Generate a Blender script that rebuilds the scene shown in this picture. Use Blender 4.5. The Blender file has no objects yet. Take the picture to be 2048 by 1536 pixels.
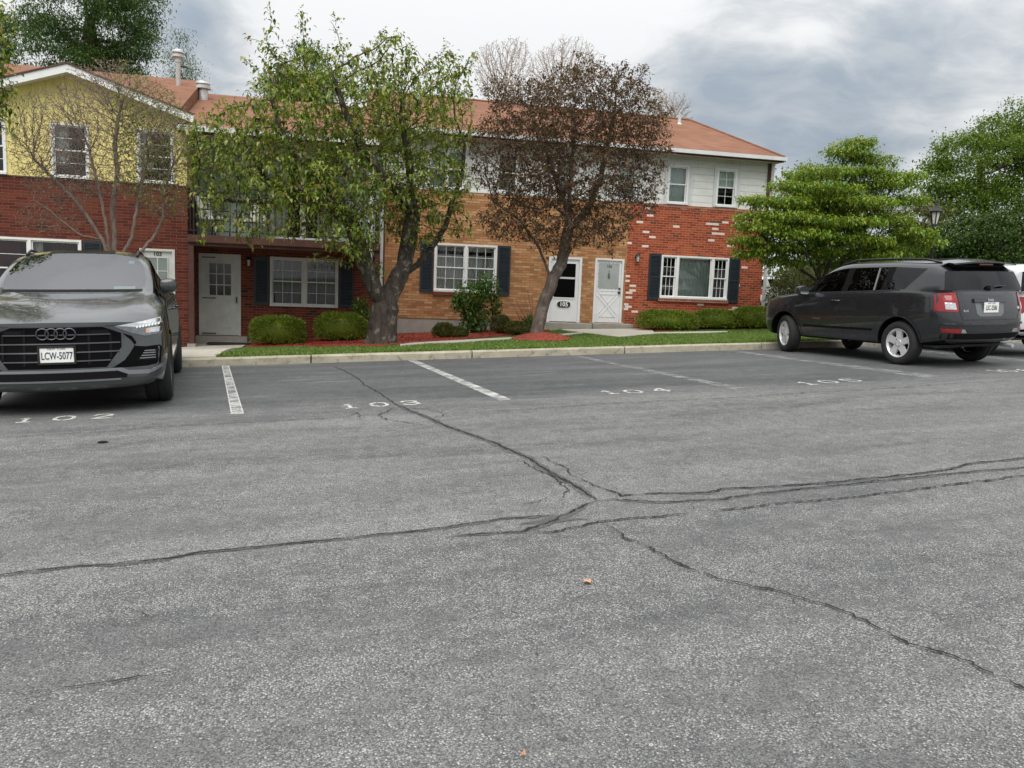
import bpy, bmesh, math, random
import numpy as np
from mathutils import Vector, Matrix, noise as mnoise
from mathutils.bvhtree import BVHTree
from mathutils.geometry import delaunay_2d_cdt

SC = bpy.context.scene
COL = SC.collection
random.seed(7)
rng = np.random.default_rng(7)
PI = math.pi
DEBUG = False

# ------------------------------------------------------------------ survey: camera and picture-to-place helpers
FPX = 1640.0
H = 1.4
pit, rol, yaw = math.radians(6.93), math.radians(-2.233), math.radians(13.557)
cF = np.array([math.sin(yaw)*math.cos(pit), math.cos(yaw)*math.cos(pit), -math.sin(pit)])
_rt = np.array([math.cos(yaw), -math.sin(yaw), 0.0])
_dn = np.cross(cF, _rt)
cR = math.cos(rol)*_rt + math.sin(rol)*_dn
cD = -math.sin(rol)*_rt + math.cos(rol)*_dn
CAM = np.array([0, 0, H])
GX, GY = 0.03858, -0.00508          # fall of the car park


def ray(x, y):
    return cR*(x-1024)/FPX + cD*(y-768)/FPX + cF


def onY(x, y, Y):
    v = ray(x, y)
    return CAM + v*(Y/v[1])


def zl(X, Y):
    return GX*X + GY*Y


def onG(x, y, off=0.0):
    v = ray(x, y)
    t = (off-H)/(v[2]-GX*v[0]-GY*v[1])
    return CAM + v*t


def kerbY(X):
    return 14.5 + 0.092*(X-1.0)


_zbx = [-60, -14, -8, -3, -1, 2, 5, 7, 9.5, 13, 20, 90]
_zby = [-2.4, -.85, -.65, -.42, -.34, -.08, .12, .20, .28, .42, .72, 3.4]
KH = 0.13


def gz(X, Y):
    k = kerbY(X)
    zk = zl(X, k)+KH
    zb = np.interp(X, _zbx, _zby)
    t = np.clip((Y-k-0.6)/(21.6-k-0.6), 0, 1)
    t = t*t*(3-2*t)
    return zk*(1-t)+zb*t


def onT(x, y):
    v = ray(x, y)
    t = 12.0
    for i in range(400):
        p = CAM+v*t
        g = float(gz(p[0], p[1]))
        if p[2] <= g:
            break
        t += 0.03
    return CAM+v*t


# ------------------------------------------------------------------ object helpers
def tag(o, label=None, cat=None, group=None, kind=None):
    if label: o['label'] = label
    if cat: o['category'] = cat
    if group: o['group'] = group
    if kind: o['kind'] = kind
    return o


def empty(name, loc=(0, 0, 0), label=None, cat=None, group=None, mat3=None, scale=1.0):
    o = bpy.data.objects.new(name, None)
    COL.objects.link(o)
    o.location = loc
    o.empty_display_size = 0.3
    if mat3 is not None:
        o.rotation_euler = mat3.to_euler()
    o.scale = (scale,)*3
    return tag(o, label, cat, group)


def link_mesh(name, me, mat, parent=None, world=True, smooth=False, angle=None):
    o = bpy.data.objects.new(name, me)
    COL.objects.link(o)
    if mat is not None and len(me.materials) == 0:
        me.materials.append(mat)
    if parent is not None:
        o.parent = parent
        if world:                       # mesh is in world coordinates: undo the chain of plain translations
            L = Vector((0, 0, 0))
            p = parent
            while p is not None:
                if p.type == 'EMPTY':
                    L = L+p.location
                p = p.parent
            if parent.type == 'EMPTY':
                o.matrix_parent_inverse = Matrix.Translation(-L)
    if smooth:
        for p in me.polygons:
            p.use_smooth = True
        if angle:
            me.set_sharp_from_angle(angle=math.radians(angle))
    return o


class MB:
    def __init__(self):
        self.v = []
        self.f = []

    def add(self, vs, fs):
        n = len(self.v)
        self.v.extend([tuple(map(float, p)) for p in vs])
        self.f.extend([tuple(i+n for i in f) for f in fs])
        return self

    def box(self, x0, x1, y0, y1, z0, z1):
        vs = [(x, y, z) for x in (x0, x1) for y in (y0, y1) for z in (z0, z1)]
        fs = [(0, 1, 3, 2), (4, 6, 7, 5), (0, 4, 5, 1), (2, 3, 7, 6), (0, 2, 6, 4), (1, 5, 7, 3)]
        return self.add(vs, fs)

    def quad(self, a, b, c, d):
        return self.add([a, b, c, d], [(0, 1, 2, 3)])

    def bar(self, a, b, w, h):
        """box beam from a to b, w wide, h deep"""
        a, b = Vector(a), Vector(b)
        d = (b-a).normalized()
        up = Vector((0, 0, 1)) if abs(d.z) < .95 else Vector((0, 1, 0))
        s = d.cross(up).normalized()*w/2
        u = s.cross(d).normalized()*h/2
        vs = [a+s+u, a-s+u, a-s-u, a+s-u, b+s+u, b-s+u, b-s-u, b+s-u]
        return self.add(vs, [(0, 1, 2, 3), (7, 6, 5, 4), (0, 4, 5, 1), (1, 5, 6, 2), (2, 6, 7, 3), (3, 7, 4, 0)])

    def tube(self, pts, rad, n=6, cap=True):
        pts = [Vector(p) for p in pts]
        if not hasattr(rad, '__len__'):
            rad = [rad]*len(pts)
        base = len(self.v)
        prev = None
        for i, p in enumerate(pts):
            a = pts[max(i-1, 0)]
            b = pts[min(i+1, len(pts)-1)]
            d = (b-a)
            d = d.normalized() if d.length > 1e-9 else Vector((0, 0, 1))
            if prev is None:
                ref = Vector((0, 0, 1)) if abs(d.z) < .9 else Vector((1, 0, 0))
                s = d.cross(ref).normalized()
            else:
                s = (prev-d*prev.dot(d))
                s = s.normalized() if s.length > 1e-6 else d.orthogonal().normalized()
            prev = s
            t = d.cross(s)
            for k in range(n):
                a_ = 2*PI*k/n
                q = p+(s*math.cos(a_)+t*math.sin(a_))*rad[i]
                self.v.append((q.x, q.y, q.z))
        for i in range(len(pts)-1):
            for k in range(n):
                k2 = (k+1) % n
                self.f.append((base+i*n+k, base+i*n+k2, base+(i+1)*n+k2, base+(i+1)*n+k))
        if cap:
            self.f.append(tuple(base+k for k in reversed(range(n))))
            self.f.append(tuple(base+(len(pts)-1)*n+k for k in range(n)))
        return self

    def lathe(self, prof, c=(0, 0, 0), axis='z', n=24, a0=0.0):
        base = len(self.v)
        for (r, h) in prof:
            for k in range(n):
                a = a0+2*PI*k/n
                p = (r*math.cos(a), r*math.sin(a), h)
                if axis == 'y':
                    p = (p[0], p[2], p[1])
                elif axis == 'x':
                    p = (p[2], p[0], p[1])
                self.v.append((p[0]+c[0], p[1]+c[1], p[2]+c[2]))
        for i in range(len(prof)-1):
            for k in range(n):
                k2 = (k+1) % n
                self.f.append((base+i*n+k, base+i*n+k2, base+(i+1)*n+k2, base+(i+1)*n+k))
        return self

    def prism(self, poly, y0, y1):
        """poly of (x,z), extruded along y"""
        n = len(poly)
        vs = [(x, y0, z) for x, z in poly]+[(x, y1, z) for x, z in poly]
        fs = [tuple(range(n)), tuple(reversed(range(n, 2*n)))]
        fs += [(i, i+n, (i+1) % n+n, (i+1) % n) for i in range(n)]
        return self.add(vs, fs)

    def build(self, name, mat, parent=None, world=True, smooth=False, angle=None, bevel=0):
        me = bpy.data.meshes.new(name)
        me.from_pydata(self.v, [], self.f)
        bm = bmesh.new()
        bm.from_mesh(me)
        bmesh.ops.recalc_face_normals(bm, faces=bm.faces)
        if bevel:
            bmesh.ops.bevel(bm, geom=[e for e in bm.edges], offset=bevel, segments=2, affect='EDGES', profile=.6)
        bm.to_mesh(me)
        bm.free()
        return link_mesh(name, me, mat, parent, world, smooth, angle)


def np_mesh(name, V, F, mat, parent=None, world=True, smooth=False):
    V = np.asarray(V, np.float32)
    F = np.asarray(F, np.int32)
    me = bpy.data.meshes.new(name)
    k = F.shape[1]
    me.vertices.add(len(V))
    me.vertices.foreach_set('co', V.ravel())
    me.loops.add(F.size)
    me.loops.foreach_set('vertex_index', F.ravel())
    me.polygons.add(len(F))
    me.polygons.foreach_set('loop_start', np.arange(0, F.size, k, dtype=np.int32))
    try:
        me.polygons.foreach_set('loop_total', np.full(len(F), k, np.int32))
    except Exception:
        pass
    me.update(calc_edges=True)
    me.validate()
    return link_mesh(name, me, mat, parent, world, smooth)


def dup(o, parent=None):
    c = o.copy()
    COL.objects.link(c)
    if parent is not None:
        c.parent = parent
    for ch in list(o.children):
        dup(ch, c)
    return c


# ------------------------------------------------------------------ materials
class NT:
    def __init__(self, name):
        self.m = bpy.data.materials.new(name)
        self.m.use_nodes = True
        self.t = self.m.node_tree
        self.t.nodes.clear()
        self.out = self.n('ShaderNodeOutputMaterial')

    def n(self, typ, inp=None, **kw):
        nd = self.t.nodes.new(typ)
        for k, v in kw.items():
            setattr(nd, k, v)
        for k, v in (inp or {}).items():
            self.set(nd, k, v)
        return nd

    def set(self, nd, k, v):
        s = nd.inputs[k]
        if isinstance(v, bpy.types.NodeSocket):
            self.t.links.new(v, s)
        elif isinstance(v, bpy.types.Node):
            self.t.links.new(v.outputs[0], s)
        else:
            if hasattr(s.default_value, '__len__') and not hasattr(v, '__len__'):
                v = (v,)*len(s.default_value)
            if hasattr(s.default_value, '__len__') and len(s.default_value) == 4 and len(v) == 3:
                v = tuple(v)+(1,)
            s.default_value = v

    def math(self, op, a, b=0.0, c=0.0, clamp=False):
        nd = self.n('ShaderNodeMath', {0: a, 1: b, 2: c}, operation=op)
        nd.use_clamp = clamp
        return nd.outputs[0]

    def vmath(self, op, a, b=(0, 0, 0)):
        nd = self.n('ShaderNodeVectorMath', {0: a, 1: b}, operation=op)
        return nd.outputs[0]

    def mix(self, f, a, b, blend='MIX'):
        nd = self.n('ShaderNodeMix', data_type='RGBA', blend_type=blend)
        self.set(nd, 0, f)
        self.set(nd, 6, a)
        self.set(nd, 7, b)
        return nd.outputs[2]

    def ramp(self, f, stops, interp='LINEAR'):
        nd = self.n('ShaderNodeValToRGB', {0: f})
        cr = nd.color_ramp
        cr.interpolation = interp
        while len(cr.elements) < len(stops):
            cr.elements.new(.5)
        for e, (p, c) in zip(cr.elements, stops):
            e.position = p
            if not hasattr(c, '__len__'):
                c = (c, c, c)
            e.color = tuple(c)+(1,) if len(c) == 3 else c
        return nd.outputs[0]

    def obj(self):
        return self.n('ShaderNodeTexCoord').outputs['Object']

    def mapping(self, vec, scale=(1, 1, 1), rot=(0, 0, 0), loc=(0, 0, 0)):
        return self.n('ShaderNodeMapping', {'Vector': vec, 'Scale': scale, 'Rotation': rot, 'Location': loc}).outputs[0]

    def noise(self, vec, scale, detail=4, rough=.55, col=False):
        nd = self.n('ShaderNodeTexNoise', {'Vector': vec, 'Scale': scale, 'Detail': detail, 'Roughness': rough})
        return nd.outputs['Color' if col else 'Fac']

    def bump(self, h, strength=.3, dist=.01):
        return self.n('ShaderNodeBump', {'Height': h, 'Strength': strength, 'Distance': dist}).outputs[0]

    def bsdf(self, **kw):
        nd = self.n('ShaderNodeBsdfPrincipled')
        names = {'color': 'Base Color', 'rough': 'Roughness', 'metal': 'Metallic', 'normal': 'Normal', 'coat': 'Coat Weight',
                 'coat_rough': 'Coat Roughness', 'spec': 'Specular IOR Level', 'ior': 'IOR', 'trans': 'Transmission Weight'}
        for k, v in kw.items():
            self.set(nd, names[k], v)
        return nd.outputs[0]

    def done(self, sh):
        self.t.links.new(sh, self.out.inputs[0])
        return self.m


def M(name, col, rough=.55, metal=0.0, nscale=6.0, namt=.12, bump=0.0, bscale=60.0, coat=0.0, spec=.5, rvar=.08):
    t = NT(name)
    o = t.obj()
    f = t.noise(o, nscale, 5)
    lo = tuple(c*(1-namt) for c in col)
    hi = tuple(min(1, c*(1+namt)) for c in col)
    c = t.ramp(f, [(.25, lo), (.75, hi)])
    r = t.math('MULTIPLY_ADD', t.noise(o, nscale*3.1, 3), rvar*2, rough-rvar)
    kw = dict(color=c, rough=r, metal=metal, coat=coat, spec=spec)
    if bump:
        kw['normal'] = t.bump(t.noise(o, bscale, 4), bump, .01)
    return t.done(t.bsdf(**kw))


def brick_mat(name, w, h, cols, mortar, mw=.010, white=None, dark=None, bumpk=.6, zoff=0.0):
    """running bond in the wall's own metres, one random tint per brick"""
    t = NT(name)
    s = t.n('ShaderNodeSeparateXYZ', {0: t.obj()})
    u = t.math('ADD', s.outputs[0], s.outputs[1])
    z = t.math('ADD', s.outputs[2], 10+zoff)
    row = t.math('FLOOR', t.math('DIVIDE', z, h))
    sh = t.math('MULTIPLY', t.math('MODULO', row, 2.0), .5)
    uu = t.math('ADD', t.math('DIVIDE', t.math('ADD', u, 40.0), w), sh)
    colm = t.math('FLOOR', uu)
    fu = t.math('MULTIPLY', t.math('FRACT', uu), w)
    fz = t.math('MULTIPLY', t.math('FRACT', t.math('DIVIDE', z, h)), h)
    wob = t.math('MULTIPLY', t.math('SUBTRACT', t.noise(t.obj(), 45, 2), .5), .004)
    du = t.math('ADD', t.math('MINIMUM', fu, t.math('SUBTRACT', w, fu)), wob)
    dz = t.math('ADD', t.math('MINIMUM', fz, t.math('SUBTRACT', h, fz)), wob)
    d = t.math('MINIMUM', du, dz)
    brickm = t.math('DIVIDE', t.math('SUBTRACT', d, mw*.38), mw*.28, clamp=True)
    wn = t.n('ShaderNodeTexWhiteNoise', {'Vector': t.n('ShaderNodeCombineXYZ', {0: colm, 1: row})}, noise_dimensions='2D')
    rnd = wn.outputs['Value']
    n = len(cols)
    c = t.ramp(rnd, [(i/n, cc) for i, cc in enumerate(cols)], 'CONSTANT')
    wn2 = t.n('ShaderNodeTexWhiteNoise', {'Vector': t.n('ShaderNodeCombineXYZ', {0: colm, 1: t.math('ADD', row, 77.0)})}, noise_dimensions='2D')
    if dark:
        c = t.mix(t.math('LESS_THAN', wn2.outputs['Value'], dark[1]), c, dark[0])
    if white:
        wn3 = t.n('ShaderNodeTexWhiteNoise', {'Vector': t.n('ShaderNodeCombineXYZ', {0: t.math('ADD', colm, 13.0), 1: row})}, noise_dimensions='2D')
        c = t.mix(t.math('LESS_THAN', wn3.outputs['Value'], white[1]), c, white[0])
    g = t.noise(t.obj(), 30, 4)
    c = t.mix(t.math('MULTIPLY', g, .5), c, t.mix(1.0, c, (.55, .55, .55), 'MULTIPLY'))
    big = t.noise(t.mapping(t.obj(), (1, 1, .6)), 1.1, 4)
    c = t.mix(t.math('MULTIPLY', t.math('SUBTRACT', big, .45, clamp=True), 1.1), c, t.mix(1.0, c, (.5, .48, .46), 'MULTIPLY'))
    c = t.mix(brickm, mortar, c)
    hh = t.math('ADD', brickm, t.math('MULTIPLY', g, .25))
    return t.done(t.bsdf(color=c, rough=.85, spec=.25, normal=t.bump(hh, bumpk, .006)))


def siding_mat(name, col, pitch, vertical=False, zoff=0.0):
    t = NT(name)
    o = t.obj()
    s = t.n('ShaderNodeSeparateXYZ', {0: o})
    a = s.outputs[0] if vertical else s.outputs[2]
    fr = t.math('FRACT', t.math('DIVIDE', t.math('ADD', a, 20.0+zoff), pitch))
    if vertical:
        hgt = t.math('DIVIDE', t.math('MINIMUM', fr, t.math('SUBTRACT', 1.0, fr)), .06, clamp=True)
    else:
        hgt = t.math('SUBTRACT', 1.0, t.math('POWER', fr, 1.0))
    wear = t.noise(t.mapping(o, (1, 1, .35) if vertical else (.5, 1, 2)), 3.0, 5)
    c = t.ramp(wear, [(.25, tuple(x*.82 for x in col)), (.6, col), (.85, tuple(min(1, x*1.06) for x in col))])
    drip = t.noise(t.mapping(o, (9, 1, .5)), 1.4, 4)
    c = t.mix(t.math('MULTIPLY', t.math('SUBTRACT', drip, .56, clamp=True), 1.6), c, tuple(x*.55 for x in col))
    if not vertical:
        edge = t.math('LESS_THAN', fr, .05)
        c = t.mix(t.math('MULTIPLY', edge, .75), c, tuple(x*.38 for x in col))
    return t.done(t.bsdf(color=c, rough=.55, spec=.35, normal=t.bump(hgt, .9, .012)))


def leaf_mat(name, cols, trans=.35, rough=.5, spec=.35):
    t = NT(name)
    g = t.n('ShaderNodeNewGeometry')
    c = t.ramp(g.outputs['Random Per Island'], [(i/max(1, len(cols)-1), cc) for i, cc in enumerate(cols)])
    c2 = t.mix(t.math('MULTIPLY', t.noise(t.obj(), .9, 3), .55), c, t.mix(1.0, c, (.72, .78, .5), 'MULTIPLY'))
    p = t.bsdf(color=c2, rough=rough, spec=spec)
    tr = t.n('ShaderNodeBsdfTranslucent', {'Color': t.mix(1.0, c2, (1.25, 1.3, .7), 'MULTIPLY')}).outputs[0]
    mx = t.n('ShaderNodeMixShader', {0: trans, 1: p, 2: tr})
    return t.done(mx.outputs[0])


def bark_mat(name, a, b, patch=None, scale=9.0):
    t = NT(name)
    o = t.obj()
    v = t.mapping(o, (1, 1, .35))
    f = t.noise(v, scale, 6, .65)
    c = t.ramp(f, [(.3, a), (.7, b)])
    if patch:
        l = t.noise(o, 7, 5, .6)
        c = t.mix(t.ramp(l, [(.56, 0.0), (.64, .75)]), c, patch)
    return t.done(t.bsdf(color=c, rough=.9, spec=.2, normal=t.bump(t.noise(v, scale*2.2, 6, .7), .9, .03)))


def asphalt_mat():
    t = NT('asphalt')
    o = t.mapping(t.obj(), rot=(0, 0, -0.092))
    s = t.n('ShaderNodeSeparateXYZ', {0: o})
    wob = t.math('MULTIPLY', t.math('SUBTRACT', t.noise(t.mapping(o, (.5, 1, 1)), .55, 4), .5), 1.5)
    yy = t.math('ADD', s.outputs[1], wob)
    stall = t.math('DIVIDE', t.math('SUBTRACT', yy, 8.2), 1.8, clamp=True)     # smoother sealed bays near the kerb
    streak = t.noise(t.mapping(o, (.16, 1.5, 1)), 1.0, 5, .6)
    patch = t.noise(o, .45, 4, .6)
    fine = t.noise(o, 34, 4, .7)
    v1 = t.n('ShaderNodeTexVoronoi', {'Vector': o, 'Scale': 118.0}, feature='F1')
    c1 = t.n('ShaderNodeSeparateColor', {0: v1.outputs['Color']})
    v2 = t.n('ShaderNodeTexVoronoi', {'Vector': o, 'Scale': 240.0}, feature='F1')
    c2 = t.n('ShaderNodeSeparateColor', {0: v2.outputs['Color']})
    clus = t.math('ADD', t.math('MULTIPLY', t.noise(t.mapping(o, (.35, 1.3, 1)), 1.3, 5, .68), .6), t.math('MULTIPLY', t.noise(o, 7, 3, .6), .4))
    stone = t.math('MULTIPLY', t.math('GREATER_THAN', c1.outputs[0], t.math('MULTIPLY_ADD', clus, -3.4, 2.40)), t.math('DIVIDE', t.math('SUBTRACT', .50, v1.outputs['Distance']), .14, clamp=True))
    stone2 = t.math('MULTIPLY', t.math('GREATER_THAN', c2.outputs[0], t.math('MULTIPLY_ADD', clus, -3.0, 2.02)), t.math('LESS_THAN', v2.outputs['Distance'], .50))
    base = t.ramp(t.math('ADD', t.math('MULTIPLY', streak, .6), t.math('MULTIPLY', patch, .4)),
                  [(.28, (.125, .128, .126)), (.50, (.168, .171, .168)), (.72, (.222, .223, .215))])
    bay = t.ramp(t.math('ADD', t.math('MULTIPLY', streak, .5), t.math('MULTIPLY', patch, .5)),
                 [(.30, (.064, .068, .071)), (.55, (.092, .097, .100)), (.75, (.140, .143, .143))])
    c = t.mix(t.math('MULTIPLY', stall, .9), base, bay)
    # every chip of aggregate its own grey, tar showing between
    c = t.mix(t.math('MULTIPLY', c2.outputs[1], .34), c, t.mix(1.0, c, (.42, .42, .43), 'MULTIPLY'))
    c = t.mix(t.math('MULTIPLY', t.math('SUBTRACT', fine, .44, clamp=True), 2.2), c, (.040, .042, .045))
    amt = t.math('SUBTRACT', 1.0, t.math('MULTIPLY', stall, .72))
    lane = t.noise(t.mapping(o, (.10, .95, 1), loc=(2, 5, 0)), 1.0, 6, .62)       # tyre-worn lanes and damp-dark bands
    c = t.mix(t.ramp(lane, [(.48, 0.0), (.63, .75)]), c, t.mix(1.0, c, (.60, .61, .63), 'MULTIPLY'))
    c = t.mix(t.ramp(lane, [(.32, .7), (.46, 0.0)]), c, t.mix(1.0, c, (1.35, 1.34, 1.30), 'MULTIPLY'))
    oil = t.noise(o, .8, 6, .7)
    c = t.mix(t.ramp(oil, [(.64, 0.0), (.74, .45)]), c, (.050, .052, .055))
    c = t.mix(t.math('MULTIPLY', stone2, t.math('MULTIPLY', amt, .70)), c, t.ramp(c2.outputs[2], [(0, (.22, .225, .225)), (1, (.42, .42, .40))]))
    sc = t.ramp(c1.outputs[1], [(.0, (.22, .225, .22)), (.6, (.34, .345, .335)), (1.0, (.52, .51, .46))])
    c = t.mix(t.math('MULTIPLY', stone, t.math('MULTIPLY', amt, .85)), c, sc)
    tar = t.math('MULTIPLY', t.math('GREATER_THAN', v1.outputs['Distance'], .60), t.math('MULTIPLY', amt, .55))
    c = t.mix(tar, c, (.030, .031, .034))
    sc2 = t.noise(t.mapping(o, (.35, 2.2, 1)), 1.7, 6, .7)
    c = t.mix(t.math('MULTIPLY', t.ramp(sc2, [(.58, 0.0), (.70, .45)]), stall), c, (.27, .275, .275))
    hgt = t.math('ADD', t.math('MULTIPLY', v1.outputs['Distance'], -1.0), t.math('MULTIPLY', v2.outputs['Distance'], -.4))
    return t.done(t.bsdf(color=c, rough=.82, spec=.3, normal=t.bump(t.math('MULTIPLY', hgt, amt), .6, .006)))


def worn_paint(name, col, lo=.40, hi=.56, amt=1.0, sc=5.0):
    t = NT(name)
    o = t.obj()
    f = t.math('ADD', t.math('MULTIPLY', t.noise(o, sc, 6, .7), .65), t.math('MULTIPLY', t.noise(o, 60, 3, .6), .35))
    k = t.math('MULTIPLY', t.ramp(f, [(lo, 0.0), (hi, 1.0)]), amt)
    p = t.bsdf(color=col, rough=.7, spec=.3)
    tr = t.n('ShaderNodeBsdfTransparent').outputs[0]
    return t.done(t.n('ShaderNodeMixShader', {0: k, 1: tr, 2: p}).outputs[0])


def glass_mat(name, tint=(.75, .8, .8), ior=1.5, rough=.0, tr=1.0, floor=0.0):
    t = NT(name)
    fr = t.n('ShaderNodeFresnel', {'IOR': ior}).outputs[0]
    if floor:
        fr = t.math('MAXIMUM', fr, floor)
    gl = t.n('ShaderNodeBsdfGlossy', {'Color': (.95, .97, 1.0), 'Roughness': rough}).outputs[0]
    tp = t.n('ShaderNodeBsdfTransparent', {'Color': tint}).outputs[0]
    return t.done(t.n('ShaderNodeMixShader', {0: fr, 1: tp, 2: gl}).outputs[0])


def paint_mat(name, col, flake=.5, rough=.32, metal=.55, coat=1.0):
    t = NT(name)
    o = t.obj()
    fl = t.n('ShaderNodeTexVoronoi', {'Vector': o, 'Scale': 900.0})
    c = t.mix(t.math('MULTIPLY', t.n('ShaderNodeSeparateColor', {0: fl.outputs['Color']}).outputs[0], flake), col, tuple(min(1, x*1.7) for x in col))
    dust = t.noise(o, 4, 5)
    r = t.math('MULTIPLY_ADD', dust, .12, rough-.06)
    return t.done(t.bsdf(color=c, rough=r, metal=metal, coat=coat, coat_rough=.03))


def shingle_mat(name, a, b):
    t = NT(name)
    o = t.obj()
    s = t.n('ShaderNodeSeparateXYZ', {0: o})
    h, w = .058, .32
    z = t.math('ADD', s.outputs[2], 10.0)
    row = t.math('FLOOR', t.math('DIVIDE', z, h))
    fz = t.math('FRACT', t.math('DIVIDE', z, h))
    rr = t.n('ShaderNodeTexWhiteNoise', {'Vector': t.n('ShaderNodeCombineXYZ', {0: row, 1: 3.0})}, noise_dimensions='2D').outputs['Value']
    u = t.math('ADD', t.math('DIVIDE', t.math('ADD', t.math('ADD', s.outputs[0], s.outputs[1]), 50.0), w), rr)
    cl = t.math('FLOOR', u)
    rnd = t.n('ShaderNodeTexWhiteNoise', {'Vector': t.n('ShaderNodeCombineXYZ', {0: cl, 1: row})}, noise_dimensions='2D').outputs['Value']
    c = t.mix(rnd, a, b)
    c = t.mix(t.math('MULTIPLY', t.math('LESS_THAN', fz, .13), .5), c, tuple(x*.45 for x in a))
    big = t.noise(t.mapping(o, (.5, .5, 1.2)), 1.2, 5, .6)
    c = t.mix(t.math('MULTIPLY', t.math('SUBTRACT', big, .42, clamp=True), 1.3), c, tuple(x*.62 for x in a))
    g = t.noise(o, 70, 3, .7)
    c = t.mix(t.math('MULTIPLY', g, .3), c, tuple(x*.6 for x in b))
    return t.done(t.bsdf(color=c, rough=.92, spec=.15, normal=t.bump(t.math('ADD', fz, g), .5, .01)))


def concrete_mat(name, a, b, stain=(.16, .14, .10), st=.5):
    t = NT(name)
    o = t.obj()
    c = t.ramp(t.noise(o, 3.5, 6, .6), [(.3, a), (.7, b)])
    c = t.mix(t.math('MULTIPLY', t.ramp(t.noise(o, 8, 6, .7), [(.52, 0.0), (.72, 1.0)]), st), c, stain)
    f = t.noise(o, 90, 3)
    c = t.mix(t.math('MULTIPLY', f, .3), c, tuple(x*.7 for x in a))
    return t.done(t.bsdf(color=c, rough=.9, spec=.2, normal=t.bump(f, .35, .005)))


ASPHALT = asphalt_mat()
LINE = worn_paint('line_paint', (.58, .58, .565), .38, .60, .84)
LINE_FADED = worn_paint('faded_line_paint', (.50, .50, .49), .44, .66, .6)
STENCIL = worn_paint('stencil_paint', (.66, .65, .62), .33, .52, .80, 9)
CRACK = M('crack_shadow', (.012, .0115, .011), .95, namt=.4, nscale=30)
SEAL = worn_paint('crack_sealer', (.112, .113, .113), .36, .56, .72, 4)
CONC = concrete_mat('path_concrete', (.46, .43, .37), (.56, .53, .46), st=.25)
KERBC = concrete_mat('kerb_concrete', (.34, .31, .235), (.50, .465, .37), (.12, .10, .07), .85)
FOUND = concrete_mat('foundation_concrete', (.33, .31, .28), (.42, .40, .36), (.22, .2, .17), .4)
SOIL = M('lawn_soil', (.075, .11, .028), .95, namt=.4, nscale=3, bump=.6, bscale=40)
FIELD = M('far_ground', (.06, .085, .03), .95, namt=.3, nscale=.3)
GRASS = leaf_mat('grass_blades', [(.085, .15, .03), (.14, .235, .05), (.19, .29, .07), (.27, .31, .11)], .35, .55)
MULCH = M('red_mulch', (.25, .046, .025), .95, namt=.65, nscale=38, bump=1.0, bscale=70)
CHIPS = leaf_mat('mulch_chips', [(.10, .012, .01), (.22, .025, .015), (.36, .05, .03), (.30, .07, .05)], .05, .9, .1)
BR_RED = brick_mat('dark_red_brick', .26, .068, [(.125, .027, .017), (.155, .036, .021), (.105, .023, .016), (.172, .043, .025)], (.17, .10, .075), .008, dark=((.06, .03, .022), .03))
BR_PORCH = brick_mat('porch_red_brick', .205, .067, [(.175, .035, .02), (.21, .046, .024), (.145, .03, .02), (.23, .055, .03)], (.20, .14, .11), .009, dark=((.06, .03, .022), .04))
BR_YEL = brick_mat('tan_brick', .225, .067, [(.54, .295, .14), (.45, .225, .10), (.62, .36, .18), (.38, .185, .085), (.54, .25, .11)], (.20, .13, .085), .008, bumpk=.8)
BR_MIX = brick_mat('red_and_white_brick', .205, .067, [(.42, .085, .034), (.35, .066, .026), (.47, .105, .042), (.31, .054, .022)], (.46, .28, .20), .008, white=((.86, .79, .72), .052), dark=((.15, .065, .04), .05))
SOLDIER = brick_mat('soldier_course', .073, .30, [(.34, .085, .045), (.28, .06, .03), (.38, .11, .06)], (.45, .33, .26), .009, zoff=.0)
SID_W = siding_mat('white_siding', (.74, .76, .73), .196, False, -.045)
SID_Y = siding_mat('yellow_siding', (.80, .69, .27), .30, True)
SID_G = siding_mat('grey_green_siding', (.47, .56, .55), .40, True)
TRIM = M('white_trim', (.78, .79, .79), .45, namt=.06, nscale=4)
GUT = M('gutter_white', (.60, .62, .62), .4, namt=.10, nscale=5)
SOFFIT = M('soffit_boards', (.50, .44, .37), .7, namt=.25, nscale=2.5)
DOORW = M('door_white', (.76, .77, .78), .4, namt=.05, nscale=3)
DOORG = M('door_grey_white', (.60, .62, .60), .5, namt=.12, nscale=4)  # greyer, more mottled white than the other doors
SHUT = M('shutter_navy', (.018, .026, .036), .5, namt=.25, nscale=5)
BROWN = M('brown_timber', (.085, .032, .022), .7, namt=.3, nscale=4, bump=.3)
BLACK = M('black_metal', (.012, .012, .013), .45, namt=.2)
IRON = M('grey_sheet_metal', (.52, .53, .52), .5, .4, namt=.25, nscale=9)
RUST = bark_mat('rusty_galvanised_metal', (.42, .41, .39), (.52, .51, .49), (.26, .10, .045), 5)
WHITEP = M('sign_white', (.85, .85, .82), .5, namt=.04)
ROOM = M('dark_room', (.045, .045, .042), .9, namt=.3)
CURT = M('sheer_curtain', (.80, .80, .78), .9, namt=.15, nscale=3)
CURTR = M('red_curtain', (.10, .012, .018), .9, namt=.25, nscale=3)
CURTG = M('grey_green_blind', (.52, .60, .57), .9, namt=.12, nscale=2)
GLASS = glass_mat('window_glass', (.86, .89, .88), 1.6)
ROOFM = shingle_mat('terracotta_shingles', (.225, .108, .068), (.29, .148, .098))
BARK = bark_mat('grey_bark', (.026, .021, .018), (.10, .082, .068), (.20, .20, .16))
BARKP = bark_mat('brown_bark', (.075, .058, .050), (.20, .165, .14), (.25, .24, .20))
BARKT = bark_mat('tan_bark', (.16, .118, .097), (.31, .245, .21), None, 12)
BARKF = bark_mat('pale_far_bark', (.30, .235, .205), (.44, .36, .32), None, 12)
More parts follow.
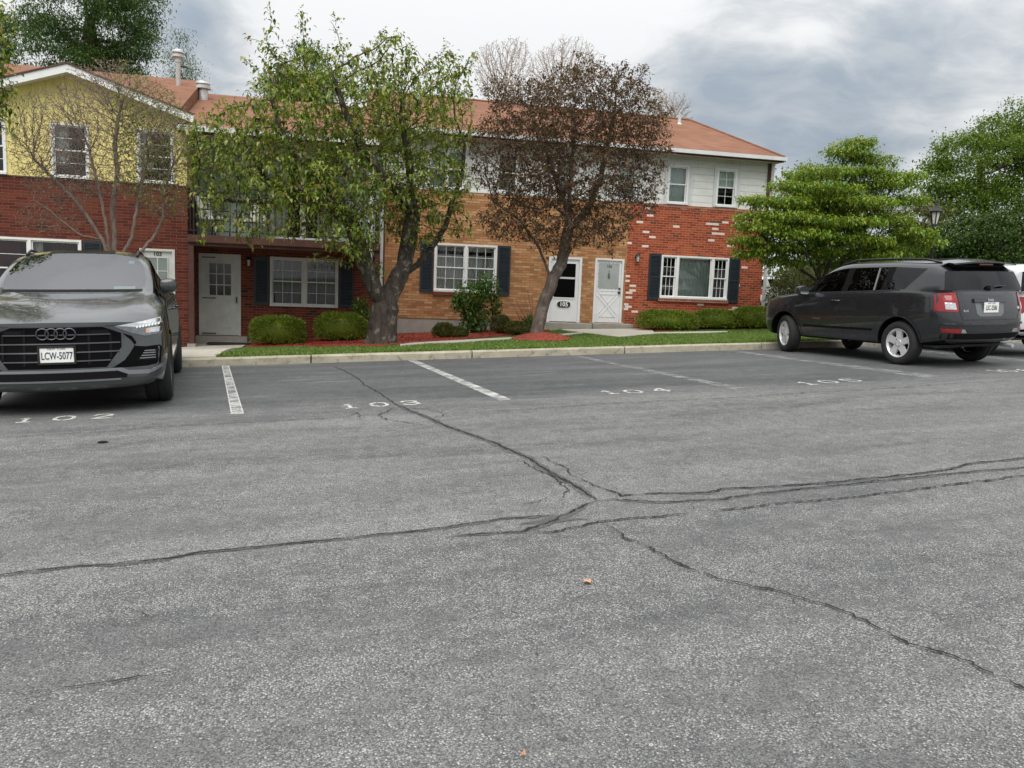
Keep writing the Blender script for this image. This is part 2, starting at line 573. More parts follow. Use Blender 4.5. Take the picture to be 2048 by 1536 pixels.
BARKD = bark_mat('dark_bark', (.03, .025, .02), (.08, .065, .05))
LV_CHERRY = leaf_mat('cherry_leaves', [(.028, .062, .009), (.075, .14, .014), (.15, .23, .024), (.25, .33, .045), (.36, .37, .09), (.24, .15, .06)], .40, .34, .6)
LV_PURPLE = leaf_mat('purple_leaves', [(.058, .022, .022), (.115, .044, .038), (.15, .068, .056), (.10, .10, .038), (.20, .125, .10), (.12, .11, .045), (.14, .052, .048)], .3, .5, .35)
LV_DOG = leaf_mat('dogwood_leaves', [(.05, .12, .016), (.12, .225, .022), (.20, .30, .036), (.28, .36, .05), (.34, .31, .07)], .35, .42, .4)
LV_MAPLE = leaf_mat('maple_leaves', [(.035, .078, .014), (.085, .15, .020), (.15, .22, .028), (.23, .30, .05)], .36, .5)
LV_DARK = leaf_mat('dark_leaves', [(.02, .045, .012), (.038, .078, .014), (.066, .115, .02), (.10, .15, .03)], .25, .5)
LV_CONIF = leaf_mat('conifer_needles', [(.026, .058, .016), (.05, .10, .024), (.085, .15, .036), (.13, .19, .055)], .25, .55)
LV_YEW = leaf_mat('yew_needles', [(.05, .09, .012), (.11, .175, .016), (.19, .25, .022), (.27, .30, .035)], .22, .5)
LV_BOX = leaf_mat('small_shrub_leaves', [(.05, .065, .012), (.09, .105, .018), (.14, .13, .035), (.06, .085, .015)], .2, .5)
LV_SHRUB = leaf_mat('shrub_leaves', [(.03, .085, .016), (.055, .14, .022), (.10, .20, .03), (.17, .26, .05)], .3, .4, .5)
LV_OLIVE = leaf_mat('olive_shrub_leaves', [(.05, .06, .015), (.085, .095, .025), (.13, .135, .045), (.18, .17, .075)], .25, .5)
BUDS = leaf_mat('tan_buds', [(.24, .17, .13), (.34, .26, .20), (.42, .33, .26)], .2, .8, .1)
PINKB = leaf_mat('pale_buds', [(.42, .33, .29), (.55, .46, .41), (.34, .30, .22)], .3, .8, .1)
P_AUDI = paint_mat('dark_grey_metallic_paint', (.030, .034, .035), .3, .22, .25)
P_JEEP = paint_mat('granite_metallic_paint', (.020, .021, .025), .5, .28, .35, .9)
P_WHITE = paint_mat('white_car_paint', (.74, .75, .77), .1, .3, .0)
RUBBER = M('tyre_rubber', (.018, .018, .018), .85, namt=.25, nscale=20)
PLAST = M('black_plastic', (.005, .005, .0055), .55, spec=.12, namt=.15, nscale=20)
GLOSSB = M('gloss_black', (.003, .003, .0034), .3, namt=.1, spec=.05, rvar=.03)
CHROME = M('satin_silver', (.62, .63, .64), .28, .9, namt=.06)
DCHROME = M('dark_chrome', (.10, .10, .11), .25, .9, namt=.08)
ALLOY = M('alloy_wheel', (.64, .65, .66), .35, .35, namt=.08)
GREYB = M('satin_grey_trim', (.20, .21, .22), .4, .6, namt=.08)
CGLASS = glass_mat('car_glass', (.30, .33, .33), 1.75)
CGLASS_D = glass_mat('tinted_car_glass', (.10, .105, .11), 1.45)
CGLASS_F = glass_mat('windshield_glass', (.42, .47, .47), 1.9, floor=.21)
REDL = M('red_lens', (.26, .006, .010), .15, coat=.7, namt=.15, nscale=30, rvar=.02)
CLEARL = M('clear_lens', (.55, .57, .58), .15, .5, namt=.2, nscale=40, rvar=.03)
DARKL = M('smoked_lens', (.17, .18, .19), .15, .4, namt=.3, nscale=30, rvar=.02)
AMBER = M('amber_lens', (.62, .33, .16), .3, namt=.1)
SEAT = M('dark_upholstery', (.035, .035, .037), .8, namt=.2, nscale=8)
PLATE = M('plate_white', (.78, .79, .76), .4, namt=.05)
PLATEB = M('plate_ink', (.02, .025, .06), .5, namt=.1)
STICK = M('sticker', (.62, .76, .64), .5, namt=.08, nscale=30)
LEAFD = M('fallen_leaf', (.45, .25, .16), .8, namt=.3, nscale=60)
LAMPG = M('frosted_lamp_glass', (.62, .60, .54), .3, namt=.12)


def text_pts(body, size=1.0, bold=.0):
    cu = bpy.data.curves.new('lettering', 'FONT')
    cu.body = body
    cu.size = size
    cu.align_x = 'CENTER'
    cu.align_y = 'CENTER'
    cu.resolution_u = 3
    cu.offset = bold
    o = bpy.data.objects.new('lettering', cu)
    COL.objects.link(o)
    dg = bpy.context.evaluated_depsgraph_get()
    me = bpy.data.meshes.new_from_object(o.evaluated_get(dg))
    V = [tuple(v.co) for v in me.vertices]
    F = [tuple(p.vertices) for p in me.polygons]
    bpy.data.objects.remove(o)
    bpy.data.meshes.remove(me)
    return V, F


def wall_text(body, size, cx, y, cz, name, mat, parent, sx=1.0, bold=.004):
    V, F = text_pts(body, size, bold)
    mb = MB()
    mb.add([(cx+v[0]*sx, y, cz+v[1]) for v in V], F)
    return mb.build(name, mat, parent)

# ------------------------------------------------------------------ camera, sky, sun
cam = bpy.data.objects.new('camera', bpy.data.cameras.new('camera'))
COL.objects.link(cam)
cam.data.sensor_width = 36.0
cam.data.lens = FPX/2048*36.0
cam.data.clip_start = .05
cam.data.clip_end = 5000
mw = Matrix.Identity(4)
for i in range(3):
    mw[i][0], mw[i][1], mw[i][2], mw[i][3] = cR[i], -cD[i], -cF[i], CAM[i]
cam.matrix_world = mw
SC.camera = cam

SUN_EL, SUN_AZ = math.radians(56), math.radians(205)      # azimuth clockwise from +Y


def make_sky():
    w = bpy.data.worlds.new('World')
    SC.world = w
    w.use_nodes = True
    t = NT.__new__(NT)
    t.t = w.node_tree
    t.t.nodes.clear()
    t.out = t.n('ShaderNodeOutputWorld')
    sky = t.n('ShaderNodeTexSky', sky_type='NISHITA')
    sky.sun_disc = False
    sky.sun_elevation = SUN_EL
    sky.sun_rotation = SUN_AZ
    sky.altitude = 100
    d = t.n('ShaderNodeTexCoord').outputs['Generated']
    s = t.n('ShaderNodeSeparateXYZ', {0: d})
    zz = t.math('MAXIMUM', s.outputs[2], 0.0)
    k = t.math('DIVIDE', 1.0, t.math('ADD', zz, .42))
    p = t.n('ShaderNodeCombineXYZ', {0: t.math('MULTIPLY', s.outputs[0], k), 1: t.math('MULTIPLY', s.outputs[1], k), 2: t.math('MULTIPLY', zz, .8)}).outputs[0]
    wv = t.n('ShaderNodeVectorMath', {0: t.noise(p, 1.7, 3, col=True), 1: (.5, .5, .5)}, operation='SUBTRACT').outputs[0]
    wv = t.n('ShaderNodeVectorMath', {0: wv, 3: .42}, operation='SCALE').outputs[0]
    p2 = t.vmath('ADD', p, wv)
    n1 = t.noise(t.mapping(p2, (1, 1, 2.2), loc=(3.1, .4, 0)), 1.7, 8, .55)
    n2 = t.noise(t.mapping(p2, (1, 1.3, 2.6), loc=(7, 2, 1)), 5.2, 9, .58)
    dens = t.math('ADD', t.math('MULTIPLY', n1, .50), t.math('MULTIPLY', n2, .50))

    def mass(px, py, rad, amt):
        v = ray(px, py)
        v = v/np.linalg.norm(v)
        dt = t.n('ShaderNodeVectorMath', {0: d, 1: tuple(v)}, operation='DOT_PRODUCT').outputs[1]
        ang = t.math('ARCCOSINE', t.math('MINIMUM', dt, 1.0))
        f = t.math('SUBTRACT', 1.0, t.math('DIVIDE', ang, rad), clamp=True)
        f = t.math('MULTIPLY', f, f)
        return t.math('MULTIPLY', f, amt)
    # thicker (darker) and thinner (brighter) parts of the cloud deck
    for args in [(1560, 210, .24, .22), (1720, 330, .18, .30), (1420, 170, .12, .12), (400, 40, .12, .30), (1900, 120, .2, .06), (430, 190, .1, .10),
                 (600, 60, .14, -.10), (900, 40, .26, -.20), (1150, 40, .22, -.14), (1850, 350, .06, -.2), (1620, 60, .2, -.10)]:
        dens = t.math('ADD', dens, mass(*args))
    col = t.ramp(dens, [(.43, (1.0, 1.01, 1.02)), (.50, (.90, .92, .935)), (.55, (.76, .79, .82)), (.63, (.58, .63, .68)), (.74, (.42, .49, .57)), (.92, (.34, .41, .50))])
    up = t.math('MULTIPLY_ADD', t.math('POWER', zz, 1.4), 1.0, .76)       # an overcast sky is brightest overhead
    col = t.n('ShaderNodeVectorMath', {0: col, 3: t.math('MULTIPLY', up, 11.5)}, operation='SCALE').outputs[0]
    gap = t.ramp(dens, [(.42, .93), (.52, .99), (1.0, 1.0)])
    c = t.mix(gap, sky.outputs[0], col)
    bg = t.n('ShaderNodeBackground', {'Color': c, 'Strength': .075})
    t.t.links.new(bg.outputs[0], t.out.inputs[0])


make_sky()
sl = bpy.data.lights.new('sun', 'SUN')
sl.energy = 2.2
sl.angle = math.radians(60)
sl.color = (1.0, .955, .88)
so = bpy.data.objects.new('sun', sl)
COL.objects.link(so)
sv = Vector((math.sin(SUN_AZ)*math.cos(SUN_EL), math.cos(SUN_AZ)*math.cos(SUN_EL), math.sin(SUN_EL)))
so.rotation_euler = (-sv).to_track_quat('-Z', 'Y').to_euler()
so.location = (-20, -20, 40)
SC.view_settings.view_transform = 'Standard'
SC.view_settings.look = 'None'
SC.view_settings.exposure = 0.30
SC.view_settings.gamma = 1.0

# ------------------------------------------------------------------ the ground


def pip(poly, P):
    P = np.asarray(P, float)
    x, y = P[:, 0], P[:, 1]
    ins = np.zeros(len(P), bool)
    n = len(poly)
    for i in range(n):
        x0, y0 = poly[i]
        x1, y1 = poly[(i+1) % n]
        c = ((y0 > y) != (y1 > y))
        with np.errstate(divide='ignore', invalid='ignore'):
            xi = (x1-x0)*(y-y0)/(y1-y0)+x0
        ins ^= c & (x < xi)
    return ins


def cdt(poly, step):
    poly = [(float(p[0]), float(p[1])) for p in poly]
    b = []
    for i in range(len(poly)):
        a, c = np.array(poly[i]), np.array(poly[(i+1) % len(poly)])
        n = max(1, int(np.linalg.norm(c-a)/step))
        for k in range(n):
            b.append(tuple(a+(c-a)*k/n))
    P = np.array(poly)
    g = np.array([(x, y) for x in np.arange(P[:, 0].min(), P[:, 0].max(), step) for y in np.arange(P[:, 1].min(), P[:, 1].max(), step)])
    pts = list(b)
    if len(g):
        ok = pip(poly, g)
        g = g[ok]
        B = np.array(b)
        if len(g):
            dm = np.min(np.linalg.norm(g[:, None]-B[None], axis=2), axis=1)
            pts += [tuple(q) for q in g[dm > step*.45]]
    ed = [(i, (i+1) % len(b)) for i in range(len(b))]
    r = delaunay_2d_cdt([Vector(p) for p in pts], ed, [], 1, 1e-6)
    V = [(v.x, v.y) for v in r[0]]
    F = []
    for f in r[2]:
        a, c, d_ = [V[i] for i in f[:3]]
        if (c[0]-a[0])*(d_[1]-a[1])-(c[1]-a[1])*(d_[0]-a[0]) < 0:
            f = tuple(reversed(f))
        F.append(tuple(f))
    return V, F


def terrain_patch(name, poly, off, mat, step=.3, rough=0.0, kind='structure', edge_drop=.06):
    V, F = cdt(poly, step)
    mb = MB()
    vs = []
    for x, y in V:
        z = float(gz(x, y))+off
        if rough:
            z += rough*(mnoise.noise((x*2.3, y*2.3, .3))+.6*mnoise.noise((x*7, y*7, 1.3)))
        vs.append((x, y, z))
    mb.add(vs, F)
    # small skirt so the sheet has an edge
    from collections import Counter
    ec = Counter()
    for f in F:
        for i in range(3):
            ec[(f[i], f[(i+1) % 3])] += 1
    for (a, b) in list(ec):
        if (b, a) not in ec:
            pa, pb = vs[a], vs[b]
            mb.add([pa, pb, (pb[0], pb[1], pb[2]-edge_drop), (pa[0], pa[1], pa[2]-edge_drop)], [(1, 0, 3, 2)])
    o = mb.build(name, mat, None, smooth=True, angle=50)
    return tag(o, kind=kind)


# car park: one tilted plane up to the kerb
xs = np.concatenate([np.arange(-60, -8, 6), np.arange(-8, 16, 1.0), np.arange(16, 91, 5)])
mb = MB()
V = []
for x in xs:
    for y in (-60, -20, 0, 6, 10, None):
        yy = kerbY(x)+.02 if y is None else y
        V.append((x, yy, zl(x, yy)))
F = [(i*6+j, (i+1)*6+j, (i+1)*6+j+1, i*6+j+1) for i in range(len(xs)-1) for j in range(5)]
lot = tag(mb.add(V, F).build('parking_lot', ASPHALT), kind='structure')
# far ground below everything
mb = MB()
for sx in (-1,):
    mb.quad((-1500, -1500, zl(-1500, 0)-1.6), (1500, -1500, zl(1500, 0)-1.6), (1500, 1500, zl(1500, 0)-1.6), (-1500, 1500, zl(-1500, 0)-1.6))
tag(mb.build('ground', FIELD), kind='structure')
# lawn terrain behind the kerb
xs = np.concatenate([np.arange(-60, -12, 4), np.arange(-12, 18, .5), np.arange(18, 95, 4)])
ds = [.13, .3, .6, 1, 1.5, 2, 2.5, 3, 3.5, 4, 4.5, 5, 5.5, 6, 6.5, 7, 7.5, 8, 10, 14, 20, 35, 60, 120]
V = []
for x in xs:
    for dd in ds:
        y = kerbY(x)+dd
        V.append((x, y, float(gz(x, y))-.02))
n = len(ds)
F = [(i*n+j, (i+1)*n+j, (i+1)*n+j+1, i*n+j+1) for i in range(len(xs)-1) for j in range(n-1)]
tag(np_mesh('lawn', V, F, SOIL, smooth=True), kind='structure')

# kerb stones (poured kerb with dark joints)
mb = MB()
joints = [-34, -28, -22, -16, -10, -7.0, -3.9, onG(622, 725)[0], onG(943, 716)[0], onG(1240, 705)[0], onG(1492, 694)[0], 11.8, 14.8, 17.8, 20.8, 26, 34, 50, 80]
for a, b in zip(joints[:-1], joints[1:]):
    a2, b2 = a+.012, b-.012
    ns = max(1, int((b2-a2)/.5))
    prof = [(0, -.25), (.006, KH-.02), (.026, KH), (.155, KH+.004), (.17, -.25)]
    vs = []
    for k in range(ns+1):
        x = a2+(b2-a2)*k/ns
        for (dy, dz) in prof:
            y = kerbY(x)+dy
            wob = .006*mnoise.noise((x*3, dy*9, dz*9)) if dz > 0 else 0
            vs.append((x, y+wob, zl(x, kerbY(x))+dz+wob))
    m = len(prof)
    fs = [(k*m+j, k*m+j+1, (k+1)*m+j+1, (k+1)*m+j) for k in range(ns) for j in range(m-1)]
    fs += [tuple(range(m)), tuple(ns*m+j for j in reversed(range(m)))]
    mb.add(vs, fs)
tag(mb.build('kerb', KERBC, smooth=True, angle=35), kind='structure')


# painted lines and stencilled numbers
def gquad(pts, off=.004, n=14):
    """px corners a,b (near kerb) c,d (far end): a->d and b->c sides"""
    A, B, C_, D_ = [onG(*p) for p in pts]
    mb = MB()
    for i in range(n):
        t0, t1 = i/n, (i+1)/n
        q = [A*(1-t0)+D_*t0, B*(1-t0)+C_*t0, B*(1-t1)+C_*t1, A*(1-t1)+D_*t1]
        mb.add([(p[0], p[1], zl(p[0], p[1])+off) for p in q], [(0, 1, 2, 3)])
    return mb


for i, (pts, m) in enumerate([([(443, 729), (457, 729), (488, 828), (462, 829)], LINE), ([(815, 721), (830, 720), (1022, 799), (1000, 802)], LINE),
                              ([(1138, 711), (1156, 711), (1488, 776), (1468, 779)], LINE_FADED), ([(1443, 701), (1462, 700), (1878, 752), (1852, 756)], LINE_FADED),
                              ([(1722, 692), (1742, 691), (2160, 729), (2136, 733)], LINE_FADED), ([(1985, 683), (2003, 682), (2460, 712), (2436, 716)], LINE_FADED),
                              ([(70, 737), (84, 737), (-88, 858), (-120, 858)], LINE)]):
    o = gquad(pts).build('parking_line', m, lot)
    if i == 0:                       # crisp paint left along both edges of this one
        (a, b, c_, d_) = pts
        e = MB()
        for (p, q, s) in ((a, d_, 1), (b, c_, -1)):
            P0, P1 = onG(*p), onG(*q)
            off = np.array([.014*s, 0, 0])
            e.add([(P0[0], P0[1], zl(*P0[:2])+.006), (P0[0]+off[0], P0[1], zl(*P0[:2])+.006),
                   (P1[0]+off[0], P1[1], zl(*P1[:2])+.006), (P1[0], P1[1], zl(*P1[:2])+.006)], [(0, 1, 2, 3)])
        e.build('parking_line_edge', STENCIL, lot)

STEN = {'1': [[(.25, .80), (.5, 1)], [(.5, 1), (.5, .02)], [(.25, 0), (.78, 0)]],
        '0': [[(.42, 1), (.12, .82), (.05, .55)], [(.05, .45), (.12, .18), (.42, 0)], [(.58, 0), (.88, .18), (.95, .45)], [(.95, .55), (.88, .82), (.58, 1)]],
        '2': [[(.05, .72), (.2, .95), (.46, 1)], [(.56, 1), (.9, .88), (.88, .6), (.55, .38)], [(.45, .31), (.08, .02)], [(.2, 0), (.98, 0)]],
        '3': [[(.05, .8), (.2, .97), (.44, 1)], [(.56, 1), (.88, .9), (.82, .6)], [(.36, .52), (.72, .52)], [(.84, .45), (.92, .15), (.56, 0)], [(.44, 0), (.15, .03), (.04, .2)]],
        '4': [[(.72, 1), (.72, .45)], [(.72, .3), (.72, 0)], [(.62, .98), (.05, .38)], [(.05, .32), (.6, .32)], [(.82, .32), (1, .32)]],
        '5': [[(.2, 1), (.95, 1)], [(.15, .95), (.12, .6)], [(.2, .58), (.5, .62)], [(.6, .6), (.92, .45), (.9, .15), (.58, 0)], [(.45, 0), (.12, .05), (.04, .18)]],
        '6': [[(.85, .92), (.5, 1), (.2, .82)], [(.14, .72), (.05, .3), (.2, .05), (.44, 0)], [(.56, 0), (.92, .12), (.92, .45), (.6, .56)], [(.46, .56), (.2, .46)]]}


def stencil(num, cps, w, h):
    mb = MB()
    for ch, (px, py) in zip(num, cps):
        c = onG(px, py)
        for st in STEN[ch]:
            P = []
            for (u, v) in st:
                lx, ly = (u-.5)*w, (v-.5)*h
                P.append((c[0]+lx*.996+ly*.092*-1, c[1]+lx*.092+ly*.996))
            for i in range(len(P)-1):
                a, b = np.array(P[i]), np.array(P[i+1])
                d = b-a
                L = np.linalg.norm(d)
                d /= L
                s = np.array([-d[1], d[0]])*.020
                a2, b2 = a-d*.012, b+d*.012
                q = [a2-s, b2-s, b2+s, a2+s]
                mb.add([(p[0], p[1], zl(p[0], p[1])+.0045+.0008*i) for p in q], [(0, 1, 2, 3)])
    return mb.build('stall_number', STENCIL, lot)


stencil('102', [(51, 841), (129, 837), (206, 833)], .19, .27)
stencil('103', [(699, 813), (758, 809.5), (821, 806)], .20, .29)
stencil('104', [(1218, 785), (1266, 783.5), (1321, 780.5)], .22, .28)
stencil('105', [(1613, 767), (1656, 764), (1701, 761)], .24, .28)
stencil('106', [(1990, 742.5), (2015, 742), (2052, 741)], .24, .28)


# cracks and crack sealer
def ribbon(px, w, jit, off, step=.05, seed=0, wv=.5, taper=True):
    G = [onG(*p)[:2] for p in px]
    pts = [G[0]]
    for a, b in zip(G[:-1], G[1:]):
        L = np.linalg.norm(b-a)
        n = max(1, int(L/step))
        for k in range(1, n+1):
            pts.append(a+(b-a)*k/n)
    pts = np.array(pts)
    tg = np.gradient(pts, axis=0)
    tg /= np.linalg.norm(tg, axis=1)[:, None]+1e-9
    nr = np.c_[-tg[:, 1], tg[:, 0]]
    n = len(pts)
    cum = np.arange(n)*step
    j = np.array([mnoise.noise((c*4.1, seed, 0))*.9+mnoise.noise((c*13, seed, 2))*.6+mnoise.noise((c*30, seed, 5))*.45+mnoise.noise((c*62, seed, 11))*.3 for c in cum])*jit
    ww = w*np.clip(1+wv*np.array([mnoise.noise((c*9, seed, 7))*1.3+.9*mnoise.noise((c*31, seed, 9)) for c in cum]), .3, 2.4)
    if taper:
        e = np.minimum(np.arange(n), np.arange(n)[::-1])*step
        ww = ww*np.clip(e/.25+.12, 0, 1)
    pts = pts+nr*j[:, None]
    Lp, Rp = pts+nr*ww[:, None]/2, pts-nr*ww[:, None]/2
    V = [(p[0], p[1], zl(p[0], p[1])+off) for k in range(n) for p in (Lp[k], Rp[k])]
    F = [(2*i, 2*i+1, 2*i+3, 2*i+2) for i in range(n-1)]
    return V, F


main = [(665, 733), (685, 740), (716, 757), (730, 771), (750, 781), (764, 790), (791, 809), (819, 821), (867, 841), (901, 856), (942, 870), (991, 888), (1053, 915), (1101, 946), (1142, 968), (1176, 990), (1196, 1002)]
rightA = [(1196, 1002), (1227, 1000), (1313, 1005), (1381, 1004), (1449, 999), (1500, 990), (1620, 977), (1760, 963), (1900, 948), (2060, 935), (2300, 915)]
rightB = [(1159, 959), (1190, 973), (1227, 985), (1244, 992), (1295, 988), (1415, 987), (1449, 978), (1500, 977), (1640, 968), (1800, 952), (1900, 940), (1935, 929), (2060, 916), (2300, 896)]
leftA = [(1196, 1002), (1165, 1014), (1135, 1030), (1101, 1045), (1046, 1064), (950, 1070), (892, 1077)]
leftB = [(1135, 1032), (1084, 1034), (1005, 1038), (964, 1046), (885, 1057), (800, 1067), (700, 1077), (558, 1091), (401, 1106), (335, 1119), (223, 1131), (157, 1133), (0, 1153), (-120, 1166), (-300, 1182)]
lowC = [(1046, 1065), (1108, 1065), (1159, 1055), (1196, 1046), (1265, 1038), (1319, 1035), (1364, 1029), (1391, 1023)]
lowD = [(1405, 1026), (1449, 1022), (1500, 1016), (1543, 1010), (1638, 1002), (1760, 990), (1900, 971), (2060, 951), (2300, 925)]
diag = [(1200, 1050), (1231, 1065), (1255, 1079), (1292, 1093), (1323, 1110), (1354, 1127), (1393, 1145), (1439, 1160), (1515, 1178), (1571, 1187), (1662, 1215), (1732, 1248), (1801, 1281), (1843, 1298), (1896, 1311), (1948, 1338), (2050, 1378), (2200, 1440), (2400, 1500)]
mb = MB()
for i, (px, w) in enumerate([(main[6:], .085), (rightA, .060), (rightB[4:], .055), (leftA, .065), (leftB, .042), (leftB[6:12], .035)]):
    V, F = ribbon(px, w, .03, .0040+.0004*i, seed=i+3, wv=.35)
    mb.add(V, F)
V, F = ribbon([(1040, 1050), (1100, 1040), (1180, 1040)], .14, .03, .0066, seed=77, wv=.5)
mb.add(V, F)
mb.build('crack_sealer', SEAL, lot)
mb = MB()
fine = [(main, .012, .02), (main[8:], .010, .035), (rightA, .010, .03), (rightB, .014, .035), (leftA, .012, .02), (leftB, .010, .02), (lowC, .015, .03), (lowD, .014, .03), (diag, .0105, .032),
        ([(1578, 1190), (1585, 1209), (1606, 1225)], .006, .02), ([(1022, 1016), (1073, 1005), (1101, 995), (1118, 990)], .006, .03),
        ([(1036, 918), (1067, 937), (1108, 956), (1138, 982), (1121, 1000)], .009, .03), ([(1084, 911), (1104, 925), (1135, 937), (1142, 950), (1159, 959)], .009, .03),
        ([(190, 1140), (227, 1141), (279, 1134), (324, 1124)], .012, .02), ([(-20, 878), (103, 870), (205, 865), (308, 855), (410, 850), (547, 843), (692, 836)], .010, .02),
        ([(795, 815), (754, 831), (778, 841), (812, 846), (867, 855)], .010, .04), ([(800, 815), (856, 820), (894, 828), (867, 838)], .009, .04),
        ([(894, 829), (1078, 818), (1181, 810), (1448, 797), (1531, 792), (1614, 786), (1738, 780), (1925, 767), (2060, 760)], .013, .03),
        ([(692, 836), (715, 825), (722, 840)], .008, .04), ([(1391, 1023), (1385, 1010), (1378, 1005)], .006, .02), ([(250, 1215), (290, 1232), (330, 1243)], .005, .02),
        ([(1800, 1212), (1860, 1228), (1950, 1238), (2050, 1262)], .004, .03), ([(1680, 1255), (1720, 1265), (1790, 1276)], .004, .02), ([(0, 1398), (140, 1378), (250, 1362), (380, 1340)], .006, .02)]
for i, (px, w, j) in enumerate(fine):
    V, F = ribbon(px, w, j, .0072+.0003*(i % 9), step=.014, seed=40+i, wv=1.1)
    mb.add(V, F)
mb.build('pavement_crack', CRACK, lot)

# concrete paths, mulch beds
T = lambda *a: [tuple(onT(*p)[:2]) for p in a]
yk = lambda x: kerbY(x)+.16
walk_poly = [(-3.35, yk(-3.35)), (-1.62, yk(-1.6))]+T((470, 698), (488, 693), (505, 684))+[(-1.62, 22.24), (-3.3, 22.24)]
terrain_patch('entry_walk', walk_poly, .022, CONC, .35)
pad_poly = T((1100, 658), (1150, 665), (1238, 676), (1312, 669), (1303, 661))+[(9.05, 21.85), (6.05, 21.85)]
terrain_patch('entry_pad', pad_poly, .03, CONC, .35)
strip1 = T((800, 693), (860, 689), (960, 684), (1060, 678), (1120, 673), (1165, 668.5), (1165, 666), (1120, 670), (1060, 674.5), (960, 680), (860, 685.5), (800, 690))
terrain_patch('narrow_path', strip1, .028, CONC, .3)
strip2 = T((1308, 669), (1380, 668), (1455, 666), (1455, 664), (1380, 665.4), (1308, 666.5))
terrain_patch('narrow_path', strip2, .03, CONC, .3)
bedA = T((490, 694.5), (560, 695.5), (650, 694.5), (760, 693), (810, 690), (850, 686), (900, 683), (960, 677), (1010, 673), (1060, 668), (1098, 662))+[(6.0, 21.9), (6.0, 22.26), (-1.5, 22.26)]
bedB = T((1268, 655), (1290, 660), (1313, 664), (1345, 662.5), (1400, 657.5), (1470, 655.5), (1545, 655.5))+[(13.4, 22.26), (9.1, 22.26)]
bedL = [(-12, 19.9), (-5.8, 19.3), (-3.9, 19.3), (-3.7, 20.7), (-12, 20.7)]
terrain_patch('mulch_bed', bedA, .035, MULCH, .22, .02)
terrain_patch('mulch_bed', bedB, .035, MULCH, .22, .02)
terrain_patch('mulch_bed', bedL, .035, MULCH, .3, .02)
ptree = onT(1071, 678)
ring = [(ptree[0]+.05+.68*math.cos(a), ptree[1]-.25+.85*math.sin(a)) for a in np.linspace(0, 2*PI, 20, endpoint=False)]
V, F = cdt(ring, .12)
mb = MB()
mb.add([(x, y, float(gz(x, y))+.01+.15*max(0, 1-((x-ptree[0]-.05)/.7)**2-((y-ptree[1]+.25)/.87)**2)+.02*mnoise.noise((x*9, y*9, 0))) for x, y in V], F)
tag(mb.build('mulch_mound', MULCH, smooth=True), kind='structure')
# loose chips over the beds
n = 15000
cp = np.c_[rng.uniform(-1.6, 13.4, n), rng.uniform(15.8, 22.3, n)]
ok = pip(bedA, cp) | pip(bedB, cp) | pip(ring, cp)
cp = cp[ok]
inr = pip(ring, cp)
n = len(cp)
zz = gz(cp[:, 0], cp[:, 1])+.05+np.where(inr, .13*np.clip(1-((cp[:, 0]-ptree[0]-.05)/.7)**2-((cp[:, 1]-ptree[1]+.25)/.87)**2, 0, 1)-.02, 0)
a = rng.uniform(0, 2*PI, n)
L, W = rng.uniform(.02, .06, n), rng.uniform(.008, .018, n)
dx, dy = np.c_[np.cos(a), np.sin(a)]*L[:, None], np.c_[-np.sin(a), np.cos(a)]*W[:, None]
tl = rng.uniform(-.6, .9, n)*L*.7
V = np.zeros((n, 4, 3))
for k, (s1, s2) in enumerate(((-1, -1), (1, -1), (1, 1), (-1, 1))):
    V[:, k, :2] = cp+s1*dx/2+s2*dy/2
    V[:, k, 2] = zz+s1*tl/2+rng.uniform(-.006, .006, n)
tag(np_mesh('bark_chips', V.reshape(-1, 3), np.arange(4*n).reshape(-1, 4), CHIPS), kind='stuff')

# grass
n = 210000
gp = np.c_[rng.uniform(-4.6, 15.5, n), rng.uniform(0, 1, n)]
gp[:, 1] = kerbY(gp[:, 0])+.17+gp[:, 1]**1.15*6.9
no = np.zeros(n, bool)
for pl in (walk_poly, pad_poly, strip1, strip2, bedA, bedB):
    no |= pip(pl, gp)
no |= pip([((x-ptree[0])*.9+ptree[0], (y-ptree[1])*.9+ptree[1]) for x, y in ring], gp)
no |= gp[:, 1] > 21.9
keep = ~no & ~((gp[:, 0] > -3.4) & (gp[:, 0] < -1.5) & (gp[:, 1] > 15.4))
gp = gp[keep]
n = len(gp)
hh = rng.uniform(.025, .06, n)*(1+.5*np.array([mnoise.noise((x*1.3, y*1.3, 4)) for x, y in gp]))
# ragged taller fringe at the kerb
hh *= np.where(gp[:, 1]-kerbY(gp[:, 0]) < .35, 1.35, 1.0)
a = rng.uniform(0, 2*PI, n)
w = rng.uniform(.006, .012, n)
ln = rng.normal(0, .5, (n, 2))*hh[:, None]
z0 = gz(gp[:, 0], gp[:, 1])-.02
V = np.zeros((n, 4, 3))
ca, sa = np.cos(a)*w, np.sin(a)*w
V[:, 0] = np.c_[gp[:, 0]-ca, gp[:, 1]-sa, z0]
V[:, 1] = np.c_[gp[:, 0]+ca, gp[:, 1]+sa, z0]
V[:, 2] = np.c_[gp[:, 0]+ca*.7+ln[:, 0]*.4, gp[:, 1]+sa*.7+ln[:, 1]*.4, z0+hh*.65]
V[:, 3] = np.c_[gp[:, 0]+ln[:, 0], gp[:, 1]+ln[:, 1], z0+hh]
Fq = np.arange(4*n).reshape(-1, 4)
F3 = np.concatenate([Fq[:, [0, 1, 2]], Fq[:, [0, 2, 3]]])
tag(np_mesh('grass', V.reshape(-1, 3), F3, GRASS), kind='stuff')

